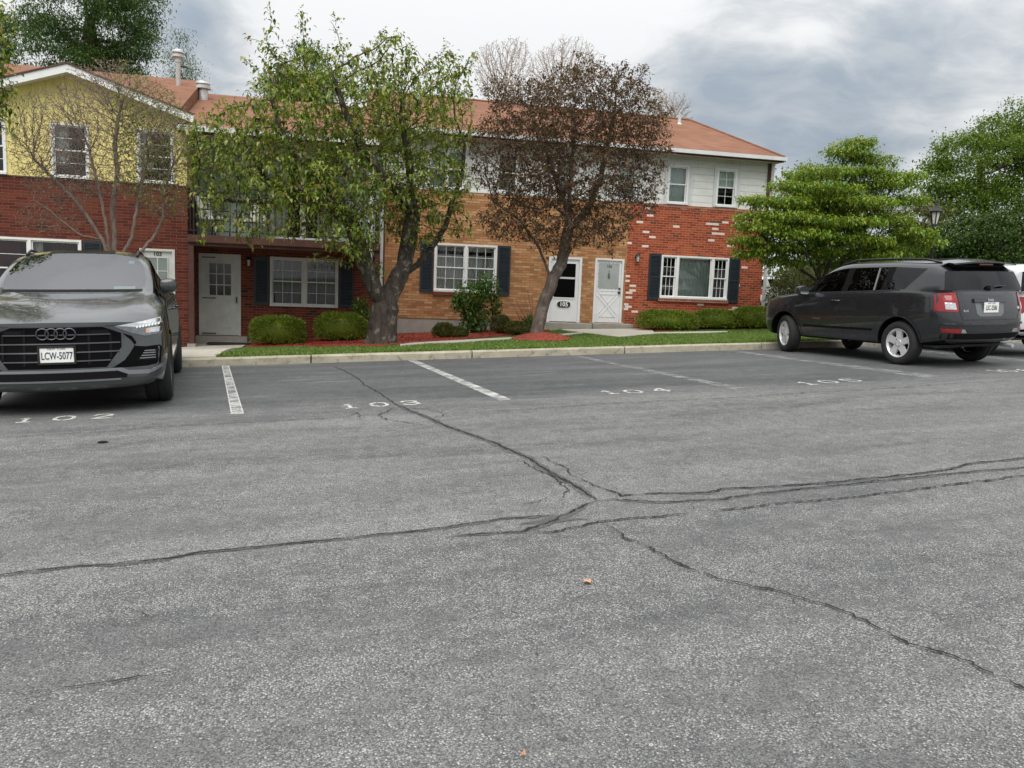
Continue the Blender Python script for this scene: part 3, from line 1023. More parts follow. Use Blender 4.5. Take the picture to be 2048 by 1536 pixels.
# fallen leaves, valve cap
for i, (px, py, r, lab) in enumerate([(1175, 1167, .030, 'dry brown fallen leaf alone on the asphalt below the crack junction'),
                                      (1046, 1514, .014, 'tiny tan fallen leaf on the asphalt at the bottom edge'),
                                      (848, 1144, .010, 'tiny pale leaf scrap on the asphalt left of the dry leaf')]):
    c = onG(px, py)
    mb = MB()
    pr = []
    for k in range(9):
        a = 2*PI*k/9+.4*i
        rr = r*(1.0 if k % 2 else .55)
        pr.append((c[0]+rr*math.cos(a), c[1]+rr*math.sin(a), zl(c[0], c[1])+.008+.012*rng.random()))
    pr.append((c[0], c[1], zl(c[0], c[1])+.006))
    mb.add(pr, [(k, (k+1) % 9, 9) for k in range(9)])
    tag(mb.build('fallen_leaf', LEAFD), lab, 'leaf', 'fallen leaves on the asphalt')
c = onG(206, 885)
mb = MB().lathe([(0, .010), (.026, .010), (.033, .007), (.033, .0), (.038, .0), (.038, .005), (.044, .004), (.046, 0)], (c[0], c[1], zl(c[0], c[1])+.001), n=20)
tag(mb.build('valve_cap', PLAST, smooth=True, angle=30), 'small round dark utility cap set in the asphalt before the parked SUV', 'cap')

# ------------------------------------------------------------------ the row of houses


def wall(x0, x1, z0, z1, y, holes=(), depth=.14, ends=(False, False), top=False, yb=None):
    """wall face at y looking to -y, with reveals round the holes [(x0,x1,z0,z1)]"""
    mb = MB()
    X = sorted(set([x0, x1]+[v for h in holes for v in h[:2]]))
    Z = sorted(set([z0, z1]+[v for h in holes for v in h[2:]]))
    for a, b in zip(X[:-1], X[1:]):
        for c, d in zip(Z[:-1], Z[1:]):
            mx, mz = (a+b)/2, (c+d)/2
            if any(h[0] < mx < h[1] and h[2] < mz < h[3] for h in holes):
                continue
            mb.quad((a, y, c), (b, y, c), (b, y, d), (a, y, d))
    for h in holes:
        a, b, c, d = h
        e = y+depth
        mb.quad((a, y, c), (a, e, c), (a, e, d), (a, y, d))
        mb.quad((b, y, c), (b, y, d), (b, e, d), (b, e, c))
        mb.quad((a, y, d), (a, e, d), (b, e, d), (b, y, d))
        mb.quad((a, y, c), (b, y, c), (b, e, c), (a, e, c))
    yb = yb if yb is not None else y+depth
    if ends[0]:
        mb.quad((x0, y, z0), (x0, y, z1), (x0, yb, z1), (x0, yb, z0))
    if ends[1]:
        mb.quad((x1, y, z0), (x1, yb, z0), (x1, yb, z1), (x1, y, z1))
    return mb


def curtain(x0, x1, z0, z1, y, amp=.02, wl=.09, seed=0):
    mb = MB()
    n = max(6, int((x1-x0)/.012))
    V = []
    for i in range(n+1):
        x = x0+(x1-x0)*i/n
        d = amp*math.sin(2*PI*x/wl+2*mnoise.noise((x*3, seed, 0)))+amp*.7*mnoise.noise((x*9, seed, 3))
        V += [(x, y+d*.6, z1), (x+.006*math.sin(i), y+d, z0)]
    mb.add(V, [(2*i, 2*i+2, 2*i+3, 2*i+1) for i in range(n)])
    return mb


def window(par, x0, x1, z0, z1, y, units, casing=.05, rail=True, sill=True, cur=None, frame_mat=TRIM, proud=.03, label=None):
    """units: list of (xa,xb,kind,cols,rows_per_sash); kind 'hung' or 'fixed'"""
    f = MB()
    yo, yi = y-proud, y+.06
    c = casing
    f.box(x0, x1, yo, yi, z1-c, z1)
    f.box(x0, x1, yo-(.03 if sill else 0), yi, z0, z0+c)
    f.box(x0, x0+c, yo, yi, z0+c, z1-c)
    f.box(x1-c, x1, yo, yi, z0+c, z1-c)
    us = sorted(units)
    for (a, b) in [(us[i][1], us[i+1][0]) for i in range(len(us)-1)]:
        f.box(a, b, yo, yi, z0+c, z1-c)
    zm = (z0+z1)/2
    P = MB()
    for (a, b, kind, nc, nr) in us:
        za, zb = z0+c, z1-c
        s = .032
        if kind == 'hung':
            for (q0, q1, yy) in ((zm-.004, zb, y+.006), (za, zm+.028, y+.03)):
                f.box(a, a+s, yy, yy+.022, q0, q1)
                f.box(b-s, b, yy, yy+.022, q0, q1)
                f.box(a+s, b-s, yy, yy+.022, q0, q0+s)
                f.box(a+s, b-s, yy, yy+.022, q1-s, q1)
                m = .012
                for k in range(1, nc):
                    x = a+s+(b-a-2*s)*k/nc
                    f.box(x-m/2, x+m/2, yy+.006, yy+.014, q0+s, q1-s)
                for k in range(1, nr):
                    z = q0+s+(q1-q0-2*s)*k/nr
                    f.box(a+s, b-s, yy+.007, yy+.013, z-m/2, z+m/2)
                P.quad((a+s, yy+.016, q0+s), (b-s, yy+.016, q0+s), (b-s, yy+.016, q1-s), (a+s, yy+.016, q1-s))
        else:
            f.box(a, a+s, y+.01, y+.035, za, zb)
            f.box(b-s, b, y+.01, y+.035, za, zb)
            f.box(a+s, b-s, y+.01, y+.035, za, za+s)
            f.box(a+s, b-s, y+.01, y+.035, zb-s, zb)
            P.quad((a+s, y+.02, za+s), (b-s, y+.02, za+s), (b-s, y+.02, zb-s), (a+s, y+.02, zb-s))
    w = f.build('window', frame_mat, par)
    P.build('pane', GLASS, w)
    for i, (xa, xb, za, zb, m) in enumerate(cur or []):
        curtain(xa, xb, za, zb, y+.14+.012*i, seed=i+x0).build('curtain', m, w, smooth=True)
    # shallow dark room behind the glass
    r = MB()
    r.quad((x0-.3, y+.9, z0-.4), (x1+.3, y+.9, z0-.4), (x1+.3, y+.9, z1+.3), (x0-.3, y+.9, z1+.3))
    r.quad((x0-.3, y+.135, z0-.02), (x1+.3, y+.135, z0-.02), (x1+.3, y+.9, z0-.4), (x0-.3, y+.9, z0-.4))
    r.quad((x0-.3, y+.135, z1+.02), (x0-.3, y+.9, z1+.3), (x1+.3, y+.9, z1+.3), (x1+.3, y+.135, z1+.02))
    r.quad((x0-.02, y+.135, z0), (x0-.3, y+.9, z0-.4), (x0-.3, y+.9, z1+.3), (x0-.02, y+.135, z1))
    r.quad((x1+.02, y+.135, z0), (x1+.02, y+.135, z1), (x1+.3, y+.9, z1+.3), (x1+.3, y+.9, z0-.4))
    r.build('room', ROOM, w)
    return w


def shutter(par, x0, x1, z0, z1, y, mid=False, vdir=False):
    s = MB()
    s.box(x0, x1, y-.012, y-.002, z0, z1)
    st = .045
    f0, f1 = y-.042, y-.012
    s.box(x0, x0+st, f0, f1, z0, z1)
    s.box(x1-st, x1, f0, f1, z0, z1)
    rails = [(z0, z0+.07), (z1-.07, z1)]+([((z0+z1)/2-.03, (z0+z1)/2+.03)] if mid else [])
    for a, b in rails:
        s.box(x0+st, x1-st, f0, f1, a, b)
    zz_ = z0+.07
    while zz_ < z1-.09:
        if not (mid and abs(zz_+.02-(z0+z1)/2) < .05):
            s.add([(x0+st, f1, zz_+.012), (x1-st, f1, zz_+.012), (x1-st, f0+.006, zz_), (x0+st, f0+.006, zz_),
                   (x0+st, f1, zz_+.030), (x1-st, f1, zz_+.030), (x1-st, f0+.006, zz_+.014), (x0+st, f0+.006, zz_+.014)],
                  [(3, 2, 6, 7), (7, 6, 5, 4), (0, 1, 2, 3)])
        zz_ += .038
    return s.build('shutter', SHUT, par)


def lantern(par, x, y, z, s=1.0):
    m = MB()
    m.lathe([(0, -.02), (.05*s, -.02), (.05*s, .0), (0, .0)], (x, y, z), 'y', 12)
    m.tube([(x, y, z), (x, y-.07*s, z+.05*s), (x, y-.11*s, z+.10*s)], .008*s, 6)
    m.lathe([(0, .14*s), (.022*s, .12*s), (.075*s, .06*s), (.08*s, .045*s), (0, .045*s)], (x, y-.11*s, z), n=8)
    m.lathe([(0, -.17*s), (.02*s, -.165*s), (.045*s, -.14*s), (.045*s, -.13*s), (0, -.13*s)], (x, y-.11*s, z), n=8)
    for k in range(4):
        a = PI/4+k*PI/2
        m.bar((x+.045*s*math.cos(a), y-.11*s+.045*s*math.sin(a), z-.135*s), (x+.062*s*math.cos(a), y-.11*s+.062*s*math.sin(a), z+.05*s), .008*s, .008*s)
    o = m.build('wall_lantern', BLACK, par)
    MB().lathe([(.036*s, -.13*s), (.052*s, .045*s)], (x, y-.11*s, z), n=8).build('lantern_glass', LAMPG, o)
    return o


def downspout(par, pts, w=.075, d=.055, mat=GUT):
    m = MB()
    for a, b in zip(pts[:-1], pts[1:]):
        m.bar(a, b, w, d)
    return m.build('downspout', mat, par)


def crossbuck(x0, x1, z0, z1, y, m, w=.035):
    """raised X panel mouldings"""
    zs = [(x0, z0, x1, z1), (x0, z1, x1, z0)]
    for (a, b, c, d) in zs:
        L = math.hypot(c-a, d-b)
        nx, nz = -(d-b)/L, (c-a)/L
        for s in (-.045, .045):
            m.bar((a+nx*s, y, b+nz*s), (c+nx*s, y, d+nz*s), .016, .014)
    return m


D = 22.3
Q = 20.8
# ---- 105/106: tan and red brick house with the white upper floor
b105 = empty('townhouse', (7.3, D, .2), 'right-end townhouse with tan and red brick below white siding and a hipped roof', 'house', 'townhouses in one row')
zB, zT = 3.84, 5.24
w105 = (3.08, 4.81, 1.13, 2.43)
w106 = (9.66, 11.80, 1.17, 2.41)
d105 = (6.30, 7.27, .39, 2.22)
d106 = (7.66, 8.53, .41, 2.23)
up = [(2.85, 3.87, 3.86, 4.92), (4.72, 5.34, 3.86, 4.93), (6.35, 6.97, 3.86, 4.94), (8.17, 8.79, 3.86, 4.95), (9.72, 10.36, 3.86, 4.97), (11.24, 11.88, 3.87, 4.97)]
wall(1.75, 8.60, .38, zB, D, [w105, d105, d106], ends=(True, False), yb=29).build('tan_brick_wall', BR_YEL, b105)
wall(8.60, 12.92, .30, zB-.085, D, [w106], ends=(False, True), yb=29).build('red_brick_wall', BR_MIX, b105)
MB().box(8.60, 12.93, D-.012, D+.02, zB-.085, zB).build('soldier_course', SOLDIER, b105)
wall(1.75, 12.92, zB, zT, D+.02, up, ends=(True, True), yb=29).build('white_siding', SID_W, b105)
MB().box(1.74, 8.60, D-.012, D+.02, zB-.02, zB+.03).build('sill_band', TRIM, b105)
MB().box(12.86, 12.96, D-.02, D+.08, zB, zT).build('corner_board', BROWN, b105)
fd = MB()
fd.box(1.76, 13.0, D+.012, D+.3, -.9, .38)
fd.build('foundation', FOUND, b105)
st = MB()
st.box(6.12, 7.52, D-.42, D+.01, -.1, .385)
st.box(7.56, 8.78, D-.36, D+.012, -.1, .40)
st.build('door_step', concrete_mat('step_concrete', (.30, .285, .25), (.40, .38, .34), st=.5), b105, bevel=.012)
# windows
window(b105, *w105, D, [(3.13, 3.915, 'hung', 3, 2), (3.985, 4.76, 'hung', 3, 2)], cur=[(3.09, 4.8, 1.74, 2.14, CURT), (3.09, 4.8, 1.14, 1.80, CURT), (3.09, 4.8, 2.24, 2.42, CURT)])
sl_ = MB()
sl_.box(3.06, 4.83, D-.06, D, 1.05, 1.125)
sl_.build('brick_sill', BR_PORCH, b105)
shutter(b105, 2.70, 3.055, 1.10, 2.44, D)
shutter(b105, 4.835, 5.19, 1.08, 2.44, D)
window(b105, *w106, D, [(9.71, 10.13, 'hung', 3, 2), (10.21, 11.25, 'fixed', 1, 1), (11.33, 11.75, 'hung', 3, 2)],
       cur=[(10.2, 11.26, 1.2, 2.26, CURTG), (10.2, 11.26, 2.26, 2.34, CURT)])
sl_ = MB()
sl_.box(9.62, 11.84, D-.06, D, 1.08, 1.165)
sl_.build('brick_sill', SOLDIER, b105)
shutter(b105, 9.29, 9.645, 1.12, 2.43, D, True)
shutter(b105, 11.815, 12.16, 1.10, 2.42, D, True)
for i, u in enumerate(up):
    a, b, c, d = u
    if i == 0:
        window(b105, a, b, c, d, D+.02, [(a+.05, a+.49, 'hung', 2, 1), (a+.54, b-.05, 'hung', 2, 1)], cur=[(a, b, c, d, CURTG)], casing=.05)
    else:
        window(b105, a, b, c, d, D+.02, [(a+.05, b-.05, 'hung', 2 if i == 5 else 1, 2 if i == 5 else 1)], casing=.055,
               cur=[(a, b, (c+d)/2, d, CURTG)] if i == 5 else [(a, b, c, d, CURTG)])
    # casing trim standing off the siding
    t_ = MB()
    t_.box(a-.09, a-.002, D-.012, D+.02, c-.01, d+.09)
    t_.box(b+.002, b+.09, D-.012, D+.02, c-.01, d+.09)
    t_.box(a-.002, b+.002, D-.012, D+.02, d+.002, d+.09)
    t_.build('window_casing', GUT, b105)
# door 105: storm door
a, b, c, d = d105
dr = MB()
dr.box(a+.07, b-.07, D+.02, D+.06, c+.02, d-.06)
dr.box(a, a+.07, D-.025, D+.09, c, d)
dr.box(b-.07, b, D-.025, D+.09, c, d)
dr.box(a+.07, b-.07, D-.025, D+.09, d-.06, d)
xa, xb = a+.18, b-.17
for (q0, q1) in ((c+.70, c+1.22), (c+1.27, d-.18)):
    dr.box(xa-.03, xa, D+.005, D+.02, q0-.03, q1+.03)
    dr.box(xb, xb+.03, D+.005, D+.02, q0-.03, q1+.03)
    dr.box(xa, xb, D+.005, D+.02, q0-.03, q0)
    dr.box(xa, xb, D+.005, D+.02, q1, q1+.03)
dr5 = dr.build('door', DOORW, b105)
pn = MB()
for (q0, q1) in ((c+.70, c+1.22), (c+1.27, d-.18)):
    pn.box(xa, xb, D+.012, D+.019, q0, q1)
pn.build('pane', GLOSSB, dr5)
hd = MB().box(a+.10, a+.125, D-.03, D+.02, c+.93, c+1.05)
hd.build('handle', BLACK, dr5)
V5 = MB()
cx, cz = (xa+xb)/2, c+.50
pl = []
for k in range(40):
    t_ = 2*PI*k/40
    e = lambda v, p: math.copysign(abs(v)**p, v)
    pl.append((cx+.195*e(math.cos(t_), .55), cz+.088*e(math.sin(t_), .75)))
V5.prism([(cx+(x-cx)*1.07, cz+(z-cz)*1.12) for x, z in pl], D+.006, D+.019)
V5.build('plaque_rim', WHITEP, dr5)
V5 = MB().prism(pl, D+.0, D+.012)
V5.build('number_plaque', BLACK, dr5)
wall_text('105', .17, cx, D-.004, cz, 'house_number', WHITEP, dr5)
# door 106: crossbuck door with scalloped light
a, b, c, d = d106
dr = MB()
dr.box(a+.06, b-.06, D+.03, D+.07, c+.01, d-.05)
dr.box(a, a+.06, D-.02, D+.09, c, d)
dr.box(b-.06, b, D-.02, D+.09, c, d)
dr.box(a+.06, b-.06, D-.02, D+.09, d-.05, d)
crossbuck(a+.15, b-.15, c+.18, c+.80, D+.026, dr)
for zz_ in (c+.17, c+.81):
    dr.bar((a+.2, D+.026, zz_), (b-.2, D+.026, zz_), .016, .014)
dr.box(a+.06, b-.06, D+.022, D+.03, c+.90, c+.915)
dr6 = dr.build('door', DOORW, b105)
pl = []
x0_, x1_, z0_, z1_ = a+.14, b-.14, c+.99, d-.14
ns = 5
for k in range(ns*8):
    u = k/(ns*8)
    pl.append((x0_+(x1_-x0_)*u, z0_-.018*abs(math.sin(u*ns*PI))))
for k in range(6*8):
    u = k/48
    pl.append((x1_+.018*abs(math.sin(u*6*PI)), z0_+(z1_-z0_)*u))
for k in range(ns*8):
    u = k/(ns*8)
    pl.append((x1_-(x1_-x0_)*u, z1_+.018*abs(math.sin(u*ns*PI))))
for k in range(6*8):
    u = k/48
    pl.append((x0_-.018*abs(math.sin(u*6*PI)), z1_-(z1_-z0_)*u))
ob = MB().prism(pl, D+.018, D+.029).build('door_light', M('grey_door_glass', (.36, .39, .38), .3, namt=.12, nscale=2), dr6)
cx = (a+b)/2
kn = MB()
kn.lathe([(0, 0), (.02, .0), (.03, .03), (.03, .09), (.018, .14), (0, .16)], (cx, D+.005, c+1.27), n=10)
kn.bar((cx, D+.008, c+1.43), (cx, D+.008, c+1.5), .012, .01)
kn.build('knocker', DARKL, dr6)
wall_text('106', .11, cx, D+.012, c+1.60, 'house_number', DARKL, dr6)
hd = MB()
hd.lathe([(0, -.03), (.026, -.02), (.026, .03), (0, .03)], (b-.10, D+.01, c+.98), 'y', 12)
hd.build('deadbolt', BLACK, dr6)
hd = MB()
hd.lathe([(0, -.05), (.034, -.035), (.036, .03), (0, .03)], (b-.105, D+.01, c+.87), 'y', 12)
hd.build('handle', BLACK, dr6)
lantern(b105, 8.90, D, 2.30, .95)
# roof
ex0, ex1, eY, eZ, rY, rZ, rx1 = 1.45, 13.04, 21.8, 5.33, 26.0, 7.02, 12.0
rf = MB()
rf.quad((ex0, eY, eZ), (ex1, eY, eZ), (rx1, rY, rZ), (ex0, rY, rZ))
rf.add([(ex1, eY, eZ), (ex1, 30.2, eZ), (rx1, rY, rZ)], [(0, 1, 2)])
rf.quad((ex1, 30.2, eZ), (ex0, 30.2, eZ), (ex0, rY, rZ), (rx1, rY, rZ))
rf.add([(ex0, eY, eZ), (ex0, rY, rZ), (ex0, 30.2, eZ)], [(0, 1, 2)])
rf.box(ex0, ex1, eY, eY+.012, eZ-.045, eZ-.004)
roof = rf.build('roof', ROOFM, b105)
MB().tube([(ex0, rY, rZ+.01), (rx1, rY, rZ+.012)], .045, 6).tube([(rx1, rY, rZ+.01), (ex1+.01, eY, eZ+.01)], .035, 6).build('ridge_cap', ROOFM, roof)
for (x, y, z, h_) in ((11.3, 25.3, 6.7, .34), (6.6, 25.2, 6.7, .4), (2.9, 25.4, 6.7, .5)):
    v = MB()
    v.lathe([(.055, -.3), (.055, h_), (0, h_)], (x, y, z), n=10)
    v.lathe([(.13, -.06), (.13, -.03), (.06, .06)], (x, y, z), n=10)
    v.build('vent_pipe', IRON, roof)
g = MB()
g.box(ex0, ex1+.06, eY-.10, eY-.012, eZ-.115, eZ-.012)
g.box(ex1, ex1+.06, eY-.012, 30.2, eZ-.13, eZ-.015)
g.build('gutter', GUT, b105)
s_ = MB()
s_.box(ex0, ex1-.002, eY, D+.03, eZ-.13, eZ-.095)
s_.box(12.93, ex1-.002, D+.032, 30.1, eZ-.13, eZ-.095)
for i in range(12):
    pass
s_.build('soffit', SOFFIT, b105)
fz = MB().box(ex0, ex1, eY-.010, eY-.001, eZ-.16, eZ-.05)
fz.build('fascia', BROWN, b105)
downspout(b105, [(12.99, D-.03, 5.2), (12.99, D-.03, 3.95), (12.99, D-.06, 3.85), (12.99, D-.06, .45), (13.02, D-.16, .36)], .09)
downspout(b105, [(1.66, D-.05, 5.2), (1.66, D-.05, .1)], .085)
MB().box(1.62, 1.75, D-.02, 24, -.5, 5.2).build('side_panel', BROWN, b105)

# ---- 104: balcony house
b104 = empty('townhouse', (-.6, D, -.3), 'townhouse with grey-green upper siding and a railed balcony over its shaded porch', 'house', 'townhouses in one row')
w104 = (-1.18, .55, .60, 1.87)
d104 = (-2.92, -1.90, -.20, 1.88)
wall(-2.96, 1.62, -.6, 2.02, D, [w104, d104]).build('brick_wall', BR_PORCH, b104)
sd = (-1.19, .46, 2.30, 4.50)
wall(-2.96, 1.62, 2.02, 4.75, D+.01, [sd]).build('grey_green_siding', SID_G, b104)
window(b104, *w104, D, [(-1.13, -.36, 'hung', 3, 2), (-.27, .50, 'hung', 3, 2)], frame_mat=DOORG, cur=[(-1.17, .54, .62, 1.86, M('dim_curtain', (.10, .105, .10), .9))])
shutter(b104, -1.58, -1.205, .62, 1.84, D)
shutter(b104, .575, .95, .62, 1.86, D)
# sliding balcony door
window(b104, *sd, D+.01, [(-1.13, -.40, 'fixed', 1, 1), (-.33, .40, 'fixed', 1, 1)], casing=.055, cur=[(-1.15, -.75, 2.35, 4.45, CURT), (0.0, .42, 2.35, 4.45, CURT)])
a, b, c, d = d104
dr = MB()
dr.box(a+.05, b-.05, D+.03, D+.07, c+.01, d-.05)
dr.box(a, a+.05, D-.02, D+.09, c, d)
dr.box(b-.05, b, D-.02, D+.09, c, d)
dr.box(a+.05, b-.05, D-.02, D+.09, d-.05, d)
crossbuck(a+.22, b-.22, c+.22, c+.72, D+.026, dr)
for zz_ in (c+.2, c+.76):
    dr.bar((a+.26, D+.026, zz_), (b-.26, D+.026, zz_), .016, .014)
dr.box(a+.05, b-.05, D+.02, D+.03, c+.885, c+.90)
lx0, lx1, lz0, lz1 = a+.245, b-.23, c+1.02, d-.23
for k in range(4):
    x = lx0+(lx1-lx0)*k/3
    dr.box(x-.012, x+.012, D+.008, D+.03, lz0, lz1)
    z = lz0+(lz1-lz0)*k/3
    dr.box(lx0-.012, lx1+.012, D+.0085, D+.0295, z-.012, z+.012)
dr4 = dr.build('door', DOORG, b104)
MB().box(lx0, lx1, D+.018, D+.0285, lz0, lz1).build('pane', M('dim_door_pane', (.07, .075, .07), .15, namt=.5, nscale=3), dr4)
for zz_ in (c+.05, c+.955, d-.095):
    h_ = MB().box(a+.07, a+.37, D+.018, D+.03, zz_-.012, zz_+.012)
    h_.lathe([(0, -.006), (.02, -.006), (.02, .006), (0, .006)], (a+.38, D+.022, zz_), 'y', 10)
    h_.build('hinge', BLACK, dr4)
MB().box(b-.12, b-.095, D-.03, D+.03, c+.84, c+1.0).build('handle', BLACK, dr4)
MB().box(b-.065, b-.045, D-.035, D-.02, c+.92, c+1.0).build('latch', IRON, dr4)
stp = MB().box(-3.0, -1.72, D-.35, D+.005, -.6, -.205)
stp.build('door_step', FOUND, b104, bevel=.012)
wall_lant = lantern(b104, -1.70, D, 1.72, .9)
MB().box(-1.72, 1.62, D-.015, D+.01, -.75, -.30).build('foundation', FOUND, b104)
# balcony
MB().box(-2.96, 1.52, Q-.08, D, 2.10, 2.27).build('balcony_deck', BROWN, b104)
MB().box(-2.96, 1.52, Q-.02, D, 2.02, 2.098).build('porch_ceiling', BROWN, b104)
MB().box(1.40, 1.52, Q-.05, Q+.07, -.6, 2.018).build('porch_post', BROWN, b104)
pp = MB().box(-2.955, -2.83, Q-.05, Q+.09, -.30, 2.018)
pp.build('porch_post', BROWN, b104)
MB().box(-2.985, -2.80, Q-.08, Q+.12, -.75, -.30).build('post_footing', FOUND, b104)
rl = MB()
rl.box(-2.95, 1.5, Q-.03, Q, 3.26, 3.29)
rl.box(-2.95, 1.5, Q-.028, Q-.002, 2.36, 2.385)
x = -2.90
k = 0
while x < 1.48:
    rl.box(x-.008, x+.008, Q-.023, Q-.007, 2.385, 3.26)
    if k % 10 == 0:
        rl.box(x+.06, x+.09, Q-.031, Q-.001, 2.27, 3.32)
    x += .148
    k += 1
x1r = 1.485
rl.box(x1r-.015, x1r+.015, Q, D, 3.26, 3.29)
for k in range(10):
    y_ = Q+.1+k*.145
    rl.box(x1r-.008, x1r+.008, y_-.008, y_+.008, 2.28, 3.26)
rl.build('balcony_railing', BLACK, b104)
MB().box(1.22, 1.34, Q-.03, Q+.09, 2.28, 4.56).build('balcony_post', TRIM, b104)
downspout(b104, [(1.28, Q-.12, 4.6), (1.28, Q-.12, 2.0), (1.31, Q-.12, 1.62)], .07)
rf = MB()
e0, e1, ey, ez, ry, rz = -3.1, 1.42, 20.4, 4.70, 25.0, 6.34
rf.quad((e0, ey, ez), (e1, ey, ez), (e1, ry, rz), (e0, ry, rz))
rf.quad((e1, 29.6, ez), (e0, 29.6, ez), (e0, ry, rz), (e1, ry, rz))
rf.add([(e1, ey, ez), (e1, 29.6, ez), (e1, ry, rz)], [(0, 1, 2)])
roof = rf.build('roof', ROOFM, b104)
v = MB()
v.lathe([(.12, -.4), (.12, .05), (.10, .06), (.10, .1), (.19, .1), (.19, .17), (.15, .19), (.15, .22), (.19, .22), (.17, .28), (0, .29)], (-3.0, 24.0, 6.15), n=14)
v.build('roof_vent', IRON, roof, smooth=True, angle=30)
MB().box(e0, e1+.03, ey-.10, ey-.004, ez-.13, ez-.01).build('gutter', GUT, b104)
MB().box(e0, e1, ey, D, ez-.13, ez-.085).build('soffit', SOFFIT, b104)
MB().box(e0, e1, ey+.001, ey+.02, ez-.18, ez-.01).build('fascia', BROWN, b104)

# ---- 103: yellow gabled house
b103 = empty('townhouse', (-5.4, Q, -.6), 'townhouse with yellow gabled upper wall above dark red brick, left end of the row', 'house', 'townhouses in one row')
zY = 3.37
uw = [(-8.85, -7.99, zY+.03, 4.60), (-7.62, -6.73, zY+.02, 4.60), (-5.83, -5.05, zY+.02, 4.60), (-4.05, -3.24, zY+.02, 4.60)]
w103 = (-7.4, -5.25, .62, 2.02)
d103 = (-4.02, -3.25, -.25, 1.90)
wall(-14.0, -2.965, -.62, zY, Q, [w103, d103], ends=(False, True), yb=23).build('dark_brick_wall', BR_RED, b103)
MB().box(-14, -2.95, Q-.02, Q+.3, -1.2, -.42).build('foundation', FOUND, b103)
gp_, gs = 5.80, .335
pkx = -5.36
wl = wall(-14.0, -2.965, zY, 4.92, Q+.005, uw, ends=(False, True), yb=24)
wl.add([(-7.85, Q+.005, 4.92), (-2.965, Q+.005, 4.92), (pkx, Q+.005, 5.75)], [(0, 1, 2)])
wl.build('yellow_siding', SID_Y, b103)
MB().box(-14, -2.955, Q-.02, Q+.004, zY-.02, zY+.015).build('drip_edge', BROWN, b103)
for (a, b, c, d) in uw:
    window(b103, a, b, c, d, Q+.005, [(a+.05, b-.05, 'hung', 1, 2)], cur=[(a, a+.34, c+.3, d, CURT)], casing=.05)
window(b103, *w103, Q, [(-7.35, -6.36, 'hung', 1, 2), (-6.29, -5.30, 'hung', 1, 2)], cur=[(-7.38, -6.55, .62, 2.0, CURTR), (-6.4, -6.1, .62, 2.0, CURT), (-5.9, -5.28, .62, 2.0, CURTR)])
shutter(b103, -5.22, -4.82, .64, 2.02, Q)
a, b, c, d = d103
dr = MB()
dr.box(a+.06, b-.06, Q+.03, Q+.07, c+.01, d-.05)
dr.box(a, a+.06, Q-.02, Q+.09, c, d)
dr.box(b-.06, b, Q-.02, Q+.09, c, d)
dr.box(a+.06, b-.06, Q-.02, Q+.09, d-.05, d)
lx0, lx1, lz0, lz1 = a+.16, b-.16, c+1.02, d-.20
for k in range(3):
    x = lx0+(lx1-lx0)*k/2
    dr.box(x-.010, x+.010, Q+.012, Q+.03, lz0, lz1)
for k in range(4):
    z = lz0+(lz1-lz0)*k/3
    dr.box(lx0-.01, lx1+.01, Q+.0125, Q+.0295, z-.010, z+.010)
crossbuck(a+.16, b-.16, c+.2, c+.85, Q+.026, dr)
dr3 = dr.build('door', DOORG, b103)
MB().box(lx0, lx1, Q+.02, Q+.0285, lz0, lz1).build('pane', M('pale_door_pane', (.22, .26, .25), .15, namt=.2, nscale=3), dr3)
wall_text('103', .13, (a+b)/2, Q+.026, d-.125, 'house_number', BLACK, dr3)
rf = MB()
e0, e1, ey, ez, ry, rz = -14.2, -3.12, 20.4, 4.95, 25.0, 6.66
sl3 = (rz-ez)/(ry-ey)
rf.quad((e0, ey+.42, ez+.42*sl3), (e1, ey+.42, ez+.42*sl3), (e1, ry, rz), (e0, ry, rz))
rf.quad((e0, ey, ez), (-7.9, ey, ez), (-7.9, ey+.42, ez+.42*sl3), (e0, ey+.42, ez+.42*sl3))
rf.quad((e1, 29.6, ez), (e0, 29.6, ez), (e0, ry, rz), (e1, ry, rz))
rf.add([(e1, ey+.42, ez+.42*sl3), (e1, 29.6, ez), (e1, ry, rz)], [(0, 1, 2)])
# front gable roof running back into the main slope
gy0 = 20.42
yb = ey+(gp_-ez)/sl3+.12
for s in (-1, 1):
    hw = 2.6
    zo = gp_-gs*hw
    ybo = max(gy0+.05, ey+(zo-ez)/sl3)
    rf.quad((pkx, gy0, gp_+.03), (pkx+s*hw, gy0, zo+.03), (pkx+s*hw, ybo, zo+.03), (pkx, yb, gp_+.03))
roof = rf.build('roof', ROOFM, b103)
bb = MB()
for s in (-1, 1):
    hw = 2.6
    p0, p1 = (pkx, gp_), (pkx+s*hw, gp_-gs*hw)
    bb.add([(p0[0], gy0-.02, p0[1]), (p1[0], gy0-.02, p1[1]), (p1[0], gy0-.02, p1[1]-.17), (p0[0], gy0-.02, p0[1]-.17),
            (p0[0], gy0+.02, p0[1]), (p1[0], gy0+.02, p1[1]), (p1[0], gy0+.02, p1[1]-.17), (p0[0], gy0+.02, p0[1]-.17)],
           [(0, 1, 2, 3), (7, 6, 5, 4), (3, 2, 6, 7), (1, 5, 6, 2)])
    bb.add([(p0[0], gy0+.02, p0[1]-.12), (p1[0], gy0+.02, p1[1]-.12), (p1[0], Q+.01, p1[1]-.12), (p0[0], Q+.01, p0[1]-.12)], [(0, 1, 2, 3)])
bb.build('bargeboard', TRIM, b103)
de = MB()
for s in (-1, 1):
    hw = 2.6
    de.bar((pkx, gy0-.03, gp_+.02), (pkx+s*hw, gy0-.03, gp_-gs*hw+.02), .03, .035)
de.build('roof_edge', BROWN, b103)
fl = MB()
fl.lathe([(.062, -.25), (.062, .42), (.075, .43)], (-3.62, 24.0, 6.45), n=14)
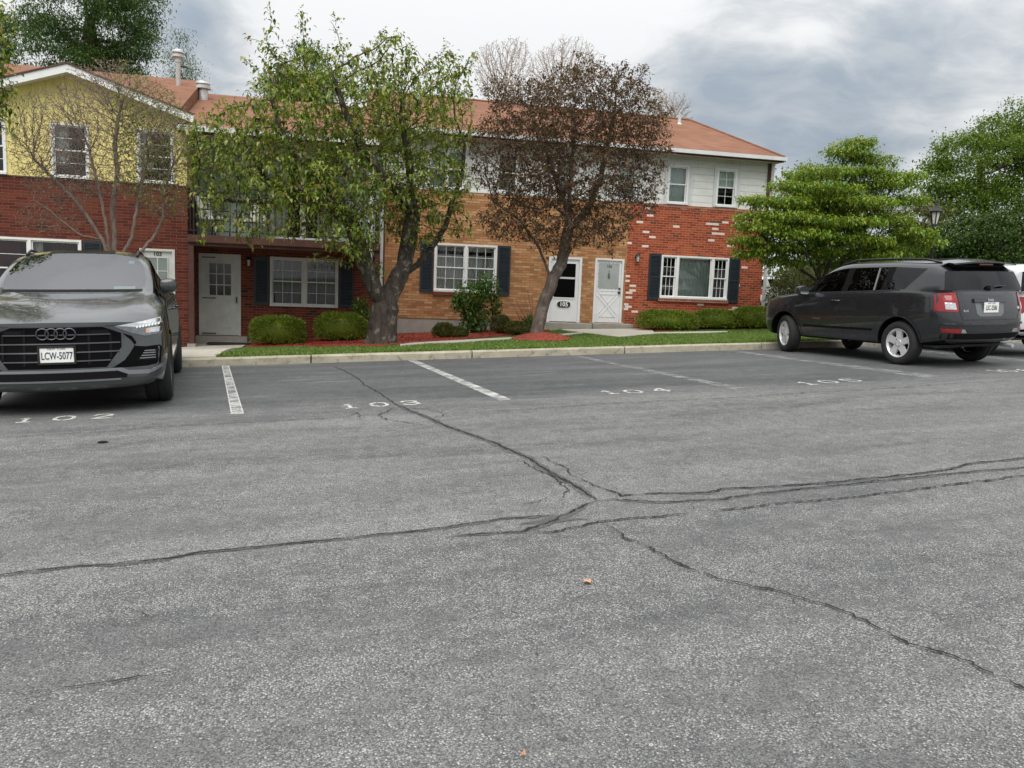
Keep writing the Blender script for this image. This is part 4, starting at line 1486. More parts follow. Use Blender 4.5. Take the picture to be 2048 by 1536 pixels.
fp = fl.build('flue_pipe', RUST, roof, smooth=True, angle=30)
fc = MB()
fc.lathe([(.075, .42), (.075, .52), (.15, .55), (.15, .61), (.11, .62), (.11, .66), (.16, .66), (.15, .71), (.09, .75), (0, .76)], (-3.62, 24.0, 6.45), n=14)
fc.build('flue_cap', IRON, fp, smooth=True, angle=30)

# ---- small things at the houses
mt = MB().box(-2.62, -1.62, 21.25, 21.75, float(gz(-2.1, 21.5))+.03, float(gz(-2.1, 21.5))+.055)
tag(mt.build('door_mat', RUBBER), 'black rubber mat on the walk before the greyish white porch door', 'mat')


def patio_chair(loc, rz, label, cush=True):
    t = empty('patio_chair', loc, label, 'chair', 'chairs on the balcony')
    t.rotation_euler = (0, 0, rz)
    f = MB()
    for sx in (-1, 1):
        x = sx*.27
        f.tube([(x, -.26, 0), (x, -.28, .58), (x, -.2, .63), (x, .18, .62), (x, .24, .58)], .016, 6)
        f.tube([(x, .28, 0), (x, .22, .42), (x*.92, .36, .98)], .016, 6)
    f.tube([(-.27, -.25, .38), (.27, -.25, .38)], .014, 6)
    f.tube([(-.25, .36, .98), (.25, .36, .98)], .016, 6)
    f.tube([(-.27, .22, .40), (.27, .22, .40)], .014, 6)
    f.build('frame', BLACK, t, world=False)
    s = MB().box(-.25, .25, -.25, .23, .38, .47)
    s.build('seat_cushion', CURT, t, world=False, bevel=.03, smooth=True)
    b = MB()
    b.add([(-.24, .19, .46), (.24, .19, .46), (.24, .27, .45), (-.24, .27, .45), (-.22, .31, .96), (.22, .31, .96), (.22, .38, .95), (-.22, .38, .95)],
          [(3, 2, 1, 0), (4, 5, 6, 7), (0, 1, 5, 4), (2, 3, 7, 6), (1, 2, 6, 5), (3, 0, 4, 7)])
    b.build('back_cushion', CURT, t, world=False, bevel=.025, smooth=True)
    return t


patio_chair((-2.45, 21.35, 2.27), 1.0, 'balcony chair with white cushions and black frame, left of the two')
patio_chair((-1.55, 21.5, 2.27), -.5, 'balcony chair with white cushions and black frame, nearer the sliding door')

# ------------------------------------------------------------------ trees and shrubs


def pxm(p):
    return FPX/float((np.asarray(p)-CAM) @ cF)          # picture px per metre at a place


def blob_pts(blobs, Y0, n, shell=.0):
    """sample n points in blobs [(px,py,rx,ry,dY,rY[,weight])]; px at depth plane Y0+dY"""
    w = np.array([b[2]*b[3]*(b[6] if len(b) > 6 else 1) for b in blobs], float)
    w /= w.sum()
    cnt = rng.multinomial(n, w)
    out = []
    for b, c in zip(blobs, cnt):
        C = onY(b[0], b[1], Y0+b[4])
        k = pxm(C)
        v = rng.normal(size=(c, 3))
        v /= np.linalg.norm(v, axis=1)[:, None]
        r = rng.uniform(shell**3, 1, c)**(1/3)
        out.append(C+v*r[:, None]*np.array([b[2]/k, b[5], b[3]/k]))
    return np.concatenate(out)


def colonize(trunks, attr, step=.15, kill=.3, infl=1.6, maxit=90, trop=(0, 0, .05), jit=.12, maxn=24000, start=0):
    pos, par = [], []
    for tr in trunks:
        tr = [np.asarray(p, float) for p in tr]
        if pos:
            d = np.linalg.norm(np.array(pos)-tr[0], axis=1)
            last = int(np.argmin(d))
        else:
            pos.append(tr[0])
            par.append(-1)
            last = 0
        for a, b in zip(tr[:-1], tr[1:]):
            n = max(1, int(np.linalg.norm(b-a)/step))
            for k in range(1, n+1):
                pos.append(a+(b-a)*k/n+rng.normal(0, .006, 3))
                par.append(last)
                last = len(pos)-1
    pos = [np.asarray(p) for p in pos]
    A = attr.copy()
    NP = np.array(pos)
    dist = np.full(len(A), 1e9)
    near = np.zeros(len(A), int)
    for i in range(start, len(NP), 500):
        d = np.linalg.norm(A[:, None]-NP[None, i:i+500], axis=2)
        j = d.argmin(1)
        m = d[np.arange(len(A)), j]
        u = m < dist
        dist[u], near[u] = m[u], j[u]+i
    act = dist > kill
    last = {}
    trop = np.array(trop)
    for it in range(maxit):
        idx = np.where(act & (dist < infl))[0]
        if len(idx) == 0:
            infl *= 1.5
            if infl > 12 or not act.any():
                break
            continue
        vec = A[idx]-np.array(pos)[near[idx]]
        vec /= np.linalg.norm(vec, axis=1)[:, None]+1e-9
        un, inv = np.unique(near[idx], return_inverse=True)
        S = np.zeros((len(un), 3))
        np.add.at(S, inv, vec)
        S /= np.linalg.norm(S, axis=1)[:, None]+1e-9
        S += trop+rng.normal(0, jit, S.shape)
        S /= np.linalg.norm(S, axis=1)[:, None]+1e-9
        base = len(pos)
        cand = np.array([pos[u] for u in un])+S*step
        new = []
        for k_, (u, q) in enumerate(zip(un, cand)):
            prev = last.setdefault(int(u), [])
            if any(np.linalg.norm(q-p) < .45*step for p in prev):
                act[idx[inv == k_]] = False
                continue
            prev.append(q)
            pos.append(q)
            par.append(int(u))
            new.append(q)
        if not new:
            continue
        new = np.array(new)
        d = np.linalg.norm(A[:, None]-new[None], axis=2)
        j = d.argmin(1)
        m = d[np.arange(len(A)), j]
        u = m < dist
        dist[u], near[u] = m[u], j[u]+base
        act &= dist > kill
        if len(pos) > maxn:
            break
    return np.array(pos), np.array(par)


def skeleton(pos, par, r0, tip=.006, e=2.3, thin=.84):
    n = len(pos)
    s = np.zeros(n)
    ch = [[] for _ in range(n)]
    ntip = n-len(set(par.tolist()))+1
    e = min(2.4, max(1.5, thin*math.log(ntip)/math.log(r0/tip)))
    for i in range(n-1, -1, -1):
        if not ch[i]:
            s[i] = tip**e
        if par[i] >= 0:
            s[par[i]] += s[i]
            ch[par[i]].append(i)
    r = s**(1/e)
    r = tip+(r-tip)*(r0-tip)/(r[0]-tip)
    return r, ch


def branch_mesh(name, pos, par, r, ch, mat, parent, rmin=0.0, flare=None):
    mb = MB()
    todo = [(0, -1)]
    while todo:
        i, p = todo.pop()
        chain = [] if p < 0 else [p]
        while True:
            chain.append(i)
            if not ch[i]:
                break
            cs = sorted(ch[i], key=lambda c: -r[c])
            for c in cs[1:]:
                todo.append((c, i))
            i = cs[0]
        if len(chain) < 2:
            continue
        rr = [r[k] for k in chain]
        if p >= 0:
            rr[0] = min(rr[0], rr[1]*1.15)
        if max(rr) < rmin:
            continue
        # thin long chains to keep the mesh light
        m = max(rr)
        sides = 10 if m > .12 else 7 if m > .05 else 5 if m > .02 else 3
        pts = [pos[k].copy() for k in chain]
        if p < 0 and flare:
            for q in range(len(pts)):
                h = np.linalg.norm(pts[q]-pts[0])
                rr[q] *= 1+flare*math.exp(-h/.22)
        if m < .03 and len(pts) > 3:
            keep = list(range(0, len(pts), 2))
            if keep[-1] != len(pts)-1:
                keep.append(len(pts)-1)
            pts = [pts[k] for k in keep]
            rr = [rr[k] for k in keep]
        mb.tube(pts, rr, sides, cap=False)
    me = bpy.data.meshes.new(name)
    me.from_pydata(mb.v, [], mb.f)
    return link_mesh(name, me, mat, parent, smooth=True)


def leaf_mesh(name, P, A, L, W, mat, parent, droop=.25, upbias=.8, fold=.25):
    n = len(P)
    A = A/(np.linalg.norm(A, axis=1)[:, None]+1e-9)
    up = rng.normal(0, 1, (n, 3))*(1-upbias)+np.array([0, 0, 1])*upbias
    S = np.cross(A, up)
    S /= np.linalg.norm(S, axis=1)[:, None]+1e-9
    N = np.cross(S, A)
    L = L[:, None]
    W = W[:, None]
    V = np.zeros((n, 5, 3))
    V[:, 0] = P
    mid = P+A*L*.48
    V[:, 1] = mid+S*W*.5+N*W*fold
    V[:, 2] = mid-S*W*.5+N*W*fold
    V[:, 3] = mid
    V[:, 4] = P+A*L*.93-np.array([0, 0, 1])*L*droop
    b = np.arange(n)*5
    F = np.concatenate([np.c_[b, b+3, b+1], np.c_[b, b+2, b+3], np.c_[b+3, b+4, b+1], np.c_[b+3, b+2, b+4]])
    return np_mesh(name, V.reshape(-1, 3), F, mat, parent)


def tip_leaves(pos, par, r, rmax, per, L, spread=.10, outv=.7, down=.3, keep=1.0, skip_below=None):
    """leaf bases and directions along the thin twigs"""
    idx = np.where((r < rmax) & (par >= 0))[0]
    if skip_below is not None:
        idx = idx[pos[idx, 2] > skip_below]
    if keep < 1:
        idx = idx[rng.random(len(idx)) < keep]
    T_ = pos[idx]-pos[par[idx]]
    T_ /= np.linalg.norm(T_, axis=1)[:, None]+1e-9
    k = per
    P = np.repeat(pos[idx], k, axis=0)+rng.normal(0, spread, (len(idx)*k, 3))*np.array([1, 1, .8])
    A = np.repeat(T_, k, axis=0)*.5+rng.normal(0, outv, (len(idx)*k, 3))-np.array([0, 0, down])
    Ls = rng.uniform(L*.65, L*1.25, len(P))
    return P, A, Ls


def tree(name, label, trunks, blobs, Y0, nattr, r0, leafm, barkm, L=.08, per=6, step=.15, kill=.28, rmax=.014, wid=.45, spread=.1, down=.35, droop=.25,
         group=None, tip=.005, flare=.5, cat='tree', trop=(0, 0, .05), keep=1.0, infl=1.5, e=2.3, rmin=0, maxn=24000, extra=None, upbias=.8, start=0, jit=.12, outv=.7, shell=0, flat=1.0, thin=.84):
    base = trunks[0][0]
    t = empty(name, tuple(base), label, cat, group)
    at = blob_pts(blobs, Y0, nattr, shell)
    if extra is not None:
        at = np.concatenate([at, extra])
    pos, par = colonize(trunks, at, step, kill, infl, trop=trop, maxn=maxn, start=start, jit=jit)
    r, ch = skeleton(pos, par, r0, tip, e, thin)
    branch_mesh('trunk', pos, par, r, ch, barkm, t, rmin, flare)
    if DEBUG: print('TREE', name, len(pos), 'tips', (np.bincount(par[1:], minlength=len(pos)) == 0).sum(), 'thin', (r < rmax).sum(), r[0])
    if leafm is not None and per > 0:
        P, A, Ls = tip_leaves(pos, par, r, rmax, per, L, spread, outv, down, keep)
        A = A*np.array([1, 1, flat])-np.array([0, 0, down*(1-flat)])
        leaf_mesh('crown', P, A, Ls, Ls*wid*rng.uniform(.8, 1.2, len(Ls)), leafm, t, droop, upbias)
    return t, pos, par, r


def PY(Y, *pts):
    return [onY(x, y, Y) for x, y in pts]


# the leafy tree in front of the balcony house
Yc = 17.0
b0 = onT(762, 690)
Yc = float(b0[1])
tr = [[b0, *PY(Yc, (764, 660), (768, 625), (775, 600))],
      [onY(772, 612, Yc), *PY(Yc-.1, (752, 585), (738, 550), (722, 500), (700, 440), (655, 405), (600, 398), (540, 408), (470, 402), (400, 398))],
      [onY(775, 600, Yc), *PY(Yc+.1, (795, 560), (808, 530), (818, 480), (826, 420), (822, 360), (815, 300), (800, 230))],
      [onY(800, 555, Yc+.1), *PY(Yc+.3, (835, 530), (860, 500), (890, 455), (905, 400), (925, 350), (930, 290))],
      [onY(655, 405, Yc), *PY(Yc-.3, (640, 350), (600, 320), (560, 260), (545, 200), (560, 130))],
      [onY(600, 398, Yc), *PY(Yc+.2, (540, 370), (510, 320), (490, 285))],
      [onY(826, 420, Yc), *PY(Yc-.5, (770, 350), (720, 290), (690, 220), (665, 150))]]
blobs = [(480, 300, 105, 95, -.1, 1.3), (430, 380, 50, 50, -.3, .9, .5), (600, 250, 120, 90, 0, 1.6), (610, 380, 150, 70, -.5, 1.5), (560, 455, 130, 26, -.8, .7, .45),
         (720, 230, 130, 105, .1, 1.7), (740, 370, 140, 90, -.2, 1.6), (850, 240, 105, 95, .1, 1.5), (860, 360, 90, 80, .1, 1.3), (700, 470, 75, 50, -.9, .8, .8), (830, 450, 70, 50, .2, .9),
         (650, 150, 85, 55, .2, 1.2, .8), (780, 140, 80, 60, .0, 1.2, .8), (890, 155, 60, 55, 0, 1.0, .8), (560, 150, 40, 55, .2, .7, .6), (905, 440, 40, 45, .2, .6, .5)]
shoots = []
for (x0, y0, x1, y1) in [(560, 130, 538, 5), (600, 120, 610, 12), (520, 190, 488, 65), (505, 230, 480, 140), (660, 110, 655, 28), (690, 110, 678, 30), (760, 90, 758, 55), (880, 120, 890, 75),
                         (795, 90, 800, 58), (925, 150, 955, 100), (540, 240, 533, 130), (455, 240, 440, 190), (640, 500, 618, 545), (745, 500, 752, 570), (520, 465, 480, 500), (420, 440, 395, 500), (745, 480, 760, 545)]:
    for k in np.linspace(0, 1, 7):
        shoots.append(onY(x0+(x1-x0)*k+rng.normal(0, 2), y0+(y1-y0)*k, Yc+rng.normal(0, .15)))
ct, cpos, cpar, cr_ = tree('leafy_tree', 'large gnarled tree with drooping yellow-green leaves and mottled forked trunk before the balcony', tr, blobs, Yc, 6500, .285, LV_CHERRY, BARK,
           L=.104, per=6, step=.10, kill=.13, rmax=.0125, wid=.50, spread=.06, down=.32, droop=.28, extra=np.array(shoots), group='trees in front of the houses', flare=.30, e=2.45, keep=.68, thin=.74)
# burls on the old trunk
mb = MB()
for (px, py, rad) in [(742, 560, .09), (770, 635, .10), (748, 650, .11), (783, 655, .09), (760, 676, .12), (735, 690, .10), (785, 690, .10)]:
    c_ = onY(px, py, Yc-.14)
    n_ = 10
    vs, fs = [], []
    for i in range(6):
        th = PI*i/5
        for j in range(n_):
            ph = 2*PI*j/n_
            rr = rad*(1+.25*mnoise.noise((c_[0]*5+i, j*.7, py)))
            vs.append((c_[0]+rr*math.sin(th)*math.cos(ph), c_[1]+.7*rr*math.sin(th)*math.sin(ph), c_[2]+rr*1.3*math.cos(th)))
    for i in range(5):
        for j in range(n_):
            fs.append((i*n_+j, i*n_+(j+1) % n_, (i+1)*n_+(j+1) % n_, (i+1)*n_+j))
    mb.add(vs, fs)
mb.build('burls', BARK, ct, smooth=True)

# the purple-leaved tree in its mulch ring
Yp = float(ptree[1])
b0 = np.array(ptree)-np.array([0, 0, .02])
tr = [[b0, *PY(Yp, (1078, 640), (1090, 600), (1103, 570), (1105, 555))],
      [onY(1104, 560, Yp), *PY(Yp-.1, (1088, 520), (1078, 495), (1060, 470), (1040, 440), (1010, 420), (985, 400))],
      [onY(1104, 560, Yp), *PY(Yp+.1, (1122, 530), (1130, 495), (1136, 460), (1138, 420), (1142, 340), (1150, 250))],
      [onY(1136, 440, Yp), *PY(Yp-.2, (1105, 408), (1080, 418), (1058, 414), (1020, 395))],
      [onY(1138, 460, Yp), *PY(Yp+.3, (1175, 420), (1200, 360), (1215, 290), (1230, 220))],
      [onY(1138, 430, Yp), *PY(Yp, (1110, 350), (1080, 280), (1060, 220))]]
blobs = [(1060, 250, 95, 90, 0, 1.4), (1150, 220, 105, 85, .1, 1.5), (1240, 240, 90, 85, 0, 1.3), (1290, 290, 55, 70, .1, .9), (1050, 360, 95, 70, -.2, 1.2), (1160, 350, 120, 80, -.2, 1.4), (1265, 380, 65, 60, .1, .9, .7),
         (1020, 440, 70, 45, -.2, .8, .8), (1110, 460, 85, 45, -.4, .9, .9), (1200, 450, 70, 50, .1, .8, .8), (970, 300, 40, 60, 0, .8, .7), (1250, 160, 50, 40, 0, .7, .5), (1180, 145, 55, 35, 0, .7, .5), (1000, 180, 45, 35, 0, .7, .5)]
shoots = []
for (x0, y0, x1, y1) in [(1200, 160, 1210, 105), (1240, 150, 1255, 125), (1270, 170, 1290, 130), (1120, 150, 1125, 115), (1320, 240, 1352, 215), (1300, 330, 1330, 365), (1295, 400, 1310, 430), (1215, 490, 1225, 520), (960, 330, 930, 350)]:
    for k in np.linspace(0, 1, 6):
        shoots.append(onY(x0+(x1-x0)*k, y0+(y1-y0)*k, Yp+rng.normal(0, .15)))
tree('purple_tree', 'small tree with dark purple-brown leaves and leaning forked trunk in a red mulch ring', tr, blobs, Yp, 8500, .135, LV_PURPLE, BARKP,
     L=.080, per=6, step=.09, kill=.11, rmax=.0095, wid=.5, spread=.045, down=.1, droop=.1, extra=np.array(shoots), group='trees in front of the houses', flare=.35, tip=.0042, e=2.4, keep=.85, thin=.76)

# bare many-stemmed small tree behind the parked SUV
Yb = 17.2
b0 = onY(228, 640, Yb)
b0[2] = float(gz(b0[0], Yb))-.03
tr = [[b0, onY(226, 560, Yb), onY(222, 520, Yb)],
      [onY(222, 520, Yb), *PY(Yb, (205, 480), (180, 440), (150, 400), (110, 360), (70, 320))],
      [onY(224, 540, Yb), *PY(Yb-.2, (215, 470), (205, 410), (190, 350), (175, 290))],
      [onY(226, 540, Yb), *PY(Yb+.1, (230, 470), (225, 420), (235, 350), (230, 280), (240, 220))],
      [onY(226, 545, Yb), *PY(Yb-.1, (262, 480), (272, 430), (285, 360), (300, 290))],
      [onY(228, 560, Yb), *PY(Yb, (285, 500), (310, 470), (325, 440), (330, 380), (345, 330))],
      [onY(205, 480, Yb), *PY(Yb-.3, (160, 470), (110, 430), (70, 400))]]
blobs = [(110, 270, 85, 90, 0, 1.0), (200, 220, 90, 80, 0, 1.1), (290, 240, 80, 85, 0, 1.0), (350, 290, 55, 75, 0, .9), (250, 330, 110, 70, 0, 1.0), (130, 360, 80, 55, 0, .8, .8), (330, 390, 60, 50, -.1, .7), (230, 160, 60, 40, 0, .7, .7), (60, 300, 40, 80, 0, .7, .6), (100, 440, 70, 35, -.1, .5, .5)]
bt, p_, q_, r_ = tree('bare_tree', 'bare many-stemmed small tree with tan twigs behind the parked dark grey SUV', tr, blobs, Yb, 18000, .085, None, BARKT,
                      step=.06, kill=.055, rmax=.01, group='trees in front of the houses', tip=.0034, e=2.5, trop=(0, 0, .3), flare=.2, jit=.22, thin=.74, maxn=24000)
P, A, Ls = tip_leaves(p_, q_, r_, .0042, 1, .04, .01, .4, -.6, .6)
leaf_mesh('buds', P, A, Ls, Ls*.45, BUDS, bt, 0, .5)
idx = (P[:, 0] > onY(240, 300, Yb)[0])
P2, A2 = P[idx], A[idx]
sel = rng.random(len(P2)) < .8
leaf_mesh('sparse_leaves', P2[sel]+rng.normal(0, .05, (sel.sum(), 3)), A2[sel]-np.array([0, 0, .5]), rng.uniform(.05, .09, sel.sum()), rng.uniform(.025, .04, sel.sum()), LV_CHERRY, bt, .3, .7)

# layered dogwood behind the parked compact SUV
Yd = 19.0
b0 = onY(1650, 600, Yd)
b0[2] = float(gz(b0[0], Yd))
tr = [[b0, onY(1648, 590, Yd), onY(1640, 560, Yd)], [onY(1640, 565, Yd), *PY(Yd, (1610, 545), (1575, 520), (1545, 490), (1510, 460))], [onY(1640, 560, Yd), *PY(Yd-.2, (1636, 520), (1640, 470), (1660, 400), (1690, 330))],
      [onY(1645, 565, Yd), *PY(Yd-.4, (1665, 510), (1700, 460), (1750, 420), (1790, 370))], [onY(1645, 575, Yd), *PY(Yd-.5, (1690, 525), (1750, 500), (1810, 480))], [onY(1640, 560, Yd), *PY(Yd-.6, (1620, 520), (1600, 480), (1570, 430))],
      [onY(1650, 590, Yd), *PY(Yd+.4, (1630, 540), (1600, 490), (1590, 420))]]
blobs = []
for (px, py, rx, ry, dY, rY) in [(1715, 285, 45, 9, 0, .5), (1700, 305, 60, 10, 0, .6), (1735, 320, 55, 10, .1, .6), (1640, 345, 70, 14, -.1, .9), (1720, 345, 60, 14, 0, .8), (1575, 372, 40, 10, .2, .6), (1810, 352, 45, 9, -.2, .6), (1760, 370, 70, 14, -.1, .8),
                                 (1650, 380, 80, 15, -.3, 1.0), (1520, 400, 40, 12, .2, .6), (1570, 405, 60, 14, -.2, .8), (1700, 405, 95, 16, -.4, 1.0), (1800, 400, 55, 13, -.2, .7), (1500, 432, 28, 9, 0, .5), (1580, 435, 75, 15, -.4, .9), (1680, 445, 100, 16, -.6, 1.0), (1770, 440, 70, 14, -.4, .8), (1820, 465, 55, 13, -.5, .7), (1850, 485, 35, 11, -.6, .5),
                                 (1530, 455, 60, 14, -.2, .8), (1600, 470, 90, 15, -.5, .9), (1700, 480, 100, 15, -.5, .9), (1490, 480, 35, 10, -.1, .5), (1560, 495, 70, 12, -.1, .8), (1650, 505, 80, 12, -.2, .8), (1740, 510, 70, 12, -.3, .8), (1500, 508, 40, 9, 0, .5), (1570, 525, 50, 9, .1, .6), (1690, 530, 60, 9, .1, .7), (1800, 505, 55, 11, -.3, .6), (1625, 425, 60, 40, .5, .9), (1700, 440, 70, 50, .5, .9)]:
    blobs.append((px, py, rx, ry*(.5 if ry < 20 else 1), dY, rY, (1.0 if ry < 20 else .12)))
tree('dogwood_tree', 'broad tree with layered bright green foliage between the house corner and the lamp post', tr, blobs, Yd, 8000, .11, LV_DOG, BARKD,
     L=.092, per=12, step=.10, kill=.11, rmax=.011, wid=.58, spread=.07, down=.22, droop=.34, flat=.45, group='trees in front of the houses', tip=.0045, e=2.5, upbias=.9, outv=.8)

# tip of a tree reaching in at the left edge
Yl = 15.5
b0 = onY(-130, 640, Yl)
b0[2] = float(gz(b0[0], Yl))
tr = [[b0, onY(-125, 420, Yl), onY(-110, 260, Yl), onY(-90, 100, Yl)], [onY(-115, 300, Yl), onY(-60, 200, Yl), onY(-10, 90, Yl)], [onY(-120, 350, Yl), onY(-60, 300, Yl), onY(0, 255, Yl)]]
blobs = [(-60, 60, 75, 90, 0, .8), (-5, 40, 32, 50, 0, .5), (5, 115, 26, 30, 0, .4), (-40, 200, 55, 60, 0, .7), (5, 175, 30, 14, 0, .3), (-90, 120, 90, 120, 0, 1), (5, 258, 14, 14, 0, .2)]
tree('edge_tree', 'leafy branches of a tree reaching in at the upper left edge', tr, blobs, Yl, 1500, .16, LV_CHERRY, BARK, L=.095, per=5, step=.12, kill=.14, rmax=.012, wid=.55, spread=.08, down=.4, droop=.3, group='trees in front of the houses')


def far_tree(name, label, Y0, blobs, base_px, nleaf, L, leafm, barkm=BARKD, r0=.25, group='trees beyond the houses', wid=.6, shell=.55, droop=.2, cat='tree', nat=160, down=.2, spk=2.3):
    """crown of leaf clusters over a branching trunk"""
    b0 = onY(base_px[0], base_px[1], Y0)
    C = onY(blobs[0][0], blobs[0][1], Y0)
    b0 = np.array([b0[0], Y0, min(float(gz(b0[0], min(Y0, 100))), C[2]-1)])
    t = empty(name, tuple(b0), label, cat, group)
    at = blob_pts(blobs, Y0, nat)
    top = at[np.argmax(at[:, 2])]
    mid = b0*.45+C*.55
    pos, par = colonize([[b0, mid, C]], at, step=.45, kill=.8, infl=4.0, maxn=2500)
    r, ch = skeleton(pos, par, r0, .02, 2.3)
    branch_mesh('trunk', pos, par, r, ch, barkm, t)
    # clumps: leaf sprays gathered about random centres
    nc = max(24, nleaf//120)
    cc = blob_pts(blobs, Y0, nc, shell)
    P = np.repeat(cc, 120, axis=0)
    k = pxm(C)
    sp = L*spk
    P = P+rng.normal(0, 1, P.shape)*np.array([sp, sp, sp*.5])
    A = rng.normal(0, .8, P.shape)-np.array([0, 0, down])
    Ls = rng.uniform(L*.7, L*1.3, len(P))
    leaf_mesh('crown', P, A, Ls, Ls*wid, leafm, t, droop, .75)
    return t


# big maple at the right edge and the trees round it
far_tree('maple_tree', 'tall bright green tree filling the upper right edge', 36, [(1960, 330, 95, 75, 0, 3.2), (2030, 280, 70, 70, 0, 3), (1910, 360, 50, 50, -.5, 2), (2080, 330, 90, 120, 0, 3), (1990, 420, 110, 55, -.5, 3), (1890, 400, 35, 40, -.5, 1.5), (2110, 240, 60, 60, 0, 2.5)], (1990, 600), 46000, .145, LV_MAPLE, r0=.3)
far_tree('dark_tree', 'dark green tree below the tall bright tree at right', 30, [(1950, 480, 75, 50, 0, 2), (2010, 500, 60, 45, -.3, 2), (1900, 500, 45, 40, -.3, 1.5)], (1960, 600), 11000, .15, LV_DARK)
far_tree('dark_tree', 'dark green tree at the right edge above the white car', 27, [(2050, 470, 60, 60, 0, 2), (2040, 520, 50, 25, -.3, 1.5)], (2060, 600), 9000, .13, LV_DARK)
far_tree('dark_tree', 'dark green tree seen between the layered tree and the lamp post', 33, [(1840, 450, 45, 50, 0, 1.6), (1860, 510, 50, 40, -.3, 1.6), (1800, 520, 50, 30, 0, 1.5)], (1845, 600), 9000, .15, LV_OLIVE)
far_tree('far_tree', 'small green treetop behind the layered tree, right of the house roof', 34, [(1640, 345, 26, 25, 0, 1), (1600, 400, 60, 60, 0, 1.5), (1660, 430, 80, 60, 0, 1.5)], (1640, 600), 7000, .15, LV_MAPLE)
far_tree('hedge_tree', 'dense dark tree low behind the layered tree', 30, [(1700, 530, 90, 45, 0, 1.8), (1780, 545, 70, 35, 0, 1.5), (1620, 545, 50, 30, 0, 1.2)], (1700, 610), 9000, .14, LV_DARK)
far_tree('hedge_tree', 'dense dark tree low behind the parked compact SUV roof', 31, [(1900, 555, 70, 35, 0, 1.6), (1980, 560, 70, 30, 0, 1.5), (2060, 560, 60, 40, 0, 1.5)], (1950, 620), 9000, .14, LV_DARK)
# conifers and bare trees behind the roofs
far_tree('conifer_tree', 'large feathery dark green tree behind the yellow gable', 40, [(180, 40, 110, 60, 0, 4), (150, 100, 80, 50, 0, 3.5), (250, 60, 60, 70, 0, 3), (100, 70, 45, 45, 0, 3), (270, 130, 45, 40, 0, 2.5), (215, -30, 100, 60, 0, 4), (320, 90, 22, 14, 0, 1.5), (190, 150, 80, 40, 0, 3)], (190, 500), 46000, .15, LV_CONIF, r0=.4, wid=.30, droop=.15, down=.2, nat=260, spk=2.0)
far_tree('spruce_tree', 'small spruce tip behind the rusty flue pipe', 38, [(358, 85, 9, 18, 0, .5), (356, 110, 18, 20, 0, .9), (360, 140, 28, 22, 0, 1.2), (362, 175, 34, 20, 0, 1.4)], (360, 500), 3600, .12, LV_CONIF, r0=.12, wid=.22, droop=.2, nat=80)
far_tree('conifer_tree', 'dark dense conifer behind the balcony house ridge', 34, [(610, 150, 42, 45, 0, 1.8), (590, 190, 65, 35, 0, 2), (640, 190, 50, 30, 0, 2), (615, 110, 22, 25, 0, 1)], (610, 500), 10000, .14, LV_DARK, wid=.3, droop=.3)
far_tree('conifer_tree', 'green treetop behind the house at the far left edge', 42, [(10, 90, 30, 60, 0, 2), (20, 40, 22, 30, 0, 1.5), (-30, 110, 50, 70, 0, 2)], (10, 500), 6000, .16, LV_CONIF, wid=.35)


# distant belt of woodland closing the view low down at the right
nc = 420
wx = rng.uniform(18, 120, nc)
wy = rng.uniform(62, 78, nc)-wx*.22
wz = np.array([float(gz(a, b)) for a, b in zip(wx, wy)])+rng.uniform(.2, 4.6, nc)
P = np.repeat(np.c_[wx, wy, wz], 60, axis=0)
P = P+rng.normal(0, 1, P.shape)*np.array([.8, .8, .45])
A = rng.normal(0, .8, P.shape)-np.array([0, 0, .2])
Ls = rng.uniform(.22, .4, len(P))
tag(leaf_mesh('far_wood', P, A, Ls, Ls*.6, LV_DARK, None, .2, .75), kind='stuff')


def bare_far(label, Y0, blobs, base_px, nat, r0=.08, budk=1):
    b0 = onY(base_px[0], base_px[1], Y0)
    C = onY(blobs[0][0], blobs[0][1]+blobs[0][3]*.7, Y0)
    b0 = np.array([C[0], Y0, 0.5])
    t = empty('bare_tree', tuple(b0), label, 'tree', 'trees beyond the houses')
    at = blob_pts(blobs, Y0, nat)
    pos, par = colonize([[b0, C]], at, step=.10, kill=.11, infl=2.0, maxn=9000, trop=(0, 0, .5), jit=.12)
    r, ch = skeleton(pos, par, r0, 0.006, 2.6)
    branch_mesh('trunk', pos, par, r, ch, BARKF, t)
    P, A, Ls = tip_leaves(pos, par, r, .011, budk, .07, .03, .6, -.5, .8)
    leaf_mesh('buds', P, A, Ls, Ls*.4, PINKB, t, 0, .5)


bare_far('pale budding tree standing behind the roof, left of the two centre ones', 34, [(1010, 150, 60, 70, 0, 1.5), (1035, 110, 30, 35, 0, .9), (975, 130, 30, 45, 0, 1)], (1010, 400), 2200)
bare_far('pale budding tree standing behind the roof above the purple tree', 35, [(1120, 150, 70, 60, 0, 1.6), (1140, 105, 50, 30, 0, 1.2), (1180, 140, 30, 40, 0, 1), (1085, 140, 30, 40, 0, 1)], (1120, 400), 2400)
bare_far('thin pale budding tree behind the right end of the roof ridge', 36, [(1345, 215, 38, 30, 0, 1.1), (1310, 210, 30, 35, 0, 1), (1370, 235, 18, 16, 0, .7)], (1345, 400), 1300)


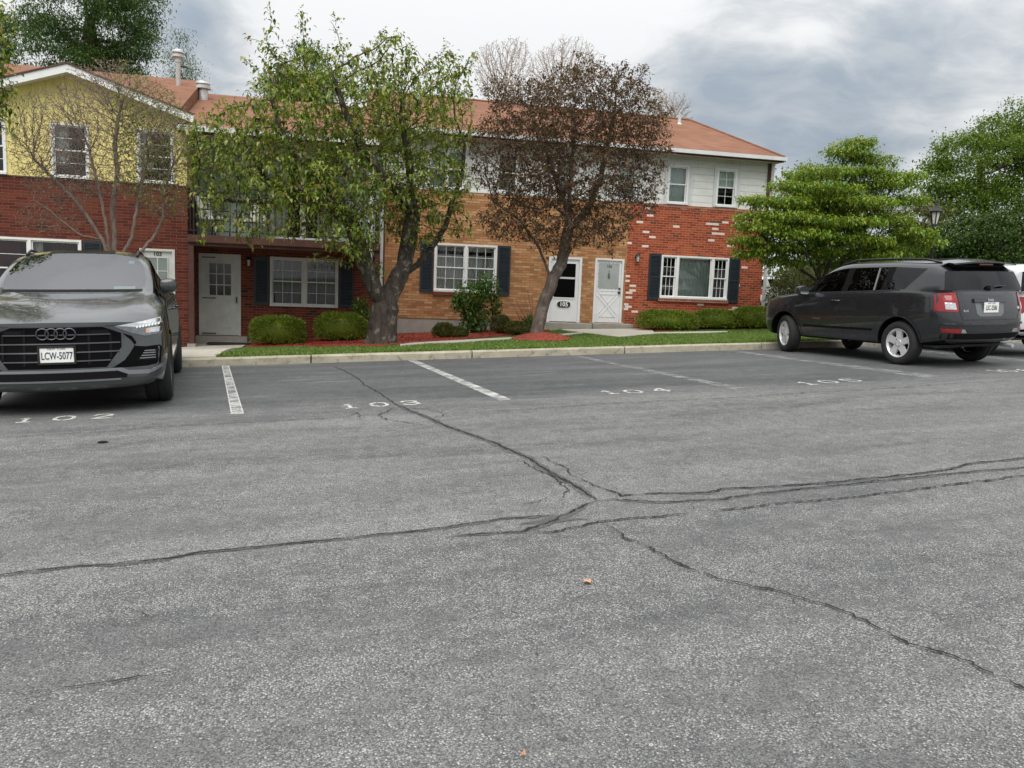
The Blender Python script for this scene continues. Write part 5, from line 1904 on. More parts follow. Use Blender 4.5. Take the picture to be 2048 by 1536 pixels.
def bush(name, label, c, rx, ry, rz, n, leafm, L=.05, group='shrubs along the house fronts', flat=.0, wid=.28, squash=0.0, core=True, lump=.08, cat='shrub'):
    """clipped shrub: leaf shell round a twiggy core; c is the ground point"""
    t = empty(name, tuple(c), label, cat, group)
    v = rng.normal(size=(n, 3))
    v /= np.linalg.norm(v, axis=1)[:, None]
    v[:, 2] = np.where(v[:, 2] < -.55, -v[:, 2], v[:, 2])
    e = np.sign(v)*np.abs(v)**(1-squash)
    rr = rng.uniform(.80, 1.03, n)
    lm = np.array([mnoise.noise((a*2.2+c[0], b*2.2, d*2.2)) for a, b, d in v])*lump+np.array([mnoise.noise((a*6+c[0], b*6, d*6)) for a, b, d in v])*lump*.6
    P = np.asarray(c)+e*(rr+lm)[:, None]*np.array([rx, ry, rz])+np.array([0, 0, rz*.92])
    keep = P[:, 2] > c[2]+.03
    P, v = P[keep], v[keep]
    A = v*.8+rng.normal(0, .55, v.shape)+np.array([0, 0, .25])
    Ls = rng.uniform(L*.7, L*1.3, len(P))
    leaf_mesh('foliage', P, A, Ls, Ls*wid, leafm, t, .1, .5)
    if core:
        mb = MB()
        m, q = 10, 16
        vs, fs = [], []
        for i in range(m+1):
            th = PI*i/m
            for j in range(q):
                ph = 2*PI*j/q
                d = np.array([math.sin(th)*math.cos(ph), math.sin(th)*math.sin(ph), math.cos(th)])
                d = np.sign(d)*np.abs(d)**(1-squash)
                p = np.asarray(c)+d*.80*np.array([rx, ry, rz])+np.array([0, 0, rz*.92])
                p[2] = max(p[2], c[2]+.02)
                vs.append(p)
        for i in range(m):
            for j in range(q):
                fs.append((i*q+j, (i+1)*q+j, (i+1)*q+(j+1) % q, i*q+(j+1) % q))
        mb.add(vs, fs)
        for k in range(4):
            a = k*1.7
            mb.tube([(c[0]+.05*math.cos(a), c[1]+.05*math.sin(a), c[2]-.05), (c[0]+.2*rx*math.cos(a), c[1]+.2*ry*math.sin(a), c[2]+.3*rz)], .02, 5)
        mb.build('branches', LV_YEW if leafm is LV_YEW else leafm, t, smooth=True)
    return t


def at_wall(px, y):
    p = onY(px, 600, y)
    return np.array([p[0], y, float(gz(p[0], y))])


def bw(px0, px1, Y):
    a, b = onY(px0, 640, Y), onY(px1, 640, Y)
    return (b[0]-a[0])/2, (a[0]+b[0])/2


for (p0, p1, Y, rz, lab, m, n, sq) in [(497, 617, 20.9, .37, 'clipped yew bush under the left half of the porch window', LV_YEW, 9000, .3), (626, 738, 21.0, .37, 'clipped yew bush under the porch window, beside the gnarled trunk', LV_YEW, 8500, .3),
                                       (1272, 1398, 21.3, .29, 'flat clipped yew bush left of three under the picture window', LV_YEW, 9000, .2), (1384, 1480, 21.5, .29, 'flat clipped yew bush in the middle under the picture window', LV_YEW, 7500, .2),
                                       (1462, 1560, 21.4, .33, 'flat clipped yew bush right of three, partly behind the compact SUV', LV_YEW, 7500, .2)]:
    hw_, cx_ = bw(p0, p1, Y)
    c_ = np.array([cx_, Y, float(gz(cx_, Y))])
    bush('yew_bush', lab, c_, hw_*.93, .55, rz, n, m, .062, squash=sq)
for (p0, p1, Y, rz, lab, m, n) in [(866, 912, 19.6, .19, 'small olive rounded shrub left of the tall leafy shrub', LV_BOX, 2600), (893, 936, 19.5, .14, 'low olive shrub touching the foot of the tall leafy shrub', LV_BOX, 1700),
                                   (982, 1022, 20.6, .25, 'rounded dark shrub right of the tall leafy shrub', LV_OLIVE, 3000), (1010, 1060, 20.0, .17, 'small olive shrub between the rounded dark shrub and the purple tree', LV_BOX, 2200)]:
    hw_, cx_ = bw(p0, p1, Y)
    c_ = np.array([cx_, Y, float(gz(cx_, Y))])
    bush('small_shrub', lab, c_, hw_, hw_, rz, n, m, .05, wid=.4, lump=.2)
# tall leafy shrub
c_ = at_wall(948, 21.4)
t = empty('leafy_shrub', tuple(c_), 'tall leafy green shrub in front of the tan brick window', 'shrub', 'shrubs along the house fronts')
P = blob_pts([(945, 590, 38, 28, 0, .42), (975, 575, 26, 30, 0, .35), (930, 610, 28, 22, 0, .35), (955, 630, 34, 25, 0, .38), (945, 655, 30, 18, 0, .33), (915, 600, 14, 12, 0, .2), (990, 610, 14, 20, 0, .2)], 21.4, 3400)
ctr = np.array([c_[0], c_[1], c_[2]+.7])
A = (P-ctr)*.8+rng.normal(0, .5, P.shape)-np.array([0, 0, .2])
Ls = rng.uniform(.06, .12, len(P))
leaf_mesh('foliage', P, A, Ls, Ls*.55, LV_SHRUB, t, .25, .8)
mb = MB()
for k in range(6):
    a = rng.uniform(0, 6.28)
    mb.tube([c_, c_+np.array([.12*math.cos(a), .12*math.sin(a), .5]), c_+np.array([.3*math.cos(a), .25*math.sin(a), 1.1+.15*k/5])], [.018, .013, .006], 5)
mb.build('stems', BARKP, t, smooth=True)
# plants behind/under
c_ = at_wall(722, 21.3)
t = empty('leafy_plant', tuple(c_), 'small dark leafy plant half hidden behind the gnarled trunk', 'plant', 'shrubs along the house fronts')
P = blob_pts([(722, 610, 18, 18, 0, .25), (728, 640, 16, 24, 0, .25)], 21.3, 420)
A = rng.normal(0, .7, P.shape)-np.array([0, 0, .3])
Ls = rng.uniform(.07, .13, len(P))
leaf_mesh('foliage', P, A, Ls, Ls*.5, LV_SHRUB, t, .3, .8)
MB().tube([c_, c_+np.array([.03, 0, .4]), c_+np.array([.0, 0, .8])], [.012, .01, .005], 5).build('stems', BARKP, t)
c_ = at_wall(1062, 21.2)
t = empty('twiggy_shrub', tuple(c_), 'thin bare red-brown twigs with a leafy base beside the white storm door', 'shrub', 'shrubs along the house fronts')
mb = MB()
for (x0, y0, x1, y1) in [(1062, 655, 1048, 590), (1062, 655, 1055, 582), (1060, 650, 1050, 610), (1062, 655, 1032, 600), (1060, 652, 1018, 600), (1065, 655, 1066, 585), (1064, 655, 1078, 600), (1040, 640, 1024, 605), (1060, 655, 1088, 625)]:
    a, b = onY(x0, y0, 21.2), onY(x1, y1, 21.15+rng.normal(0, .1))
    mb.tube([a, (a+b)/2+rng.normal(0, .03, 3), b], [.012, .008, .004], 4)
mb.build('twigs', BARKP, t, smooth=True)
P = blob_pts([(1066, 645, 22, 14, 0, .25)], 21.2, 330)
A = rng.normal(0, .6, P.shape)+np.array([0, 0, .5])
Ls = rng.uniform(.08, .16, len(P))
leaf_mesh('foliage', P, A, Ls, Ls*.3, LV_SHRUB, t, .3, .8)
# big rounded shrub behind the compact SUV's hood
c_ = np.array([onY(1590, 600, 21.6)[0], 21.6, .55])
t = empty('round_shrub', tuple(c_), 'large rounded olive-green shrub right of the house corner downspout', 'shrub', 'shrubs along the house fronts')
P = blob_pts([(1590, 570, 48, 45, 0, .6), (1560, 590, 30, 30, 0, .5), (1620, 585, 40, 40, 0, .6), (1650, 570, 50, 40, .3, .6)], 21.6, 9000, .5)
A = rng.normal(0, .8, P.shape)
Ls = rng.uniform(.05, .09, len(P))
leaf_mesh('foliage', P, A, Ls, Ls*.5, LV_OLIVE, t, .2, .7)
mb = MB()
for k in range(5):
    a = k*1.3
    mb.tube([c_-np.array([0, 0, .2]), c_+np.array([.3*math.cos(a), .2*math.sin(a), .5]), c_+np.array([.5*math.cos(a), .4*math.sin(a), 1.0])], [.03, .02, .008], 5)
mb.build('stems', BARKD, t, smooth=True)

# ------------------------------------------------------------------ lamp post
lp = onY(1867, 470, 20.5)
g0 = float(gz(lp[0], 20.5))
t = empty('lamp_post', (lp[0], 20.5, g0), 'black lamp post with a lantern head standing beside the layered tree', 'lamp post')
zt = float(onY(1867, 450, 20.5)[2])
mb = MB().lathe([(0, g0-.1), (.12, g0-.1), (.12, g0+.15), (.075, g0+.25), (.06, g0+.6), (.05, zt-.1), (.075, zt-.06), (.06, zt)], (lp[0], 20.5, 0), n=14)
mb.build('post', BLACK, t, smooth=True, angle=35)
k = 1.0
mb = MB()
mb.lathe([(0, zt), (.09, zt), (0.0840, zt+0.0270), (0, zt+.03)], (lp[0], 20.5, 0), n=12)
mb.lathe([(0.1974, zt+0.3600), (0.2016, zt+0.3870), (0.1260, zt+0.4680), (0.0924, zt+0.5220), (0.0588, zt+0.5400), (0.0504, zt+0.5940), (0.0168, zt+0.6120), (0.0210, zt+0.6390), (0, zt+.74)], (lp[0], 20.5, 0), n=6)
mb.lathe([(0, zt+.355), (0.1974, zt+0.3600)], (lp[0], 20.5, 0), n=6)
for q in range(6):
    a = q*PI/3
    mb.bar((lp[0]+.08*math.cos(a), 20.5+.08*math.sin(a), zt+.02), (lp[0]+.143*math.cos(a), 20.5+.143*math.sin(a), zt+.36), .022, .022)
h_ = mb.build('lantern_head', BLACK, t)
MB().lathe([(0.0714, zt+0.0288), (0.1302, zt+0.3528)], (lp[0], 20.5, 0), n=6).build('lamp_glass', LAMPG, h_)

# ------------------------------------------------------------------ cars


def shell(stations, aF, aR, matf, crease=(), bulF=None, bulR=None, arches=(), archr=.40, sub=2, archy=.56, mf=None, mr=None):
    """loft a car body: stations front to back, each 11 half-section points (x,y,z) from the underside centre to the roof centre"""
    bm = bmesh.new()
    cl = bm.edges.layers.float.get('crease_edge') or bm.edges.layers.float.new('crease_edge')
    rings = []
    for st in stations:
        left = [bm.verts.new(p) for p in st]
        right = {j: bm.verts.new((st[j][0], -st[j][1], st[j][2])) for j in range(1, 10)}
        rings.append((left, right))

    def face(vs, m):
        try:
            f = bm.faces.new(vs)
            f.material_index = m
            f.smooth = True
        except ValueError:
            pass
    for i in range(len(stations)-1):
        (l0, r0), (l1, r1) = rings[i], rings[i+1]
        for j in range(10):
            m = matf(i, j)
            face([l0[j], l1[j], l1[j+1], l0[j+1]], m)
            g = lambda L, R, k: R[k] if k in R else L[k]
            face([g(l0, r0, j+1), g(l1, r1, j+1), g(l1, r1, j), g(l0, r0, j)], m)

    def close(ri, a, bul, sgn, mfun):
        L, R = rings[ri]
        top = [L[k] for k in range(a, 11)]+[R[k] for k in range(9, a-1, -1)]
        K = len(top)
        fr = [t.co.y/top[0].co.y for t in top]
        rows = {a: top}
        for j in range(1, a):
            row = [L[j]]
            for k in range(1, K-1):
                f = fr[k]
                b = bul[j]*(1-f*f) if bul else 0
                row.append(bm.verts.new((L[j].co.x+sgn*b, L[j].co.y*f, L[j].co.z)))
            row.append(R[j])
            rows[j] = row
        for j in range(1, a):
            for k in range(K-1):
                q = [rows[j][k], rows[j+1][k], rows[j+1][k+1], rows[j][k+1]]
                face(q if sgn > 0 else q[::-1], mfun(j, k) if mfun else 0)
        q = [L[0]]+rows[1]
        face(q, 1)
        return rows
    rf = close(0, aF, bulF, 1, mf)
    rr_ = close(len(stations)-1, aR, bulR, -1, mr)
    for (j, i0, i1, c) in crease:
        for i in range(i0, i1):
            for side in (0, 1):
                a = rings[i][side].get(j) if side else rings[i][0][j]
                b = rings[i+1][side].get(j) if side else rings[i+1][0][j]
                if a is None or b is None:
                    continue
                e = bm.edges.get((a, b))
                if e:
                    e[cl] = c
    for rows, a, cc in ((rf, aF, .55), (rr_, aR, .55)):
        for k in range(len(rows[a])-1):
            e = bm.edges.get((rows[a][k], rows[a][k+1]))
            if e:
                e[cl] = cc
    for e in bm.edges:
        mi = set(f.material_index for f in e.link_faces)
        if len(mi) > 1 and mi & {2, 3, 4, 6}:
            e[cl] = max(e[cl], .86)
    bmesh.ops.recalc_face_normals(bm, faces=bm.faces)
    me = bpy.data.meshes.new('shell')
    bm.to_mesh(me)
    bm.free()
    for i in range(8):
        me.materials.append(bpy.data.materials.get('tmp%d' % i) or bpy.data.materials.new('tmp%d' % i))
    o = bpy.data.objects.new('shell', me)
    COL.objects.link(o)
    s = o.modifiers.new('s', 'SUBSURF')
    s.levels = s.render_levels = sub
    tmp = []
    for (ax, side) in arches:
        mb = MB().lathe([(0, -.36), (archr, -.36), (archr, .36), (0, .36)], (0, 0, 0), 'y', 40)
        c = mb.build('cut', bpy.data.materials['tmp1'])
        c.location = (ax, side*(archy+.36), .355)
        c.data.materials.clear()
        c.data.materials.append(bpy.data.materials['tmp7'])
        b = o.modifiers.new('b', 'BOOLEAN')
        b.object = c
        b.operation = 'DIFFERENCE'
        b.solver = 'EXACT'
        b.material_mode = 'TRANSFER'
        tmp.append(c)
    dg = bpy.context.evaluated_depsgraph_get()
    dg.update()
    ev = bpy.data.meshes.new_from_object(o.evaluated_get(dg))
    names = [m.name if m else 'tmp0' for m in ev.materials]
    for p in ev.polygons:
        if p.material_index < len(names) and names[p.material_index] == 'tmp7':
            p.material_index = 7
        elif p.material_index < len(names):
            p.material_index = int(names[p.material_index][3:])
    for c in tmp:
        bpy.data.objects.remove(c)
    bpy.data.objects.remove(o)
    return ev


def split_mesh(ev, idxs, loose=False):
    """faces with the given material indices as plain (verts, faces) lists, split into connected pieces when asked"""
    polys = [tuple(p.vertices) for p in ev.polygons if p.material_index in idxs]
    if not loose:
        groups = [polys]
    else:
        parent = {}

        def find(a):
            while parent.setdefault(a, a) != a:
                parent[a] = parent[parent[a]]
                a = parent[a]
            return a
        for p in polys:
            for v in p[1:]:
                parent[find(v)] = find(p[0])
        d = {}
        for p in polys:
            d.setdefault(find(p[0]), []).append(p)
        groups = list(d.values())
    out = []
    for g in groups:
        ids = sorted(set(v for p in g for v in p))
        mp = {v: i for i, v in enumerate(ids)}
        out.append(([tuple(ev.vertices[v].co) for v in ids], [tuple(mp[v] for v in p) for p in g]))
    return out


def part(name, VF, mat, par, angle=38, smooth=True):
    me = bpy.data.meshes.new(name)
    me.from_pydata(VF[0], [], VF[1])
    return link_mesh(name, me, mat, par, False, smooth, angle)


AX = {'front': lambda a, b: (Vector((6, a, b)), Vector((-1, 0, 0))), 'rear': lambda a, b: (Vector((-6, a, b)), Vector((1, 0, 0))),
      'left': lambda a, b: (Vector((a, 4, b)), Vector((0, -1, 0))), 'right': lambda a, b: (Vector((a, -4, b)), Vector((0, 1, 0))),
      'top': lambda a, b: (Vector((a, b, 5)), Vector((0, 0, -1)))}


class Skin:
    def __init__(self, ev):
        self.t = BVHTree.FromPolygons([v.co.copy() for v in ev.vertices], [tuple(p.vertices) for p in ev.polygons])

    def hit(self, plane, a, b, off=0.0):
        o, d = AX[plane](a, b)
        h = self.t.ray_cast(o, d)
        if h[0] is None:
            return None
        return h[0]-d*off

    def patch(self, plane, poly, off=.006, thick=.03, step=.05):
        V, F = cdt(poly, step)
        P, ok = [], []
        last = None
        for a, b in V:
            h = self.hit(plane, a, b, off)
            P.append(h)
        hs = [p for p in P if p is not None]
        if not hs:
            return MB()
        d = AX[plane](0, 0)[1]
        # points that miss the body take the depth of the nearest hit
        for i, p in enumerate(P):
            if p is None:
                a, b = V[i]
                o, _ = AX[plane](a, b)
                j = min((k for k in range(len(V)) if P[k] is not None and V[k] is not V[i]), key=lambda k: (V[k][0]-a)**2+(V[k][1]-b)**2)
                q = P[j]
                P[i] = Vector((q.x if abs(d.x) > .5 else o.x, q.y if abs(d.y) > .5 else o.y, q.z if abs(d.z) > .5 else o.z))
        mb = MB()
        mb.add(P, F)
        from collections import Counter
        ec = set((f[i], f[(i+1) % 3]) for f in F for i in range(3))
        for (a, b) in ec:
            if (b, a) not in ec:
                mb.add([P[a], P[b], P[b]+d*thick, P[a]+d*thick], [(0, 1, 2, 3)])
        return mb

    def ribbon(self, plane, pts, w=.008, off=.002, step=.03, closed=False):
        Q = []
        pts = [np.array(p, float) for p in pts]
        if closed:
            pts.append(pts[0])
        for a, b in zip(pts[:-1], pts[1:]):
            n = max(1, int(np.linalg.norm(b-a)/step))
            for k in range(n):
                Q.append(a+(b-a)*k/n)
        Q.append(pts[-1])
        Q = np.array(Q)
        T_ = np.gradient(Q, axis=0)
        T_ /= np.linalg.norm(T_, axis=1)[:, None]+1e-9
        N = np.c_[-T_[:, 1], T_[:, 0]]*w/2
        mb = MB()
        L = [(self.hit(plane, *(q+n), off), self.hit(plane, *(q-n), off)) for q, n in zip(Q, N)]
        for (a, b), (c, d) in zip(L[:-1], L[1:]):
            if None in (a, b, c, d):
                continue
            mb.add([a, b, d, c], [(0, 1, 2, 3)])
        return mb

    def text(self, plane, body, size, a, b, off=.004, sx=1.0):
        V, F = text_pts(body, size)
        mb = MB()
        P = []
        for v in V:
            u = v[0]*sx
            if plane in ('rear', 'left'):
                u = -u
            P.append(self.hit(plane, a+u, b+v[1], off) or Vector((0, 0, 0)))
        mb.add(P, F)
        return mb


def flat_text(body, size, origin, ux, uy, sx=1.0, bold=0.0):
    V, F = text_pts(body, size, bold)
    o, ux, uy = Vector(origin), Vector(ux), Vector(uy)
    return MB().add([o+ux*v[0]*sx+uy*v[1] for v in V], F)


def wheel(par, x, y, r, w, rimr, steer=0.0, style='five', tyre=RUBBER, alloy=ALLOY):
    """tyre is the part, the rim hangs from it; outer side is +y for the car's left"""
    s = 1 if y > 0 else -1
    h = w/2
    mb = MB().lathe([(rimr-.01, -h*.80), (rimr+.012, -h*.95), (r-.045, -h), (r-.012, -h*.82), (r, -h*.55), (r, -h*.08), (r-.008, -h*.06), (r-.008, h*.06), (r, h*.08), (r, h*.55), (r-.012, h*.82), (r-.045, h), (rimr+.012, h*.95), (rimr-.01, h*.80)], (0, 0, 0), 'y', 40)
    o = mb.build('wheel', tyre, par, world=False, smooth=True, angle=40)
    o.location = (x, y, r)
    o.rotation_euler = (0, 0, steer)
    rm = MB()
    yo = s*h*.72
    rm.lathe([(rimr, s*h*.85), (rimr-.012, s*h*.86), (rimr-.03, s*h*.6), (rimr-.035, -s*h*.7)], (0, 0, 0), 'y', 40)
    rm.lathe([(0, yo), (.055, yo), (.075, yo-s*.02), (.08, yo-s*.05)], (0, 0, 0), 'y', 20)
    ns = 5 if style == 'five' else 10
    for k in range(ns):
        a = 2*PI*k/ns+PI/2
        ca, sa = math.cos(a), math.sin(a)
        wi, wo = (.050, .044) if style == 'five' else (.02, .016)
        if style == 'five':
            wo = .062
        pts = []
        for (rr, ww, yy) in ((.06, wi, yo-s*.004), (rimr*.62, (wi+wo)/2*.82, yo-s*.006), (rimr-.015, wo, s*h*.72)):
            pts += [(rr*ca-ww*sa, yy, rr*sa+ww*ca), (rr*ca+ww*sa, yy, rr*sa-ww*ca), (rr*ca+ww*sa*1.15, yy-s*.035, rr*sa-ww*ca*1.15), (rr*ca-ww*sa*1.15, yy-s*.035, rr*sa+ww*ca*1.15)]
        rm.add(pts, [(0, 1, 5, 4), (4, 5, 9, 8), (1, 2, 6, 5), (5, 6, 10, 9), (3, 0, 4, 7), (7, 4, 8, 11)])
    for k in range(5):
        a = 2*PI*k/5+.3
        rm.lathe([(0, yo+s*.004), (.010, yo+s*.003), (.010, yo-s*.01)], (.055*math.cos(a)*.75, 0, .055*math.sin(a)*.75), 'y', 8)
    ro = rm.build('rim', alloy, o, world=False, smooth=True, angle=30)
    bk = MB().lathe([(0, -s*h*.2), (rimr-.036, -s*h*.2)], (0, 0, 0), 'y', 30)
    bk.lathe([(.05, -s*.01), (rimr*.72, -s*.01), (rimr*.72, -s*.03)], (0, 0, 0), 'y', 24)
    bk.build('brake', PLAST, o, world=False)
    return o


def plate(par, origin, ux, uy, nrm, main_txt, top, frame=BLACK):
    o, ux, uy, n = Vector(origin), Vector(ux), Vector(uy), Vector(nrm)
    w, h = .305, .153

    def bx(hw, hh, z0, z1):
        vs = [o+ux*a*hw+uy*b*hh+n*c for a in (-1, 1) for b in (-1, 1) for c in (z0, z1)]
        return MB().add(vs, [(0, 1, 3, 2), (4, 6, 7, 5), (0, 4, 5, 1), (2, 3, 7, 6), (0, 2, 6, 4), (1, 5, 7, 3)])
    p = bx(w/2, h/2, .004, .010).build('licence_plate', PLATE, par, world=False)
    if frame:
        f = MB()
        for (a, b, hw, hh) in ((0, h/2+.004, w/2+.012, .010), (0, -h/2-.004, w/2+.012, .010), (-w/2-.004, 0, .010, h/2), (w/2+.004, 0, .010, h/2)):
            q = o+ux*a+uy*b
            vs = [q+ux*sa*hw+uy*sb*hh+n*c for sa in (-1, 1) for sb in (-1, 1) for c in (.0, .016)]
            f.add(vs, [(0, 1, 3, 2), (4, 6, 7, 5), (0, 4, 5, 1), (2, 3, 7, 6), (0, 2, 6, 4), (1, 5, 7, 3)])
        f.build('plate_frame', frame, p, world=False)
    t_ = flat_text(main_txt, .100, o+n*.012-uy*.010, ux, uy, .60, .0015)
    t_.build('plate_number', PLATEB, p, world=False)
    if top:
        flat_text(top, .030, o+n*.012+uy*(h/2-.016), ux, uy, 1.0).build('plate_state', PLATEB, p, world=False)
        flat_text('EXCELSIOR', .016, o+n*.012-uy*(h/2-.012), ux, uy, 1.0) if False else None
    return p


def interior(par, xf, xr, zs, yw, steer=True, roof=1.6):
    """dash, seats with headrests, floor"""
    m = MB()
    m.box(xr, xf, -yw, yw, .30, .34)
    m.box(xf-.32, xf, -yw, yw, .5, zs+.02)
    m.build('dashboard', SEAT, par, world=False)
    for (sx, rows) in ((xf-1.0, (-.38, .38)), (xf-1.95, (-.38, .38))):
        for sy in rows:
            q = MB()
            q.box(sx-.25, sx+.25, sy-.25, sy+.25, .55, .70)
            q.add([(sx-.26, sy-.24, .68), (sx-.12, sy-.24, .68), (sx-.12, sy+.24, .68), (sx-.26, sy+.24, .68), (sx-.42, sy-.2, zs+.16), (sx-.32, sy-.2, zs+.16), (sx-.32, sy+.2, zs+.16), (sx-.42, sy+.2, zs+.16)],
                  [(0, 1, 2, 3), (7, 6, 5, 4), (0, 4, 5, 1), (1, 5, 6, 2), (2, 6, 7, 3), (3, 7, 4, 0)])
            q.box(sx-.43, sx-.34, sy-.12, sy+.12, zs+.19, zs+.36)
            q.build('seat', SEAT, par, world=False, bevel=.02, smooth=True)
    if steer:
        c = Vector((xf-.46, .38, zs-.02))
        w_ = MB()
        pts = [c+Vector((.09*math.sin(a), .185*math.cos(a), .165*math.sin(a))) for a in np.linspace(0, 2*PI, 25)]
        w_.tube(pts, .014, 6, cap=False)
        w_.tube([c+Vector((0, .17, 0)), c, c+Vector((0, -.17, 0))], .014, 5)
        w_.tube([c, c+Vector((.25, 0, -.12))], .03, 6)
        w_.build('steering_wheel', BLACK, par, world=False, smooth=True)


def mirror(par, c, s, paint, w=.13):
    """door mirror; c is the middle of the housing, s the side"""
    m = MB()
    n = 14
    for i, (dx, k) in enumerate(((.075, .55), (.06, .85), (.01, 1.0), (-.06, 1.0), (-.075, .93))):
        for j in range(n):
            a = 2*PI*j/n
            e = lambda v: math.copysign(abs(v)**.7, v)
            m.v.append((c[0]+dx, c[1]+s*w*k*e(math.cos(a)), c[2]+.085*k*e(math.sin(a))))
    for i in range(4):
        for j in range(n):
            m.f.append((i*n+j, i*n+(j+1) % n, (i+1)*n+(j+1) % n, (i+1)*n+j))
    m.f.append(tuple(range(n)))
    o = m.build('mirror', paint, par, world=False, smooth=True, angle=45)
    g = MB()
    vs = [(c[0]-.076, c[1]+s*w*.86*math.copysign(abs(math.cos(a))**.7, math.cos(a)), c[2]+.072*math.copysign(abs(math.sin(a))**.7, math.sin(a))) for a in np.linspace(0, 2*PI, 20, endpoint=False)]
    g.add(vs, [tuple(range(20))])
    g.build('mirror_glass', M('mirror_glass_%d' % (int(c[0]*100)), (.75, .8, .8), .03, 1.0, namt=.02, rvar=.01), o, world=False)
    k = MB().bar((c[0]+.02, c[1]-s*(w+.12), c[2]-.085), (c[0]+.0, c[1]-s*.02, c[2]-.07), .05, .035)
    k.build('mirror_arm', BLACK, o, world=False)
    return o


def place_car(name, label, fl, rl, wb_front, half, sc, group, lift=0.0, cat='car'):
    """set a car by the ground contacts of its left front and left rear wheels"""
    F_ = np.array([fl[0], fl[1], zl(fl[0], fl[1])])
    R_ = np.array([rl[0], rl[1], zl(rl[0], rl[1])])
    f = Vector(F_-R_).normalized()
    up = Vector((-GX, -GY, 1)).normalized()
    l = up.cross(f).normalized()
    f = l.cross(up)
    m3 = Matrix((f, l, up)).transposed()
    # origin so that the front-left wheel lands on fl
    o = Vector((F_+R_)/2)-f*(wb_front)*sc-l*half*sc+up*lift
    return empty(name, tuple(o), label, cat, group, m3, sc)


# ---------------- dark grey SUV, nose towards the camera
CARS = 'cars parked in the marked bays'
AU = [
    [(1.95, 0, .24), (2.30, .76, .235), (2.27, .90, .30), (2.20, .955, .50), (2.13, .955, .74), (2.10, .90, .875), (2.22, .74, .905), (2.30, .56, .910), (2.35, .37, .912), (2.375, .18, .915), (2.38, 0, .915)],
    [(1.90, 0, .22), (1.98, .80, .22), (1.95, .94, .27), (1.93, .985, .50), (1.92, .985, .78), (1.92, .93, .955), (1.96, .79, 1.005), (1.99, .59, 1.03), (2.01, .385, 1.02), (2.02, .19, 1.025), (2.02, 0, 1.03)],
    [(1.5, 0, .22), (1.5, .80, .22), (1.5, .95, .26), (1.5, .995, .50), (1.5, 1.0, .84), (1.5, .95, 1.05), (1.5, .83, 1.105), (1.5, .62, 1.14), (1.5, .41, 1.125), (1.5, .2, 1.13), (1.5, 0, 1.135)],
    [(1.12, 0, .22), (1.12, .80, .22), (1.12, .94, .26), (1.12, .985, .5), (1.12, .985, .88), (1.12, .945, 1.08), (1.10, .87, 1.135), (1.09, .81, 1.18), (1.10, .745, 1.195), (1.18, .4, 1.185), (1.21, 0, 1.185)],
    [(.72, 0, .22), (.72, .80, .22), (.72, .94, .26), (.72, .985, .5), (.72, .985, .88), (.72, .95, 1.09), (.80, .885, 1.13), (.74, .795, 1.345), (.71, .74, 1.38), (.79, .4, 1.41), (.81, 0, 1.42)],
    [(.30, 0, .22), (.30, .80, .22), (.30, .94, .26), (.30, .985, .5), (.30, .985, .88), (.30, .955, 1.09), (.42, .895, 1.135), (.30, .735, 1.555), (.25, .655, 1.61), (.29, .36, 1.645), (.31, 0, 1.655)],
    [(-.05, 0, .22), (-.05, .80, .22), (-.05, .94, .26), (-.05, .985, .5), (-.05, .985, .88), (-.05, .955, 1.095), (-.05, .90, 1.14), (-.05, .72, 1.60), (-.05, .635, 1.665), (-.05, .34, 1.695), (-.05, 0, 1.702)],
    [(-.16, 0, .22), (-.16, .80, .22), (-.16, .94, .26), (-.16, .985, .5), (-.16, .985, .88), (-.16, .955, 1.10), (-.16, .90, 1.145), (-.16, .718, 1.60), (-.16, .633, 1.668), (-.16, .34, 1.698), (-.16, 0, 1.705)],
    [(-1.05, 0, .22), (-1.05, .80, .22), (-1.05, .94, .26), (-1.05, .99, .5), (-1.05, .99, .9), (-1.05, .96, 1.12), (-1.05, .90, 1.165), (-1.05, .70, 1.545), (-1.05, .615, 1.63), (-1.05, .33, 1.665), (-1.05, 0, 1.672)],
    [(-1.8, 0, .24), (-1.8, .80, .24), (-1.8, .94, .28), (-1.8, .99, .5), (-1.8, .99, .9), (-1.8, .95, 1.13), (-1.75, .88, 1.19), (-1.78, .70, 1.36), (-1.75, .6, 1.46), (-1.8, .32, 1.51), (-1.8, 0, 1.52)],
    [(-2.2, 0, .34), (-2.3, .74, .34), (-2.36, .88, .40), (-2.42, .93, .6), (-2.42, .93, .88), (-2.40, .91, 1.06), (-2.36, .86, 1.11), (-2.34, .78, 1.135), (-2.32, .6, 1.155), (-2.34, .3, 1.165), (-2.35, 0, 1.165)],
]


def au_mat(i, j):
    if 3 <= i <= 4 and j in (8, 9):
        return 2
    if j == 6 and 3 <= i <= 8 and i != 6:
        return 3
    if j == 6 and i == 6:
        return 5
    if i in (5, 6, 7) and j in (9,):
        return 4
    if j == 0:
        return 1
    if j == 1:
        return 5
    if i == 9 and j in (8, 9):
        return 6
    return 0


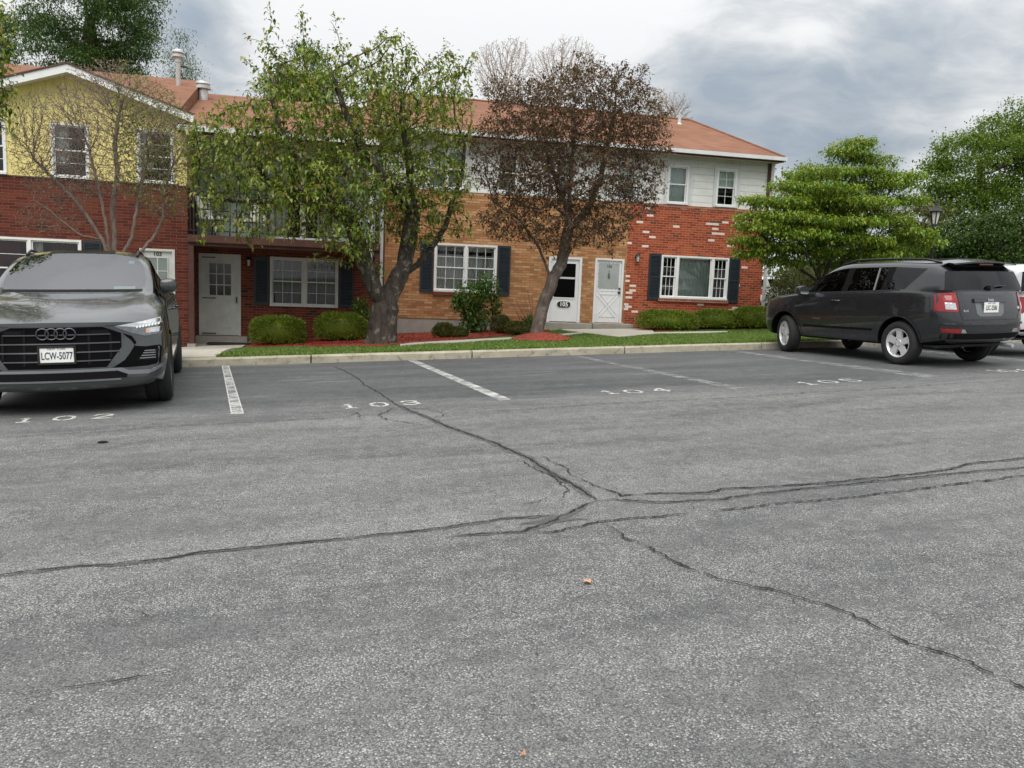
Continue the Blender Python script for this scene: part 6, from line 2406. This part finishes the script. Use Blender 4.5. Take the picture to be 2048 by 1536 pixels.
a_fl = onG(322, 800)
a_rl = onG(344, 746)
a_dir = (a_fl-a_rl)/np.linalg.norm(a_fl-a_rl)
ASC = 1.06
a_rl = a_fl-a_dir*3.0*ASC
car = place_car('parked_suv', 'dark grey SUV with black grille and plate LCW 5077, nose toward the camera at left', a_fl, a_rl, .07, .86, ASC, CARS)
ev = shell(AU, 5, 8, au_mat, crease=[(5, 0, 10, .45), (7, 0, 3, .35), (4, 0, 10, .15), (2, 0, 10, .5), (6, 3, 10, .6), (7, 3, 9, .6), (8, 3, 5, .7)],
           bulF={1: .14, 2: .20, 3: .27, 4: .26, 5: .2}, bulR={j: .08 for j in range(1, 9)}, arches=[(1.57, 1), (1.57, -1), (-1.43, 1), (-1.43, -1)], archr=.435, archy=.60)
sk = Skin(ev)
part('body', split_mesh(ev, (0,))[0], P_AUDI, car)
part('underbody', split_mesh(ev, (1, 7))[0], PLAST, car)
for g in split_mesh(ev, (5,), True):
    part('sill_trim', g, PLAST, car)
for g in split_mesh(ev, (2,), True):
    part('windshield', g, CGLASS_F, car)
for g in split_mesh(ev, (3,), True):
    part('side_window', g, CGLASS_D, car)
for g in split_mesh(ev, (4,), True):
    part('roof_glass', g, GLOSSB, car)
for g in split_mesh(ev, (6,), True):
    part('rear_window', g, CGLASS_D, car)
interior(car, 1.02, -2.0, 1.07, .78)
for (x, st) in ((1.57, 0.0), (-1.43, 0)):
    for s in (1, -1):
        wheel(car, x, s*.855, .385, .275, .275, st, 'ten', RUBBER, DCHROME)
# grille
octo = lambda k, dz=0: [(-.40*k, .868+dz), (.40*k, .868+dz), (.565*k, .80+dz), (.565*k, .66), (.43*k, .47-dz), (-.43*k, .47-dz), (-.565*k, .66), (-.565*k, .80+dz)]
gr = sk.patch('front', octo(1.03, .010), .004, .02, .06).build('grille_frame', DCHROME, car, world=False)
grl = sk.patch('front', octo(1.0), .009, .02, .06).build('grille', GLOSSB, car, world=False)
for z in (.54, .625, .71, .795):
    hw = .555 if .61 < z < .76 else .47
    sk.ribbon('front', [(-hw, z), (hw, z)], .012, .022, .06).build('grille_bar', DCHROME, grl, world=False)
for y in (-.47, -.28, .28, .47):
    sk.ribbon('front', [(y, .50 if abs(y) < .4 else .56), (y, .845 if abs(y) < .4 else .80)], .020, .019, .06).build('grille_upright', PLAST, grl, world=False)
for y in (-.38, .38):
    sk.ribbon('front', [(y-.08, .815), (y+.08, .815)], .045, .017, .04).build('sensor_cover', PLAST, grl, world=False)
rg = MB()
for k in range(4):
    y = -.117+k*.078
    base = sk.hit('front', y, .805, .038)
    pts = [base+Vector((0, .053*math.cos(a), .053*math.sin(a))) for a in np.linspace(0, 2*PI, 33)]
    rg.tube(pts, .0085, 6, cap=False)
rg.build('ring_emblem', DCHROME, car, world=False, smooth=True)
pc = sk.hit('front', .005, .605, .035)
plate(car, pc, (0, 1, 0), (0, 0, 1), (1, 0, 0), 'LCW-5077', 'NEW YORK')
# headlights, intakes, bumper blades
for s in (1, -1):
    hl = [(s*.50, .868), (s*.62, .888), (s*.80, .922), (s*.925, .950), (s*.95, .88), (s*.935, .785), (s*.78, .762), (s*.66, .795)]
    H_ = sk.patch('front', hl, .006, .03, .04).build('headlight', DARKL, car, world=False)
    sk.patch('front', [(s*.52, .870), (s*.70, .900), (s*.92, .942), (s*.942, .885), (s*.74, .850)], .010, .004, .04).build('light_strip', CLEARL, H_, world=False)
    q = MB()
    for k in range(8):
        y = .70+.028*k
        h = sk.patch('front', [(s*y, .842+.004*k), (s*(y+.016), .844+.004*k), (s*(y+.020), .866+.004*k), (s*(y+.006), .865+.004*k)], .013, .004, .03)
        q.add(h.v, h.f)
    q.build('light_segment', WHITEP, H_, world=False)
    sk.patch('front', [(s*.79, .79), (s*.91, .80), (s*.92, .85), (s*.80, .84)], .010, .005, .03).build('lamp_lens', CLEARL, H_, world=False)
    sk.patch('front', [(s*.785, .795), (s*.81, .797), (s*.812, .84), (s*.79, .838)], .012, .004, .03).build('side_marker', AMBER, H_, world=False)
    sk.patch('front', [(s*.575, .80), (s*.66, .765), (s*.70, .70), (s*.64, .60), (s*.59, .53), (s*.48, .46), (s*.62, .455), (s*.80, .46), (s*.915, .48), (s*.93, .64), (s*.91, .665), (s*.78, .655), (s*.69, .665), (s*.655, .72)], .004, .02, .05).build('intake_surround', GLOSSB, car, world=False)
    sk.patch('front', [(s*.70, .52), (s*.88, .515), (s*.905, .625), (s*.79, .63)], .009, .02, .05).build('air_intake', PLAST, car, world=False)
    q = MB()
    for z in (.54, .565, .59, .612):
        r_ = sk.ribbon('front', [(s*(.715+(z-.52)*.6), z), (s*.87, z)], .009, .014, .05)
        q.add(r_.v, r_.f)
    q.build('intake_slat', GREYB, car, world=False)
    sk.patch('front', [(s*.50, .440), (s*.62, .385), (s*.80, .380), (s*.935, .43), (s*.945, .475), (s*.93, .47), (s*.82, .42), (s*.65, .425)], .012, .02, .05).build('bumper_blade', GREYB, car, world=False)
    mirror(car, (.80, s*.965, 1.265), s, P_AUDI, .105)
    sk.ribbon('left' if s > 0 else 'right', [(1.02, .30), (1.04, .6), (1.0, 1.0), (.98, 1.09)], .008, .002).build('door_gap', BLACK, car, world=False)
    sk.ribbon('left' if s > 0 else 'right', [(-.12, .30), (-.12, 1.1)], .008, .002).build('door_gap', BLACK, car, world=False)
    for x in (.15, -.85):
        h0 = sk.hit('left' if s > 0 else 'right', x, .98)
        MB().tube([h0+Vector((.10, 0, 0)), h0+Vector((.08, s*.035, .0)), h0+Vector((-.08, s*.035, 0)), h0+Vector((-.10, 0, 0))], .014, 6).build('door_handle', P_AUDI, car, world=False, smooth=True)
    rr = MB()
    pts = [(x, s*.60, float((sk.hit('top', x, s*.60) or Vector((0, 0, 1.6))).z)+.03) for x in np.linspace(.1, -1.4, 10)]
    pts[0] = (pts[0][0]+.08, pts[0][1], pts[0][2]-.035)
    pts[-1] = (pts[-1][0]-.08, pts[-1][1], pts[-1][2]-.035)
    rr.tube(pts, .016, 6).build('roof_rail', BLACK, car, world=False, smooth=True)
sk.patch('front', [(-.62, .43), (.62, .43), (.56, .455), (-.56, .455)], .010, .02, .06).build('bumper_blade', GREYB, car, world=False)
sk.patch('front', [(-.60, .355), (.60, .355), (.62, .425), (-.62, .425)], .004, .01, .06).build('lower_grille', PLAST, car, world=False)
sk.patch('front', [(-.55, .335), (.55, .335), (.55, .352), (-.55, .352)], .008, .01, .06).build('lower_lip', GREYB, car, world=False)
sk.ribbon('front', [(-.93, .892), (-.60, .878), (-.30, .868), (.30, .868), (.60, .878), (.93, .892)], .014, .002, .04).build('hood_gap', BLACK, car, world=False)
# windshield fittings: mirror shroud, stickers, cowl
sk.ribbon('front', [(-.70, 1.215), (-.35, 1.212), (.35, 1.212), (.70, 1.215)], .030, .003, .05).build('cowl_panel', PLAST, car, world=False)


def ws(y, z, off=-.012):
    return sk.hit('front', y, z, off)


sh_ = [ws(y, z, -.02) for y, z in ((-.20, 1.60), (.20, 1.60), (.12, 1.56), (.06, 1.51), (-.06, 1.51), (-.12, 1.56))]
MB().add(sh_, [(0, 1, 2, 3, 4, 5)]).build('mirror_shroud', PLAST, car, world=False)
MB().add([ws(y, z, -.01) for y, z in ((.40, 1.215), (.62, 1.215), (.62, 1.26), (.40, 1.26))], [(0, 1, 2, 3)]).build('sticker', STICK, car, world=False)
MB().add([ws(y, z, -.01) for y, z in ((.52, 1.53), (.58, 1.53), (.58, 1.565), (.52, 1.565))], [(0, 1, 2, 3)]).build('sticker', STICK, car, world=False)
# ---------------- compact SUV seen from behind
JE = [
    [(1.75, 0, .30), (1.93, .68, .32), (1.96, .78, .37), (1.99, .83, .55), (1.97, .84, .78), (1.92, .81, .93), (1.99, .66, .97), (2.03, .5, .98), (2.05, .34, .985), (2.06, .17, .99), (2.065, 0, .99)],
    [(1.7, 0, .28), (1.74, .73, .28), (1.74, .84, .34), (1.74, .885, .55), (1.74, .89, .80), (1.74, .85, .99), (1.75, .75, 1.03), (1.75, .56, 1.045), (1.75, .38, 1.05), (1.75, .19, 1.055), (1.75, 0, 1.055)],
    [(1.3, 0, .28), (1.3, .73, .28), (1.3, .85, .33), (1.3, .90, .55), (1.3, .91, .84), (1.3, .865, 1.045), (1.3, .77, 1.08), (1.3, .58, 1.10), (1.3, .4, 1.11), (1.3, .2, 1.115), (1.3, 0, 1.12)],
    [(.98, 0, .28), (.98, .73, .28), (.98, .85, .33), (.98, .89, .55), (.98, .90, .86), (.98, .87, 1.07), (.96, .835, 1.10), (.95, .785, 1.125), (.95, .72, 1.135), (1.05, .38, 1.14), (1.08, 0, 1.145)],
    [(.66, 0, .28), (.66, .73, .28), (.66, .85, .33), (.66, .885, .55), (.66, .895, .86), (.66, .87, 1.08), (.70, .85, 1.115), (.62, .76, 1.335), (.60, .705, 1.36), (.68, .36, 1.39), (.70, 0, 1.395)],
    [(.28, 0, .28), (.28, .73, .28), (.28, .85, .33), (.28, .885, .55), (.28, .895, .86), (.28, .875, 1.09), (.34, .855, 1.125), (.30, .705, 1.51), (.25, .625, 1.575), (.33, .32, 1.605), (.35, 0, 1.61)],
    [(-.08, 0, .28), (-.08, .73, .28), (-.08, .85, .33), (-.08, .885, .55), (-.08, .895, .86), (-.08, .88, 1.10), (-.06, .86, 1.135), (-.10, .695, 1.545), (-.10, .61, 1.62), (-.1, .32, 1.645), (-.1, 0, 1.652)],
    [(-.20, 0, .28), (-.20, .73, .28), (-.20, .85, .33), (-.20, .885, .55), (-.20, .895, .86), (-.20, .88, 1.105), (-.17, .86, 1.14), (-.21, .693, 1.547), (-.21, .608, 1.625), (-.21, .32, 1.65), (-.21, 0, 1.657)],
    [(-.95, 0, .28), (-.95, .73, .28), (-.95, .85, .33), (-.95, .89, .55), (-.95, .90, .88), (-.95, .88, 1.125), (-.93, .86, 1.165), (-.96, .69, 1.55), (-.96, .605, 1.625), (-.96, .32, 1.652), (-.96, 0, 1.66)],
    [(-1.08, 0, .28), (-1.08, .73, .28), (-1.08, .85, .33), (-1.08, .89, .55), (-1.08, .90, .88), (-1.08, .88, 1.13), (-1.05, .86, 1.17), (-1.07, .688, 1.55), (-1.08, .603, 1.625), (-1.08, .32, 1.652), (-1.08, 0, 1.66)],
    [(-1.62, 0, .30), (-1.62, .73, .30), (-1.62, .85, .35), (-1.62, .89, .55), (-1.62, .90, .88), (-1.62, .875, 1.14), (-1.36, .852, 1.185), (-1.70, .69, 1.515), (-1.66, .60, 1.60), (-1.66, .32, 1.635), (-1.66, 0, 1.642)],
    [(-1.98, 0, .38), (-2.10, .70, .38), (-2.18, .81, .44), (-2.22, .855, .60), (-2.21, .87, .85), (-2.15, .85, 1.10), (-2.11, .835, 1.18), (-1.97, .715, 1.47), (-1.90, .625, 1.575), (-1.93, .33, 1.615), (-1.94, 0, 1.622)],
]


for _i in range(5, 12):
    for _k, _w in ((7, 1.035), (8, 1.06), (9, 1.04)):
        _p = JE[_i][_k]
        JE[_i][_k] = (_p[0]-(.035 if _i == 11 else 0), _p[1]*_w, _p[2]+(.012 if _k == 8 else 0))


def je_mat(i, j):
    if 3 <= i <= 4 and j in (8, 9):
        return 2
    if j == 6 and i in (3, 4, 5, 7, 9):
        return 3
    if j == 6 and i in (6, 8):
        return 5
    if j in (0,):
        return 1
    if j == 1:
        return 5
    return 0


def build_compact(name, label, fl, rl, sc, paint, glass_side, group, plate_txt, steer=0.0, badges=True):
    car = place_car(name, label, fl, rl, -.0025, .78, sc, group)
    ev = shell(JE, 5, 8, je_mat, crease=[(5, 0, 11, .45), (2, 0, 11, .5), (6, 3, 11, .75), (7, 3, 11, .75), (8, 3, 5, .7), (4, 0, 11, .15), (5, 10, 11, .7)],
               bulF={1: .06, 2: .10, 3: .14, 4: .14, 5: .1}, bulR={1: .05, 2: .07, 3: .06, 4: .05, 5: .05, 6: .05, 7: .05, 8: .0},
               arches=[(1.315, 1), (1.315, -1), (-1.32, 1), (-1.32, -1)], archr=.405, archy=.56, mr=lambda j, k: 4 if j == 6 else 0)
    sk = Skin(ev)
    part('body', split_mesh(ev, (0,))[0], paint, car)
    part('underbody', split_mesh(ev, (1, 7))[0], PLAST, car)
    for g in split_mesh(ev, (5,), True):
        part('pillar_trim', g, PLAST, car)
    for g in split_mesh(ev, (2,), True):
        part('windshield', g, CGLASS, car)
    for g in split_mesh(ev, (3,), True):
        part('side_window', g, glass_side, car)
    for g in split_mesh(ev, (4,), True):
        part('rear_window', g, CGLASS_D, car)
    interior(car, .92, -1.9, 1.06, .70)
    for (x, st) in ((1.315, steer), (-1.32, 0)):
        for s in (1, -1):
            wheel(car, x, s*.775, .345, .215, .232, st)
    return car, sk


j_fl = onG(1572, 703.5)
j_rl = onG(1803, 727.5)
jd = (j_fl-j_rl)/np.linalg.norm(j_fl-j_rl)
JA = math.radians(4.5)
jd = np.array([jd[0]*math.cos(JA)+jd[1]*math.sin(JA), -jd[0]*math.sin(JA)+jd[1]*math.cos(JA), 0])
JSC = 1.06
jm = (j_fl+j_rl)/2
car, sk = build_compact('parked_compact_suv', 'dark granite-coloured compact SUV parked nose-in, rear plate LSC 2586', jm+jd*1.3175*JSC, jm-jd*1.3175*JSC, JSC, P_JEEP, CGLASS_D, CARS, 'LSC-2586', steer=-.30)
# tailgate hardware
sp = MB()
prof = []
for y in np.linspace(-.66, .66, 13):
    b = 1-(y/.66)**2
    prof.append((y, -1.84, -2.09-.06*b, 1.585+.035*b))
for (y0, xa0, xb0, z0), (y1, xa1, xb1, z1) in zip(prof[:-1], prof[1:]):
    sp.add([(xa0, y0, z0+.035), (xb0, y0, z0-.005), (xb0, y0, z0-.028), (xa0, y0, z0-.03), (xa1, y1, z1+.035), (xb1, y1, z1-.005), (xb1, y1, z1-.028), (xa1, y1, z1-.03)],
           [(0, 1, 5, 4), (1, 2, 6, 5), (2, 3, 7, 6)])
sp.build('spoiler', P_JEEP, car, world=False, smooth=True, angle=35)
sk.patch('rear', [(-.60, 1.475), (.60, 1.475), (.57, 1.53), (-.57, 1.53)], .012, .02, .06).build('spoiler_shadow_panel', GLOSSB, car, world=False)
MB().box(-2.10, -2.06, -.14, .14, 1.558, 1.580).build('brake_light', REDL, car, world=False)
for s in (1, -1):
    L_ = [(s*.655, 1.15), (s*.80, 1.145), (s*.845, 1.10), (s*.86, .87), (s*.65, .86), (s*.645, 1.0)]
    tl = sk.patch('rear', L_, .010, .03, .035).build('taillight', REDL, car, world=False)
    sk.patch('rear', [(s*.675, .895), (s*.80, .90), (s*.80, 1.0), (s*.685, .995)], .015, .004, .03).build('reverse_lens', CLEARL, tl, world=False)
    sd_ = 'left' if s > 0 else 'right'
    q = sk.patch(sd_, [(-2.17, .865), (-1.985, .875), (-1.97, .95), (-2.04, 1.07), (-2.13, 1.14), (-2.16, 1.0)], .010, .03, .035)
    q.build('taillight_wrap', REDL, tl, world=False)
    rb = sk.patch('rear', [(s*.60, .545), (s*.80, .555), (s*.82, .61), (s*.60, .605)], .014, .02, .035).build('reflector', REDL, car, world=False)
    sk.patch('rear', [(s*.50, .545), (s*.59, .547), (s*.59, .60), (s*.545, .60)], .016, .02, .03).build('bumper_trim', CHROME, car, world=False)
    # door seams, handles, mouldings
    sk.ribbon(sd_, [(.96, .38), (.98, .62), (.93, .95), (.90, 1.08)], .009, .002).build('door_gap', BLACK, car, world=False)
    sk.ribbon(sd_, [(-.14, .36), (-.15, .8), (-.14, 1.12)], .009, .002).build('door_gap', BLACK, car, world=False)
    sk.ribbon(sd_, [(-.86, .38), (-.86, .62), (-.98, .78), (-1.12, .95), (-1.14, 1.14)], .009, .002).build('door_gap', BLACK, car, world=False)
    q = sk.ribbon(sd_, [(.82, .52), (-.80, .53)], .035, .010)
    q.build('side_moulding', PLAST, car, world=False)
    q = sk.ribbon(sd_, [(.9, 1.11), (.3, 1.125), (-.5, 1.15), (-1.3, 1.18)], .016, .006)
    q.build('belt_moulding', BLACK, car, world=False)
    for x in (.02, -.88):
        h0 = sk.hit(sd_, x, .985)
        hd = MB().tube([h0+Vector((.10, 0, 0)), h0+Vector((.08, s*.035, 0)), h0+Vector((-.07, s*.035, 0)), h0+Vector((-.10, 0, 0))], .015, 6)
        if x > -.5:
            hd.build('door_handle', DCHROME, car, world=False, smooth=True)
        else:
            hp = sk.hit(sd_, -.985, 1.27)
            MB().box(hp.x-.022, hp.x+.022, hp.y-.02, hp.y+.02, 1.21, 1.33).build('door_handle', BLACK, car, world=False)
    mirror(car, (.72, s*1.03, 1.15), s, P_JEEP, .115)
    # divider bar in the rear door window
    p0, p1 = sk.hit(sd_, -.78, 1.17, .004), sk.hit(sd_, -.76, 1.53, .004)
    MB().bar(p0, p1, .03, .012).build('window_divider', GREYB, car, world=False)
    rr = MB()
    pts = [(x, s*.575, float((sk.hit('top', x, s*.575) or Vector((0, 0, 1.6))).z)+.045) for x in np.linspace(.05, -1.68, 12)]
    pts[0] = (pts[0][0]+.10, pts[0][1], pts[0][2]-.045)
    pts[-1] = (pts[-1][0]-.12, pts[-1][1], pts[-1][2]-.045)
    rr.tube(pts, .019, 6).build('roof_rail', BLACK, car, world=False, smooth=True)
    # flared arch lips
    for ax in (1.315, -1.32):
        lip = [(ax+.425*math.cos(a), .355+.425*math.sin(a)) for a in np.linspace(-.1, PI+.1, 24)]
        sk.ribbon(sd_, lip, .035, .008, .05).build('arch_lip', P_JEEP, car, world=False)
    sk.ribbon('front', [(s*.52, .80), (s*.78, .86)], .16, .008, .04).build('headlight', CLEARL, car, world=False)
q = [(-1.60+.082*math.cos(a), .985+.082*math.sin(a)) for a in np.linspace(0, 2*PI, 24)]
sk.ribbon('left', q, .012, .003, .03).build('fuel_door', BLACK, car, world=False)
pl = sk.hit('rear', .03, .925, .012)
sk.patch('rear', [(.33, 1.005), (-.27, 1.005), (-.25, .83), (-.19, .79), (.25, .79), (.31, .83)], .004, .004, .05).build('plate_recess', GREYB, car, world=False)
hb = sk.patch('rear', [(.36, 1.005), (.36, 1.055), (.33, 1.075), (-.30, 1.075), (-.33, 1.055), (-.33, 1.005)], .030, .03, .05).build('tailgate_handle', P_JEEP, car, world=False)
sk.text('rear', 'Jeep', .070, .03, 1.040, .036).build('badge', CHROME, car, world=False)
sk.text('rear', '4x4', .055, .52, .875, .006, 1.2).build('badge', CHROME, car, world=False)
sk.text('left', 'COMPASS', .036, .48, .66, .006, 1.2).build('badge', CHROME, car, world=False)
q = [(-.62+.045*math.cos(a), .915+.022*math.sin(a)) for a in np.linspace(0, 2*PI, 16, endpoint=False)]
sk.patch('rear', q, .006, .004, .03).build('badge', CHROME, car, world=False)
plate(car, pl+Vector((-.004, 0, 0)), (0, -1, 0), (0, 0, 1), (-1, 0, 0), 'LSC-2586', 'NEW YORK', None)
# bumper: step, lower black apron, tailgate seams
sk.patch('rear', [(-.84, .665), (.84, .665), (.83, .70), (-.83, .70)], .028, .03, .06).build('bumper_step', P_JEEP, car, world=False)
sk.patch('rear', [(-.80, .40), (.80, .40), (.83, .50), (.80, .53), (-.80, .53), (-.83, .50)], .006, .01, .06).build('bumper_apron', PLAST, car, world=False)
sk.ribbon('rear', [(-.63, 1.14), (-.62, .86), (-.58, .74), (.58, .74), (.62, .86), (.63, 1.14)], .010, .003).build('tailgate_gap', BLACK, car, world=False)
sk.ribbon('rear', [(-.78, 1.175), (.78, 1.175)], .016, .003).build('tailgate_gap', BLACK, car, world=False)
h0, h1 = sk.hit('rear', -.03, 1.225, .03), sk.hit('rear', -.36, 1.245, .03)
w_ = MB().tube([h0, (h0+h1)/2+Vector((-.01, 0, .01)), h1], [.022, .014, .012], 6)
w_.box(h0.x-.03, h0.x+.03, h0.y-.04, h0.y+.04, h0.z-.025, h0.z+.025)
w_.build('wiper', BLACK, car, world=False)
a0 = Vector((.05, .50, 1.60))
MB().tube([a0, a0+Vector((-.10, 0, .30))], .005, 4).build('antenna', BLACK, car, world=False)
MB().tube([(-2.05, -.50, .34), (-2.25, -.50, .33)], .03, 10).build('exhaust', IRON, car, world=False)

# ---------------- white boxy car at the right edge and one far behind the corner
WH = [[(p[0]*.96, p[1]*(1.0 if k < 7 else 1.06), p[2]*(1.0 if k < 6 else 1.0)) for k, p in enumerate(st)] for st in JE]
for i in range(6, 12):
    for k in range(6, 11):
        x, y, z = WH[i][k]
        if i == 10:
            x = {6: -1.62, 7: -1.74}.get(k, x)
        if i == 11:
            x = {6: -2.10, 7: -2.06, 8: -2.03, 9: -2.05, 10: -2.06}[k]
            y *= 1.06
            z += {6: -.03, 7: .03, 8: .03, 9: .02, 10: .02}[k]
        WH[i][k] = (x, y, z)
_JE = JE
JE = WH
w_rl = onG(1954, 709)
wd = jd
car, sk = build_compact('parked_white_car', 'boxy white car with red tail lights, cut off by the right edge', w_rl+wd*2.53*1.05, w_rl, 1.05, P_WHITE, CGLASS_D, CARS, '', 0.0)
for s in (1, -1):
    tl = sk.patch('rear', [(s*.42, 1.06), (s*.84, 1.06), (s*.855, .80), (s*.76, .78), (s*.66, .92), (s*.44, .98)], .010, .03, .04).build('taillight', REDL, car, world=False)
    sd_ = 'left' if s > 0 else 'right'
    sk.patch(sd_, [(-2.08, .80), (-2.0, .85), (-1.9, 1.04), (-2.08, 1.06)], .010, .03, .035).build('taillight_wrap', REDL, tl, world=False)
    sk.ribbon(sd_, [(-.14, .36), (-.15, .8), (-.14, 1.12)], .009, .002).build('door_gap', BLACK, car, world=False)
    mirror(car, (.70, s*1.03, 1.15), s, P_WHITE, .115)
sk.patch('rear', [(-.80, .40), (.80, .40), (.83, .50), (-.83, .50)], .006, .01, .06).build('bumper_apron', PLAST, car, world=False)
plate(car, sk.hit('rear', 0, .80, .012), (0, -1, 0), (0, 0, 1), (-1, 0, 0), '', '', None)
f0 = onG(1540, 612, 0)
Pf = onY(1553, 615, 38)
base = dup(car)
base.name = 'parked_white_car'
base['label'] = 'white car far behind, half seen between the house corner and the round shrub'
base.location = (Pf[0], 38, float(zl(Pf[0], 38))-.15)
base.rotation_euler = (0, 0, .35)
JE = _JE
for m in list(bpy.data.materials):
    if m.name.startswith('tmp') and m.users == 0:
        bpy.data.materials.remove(m)
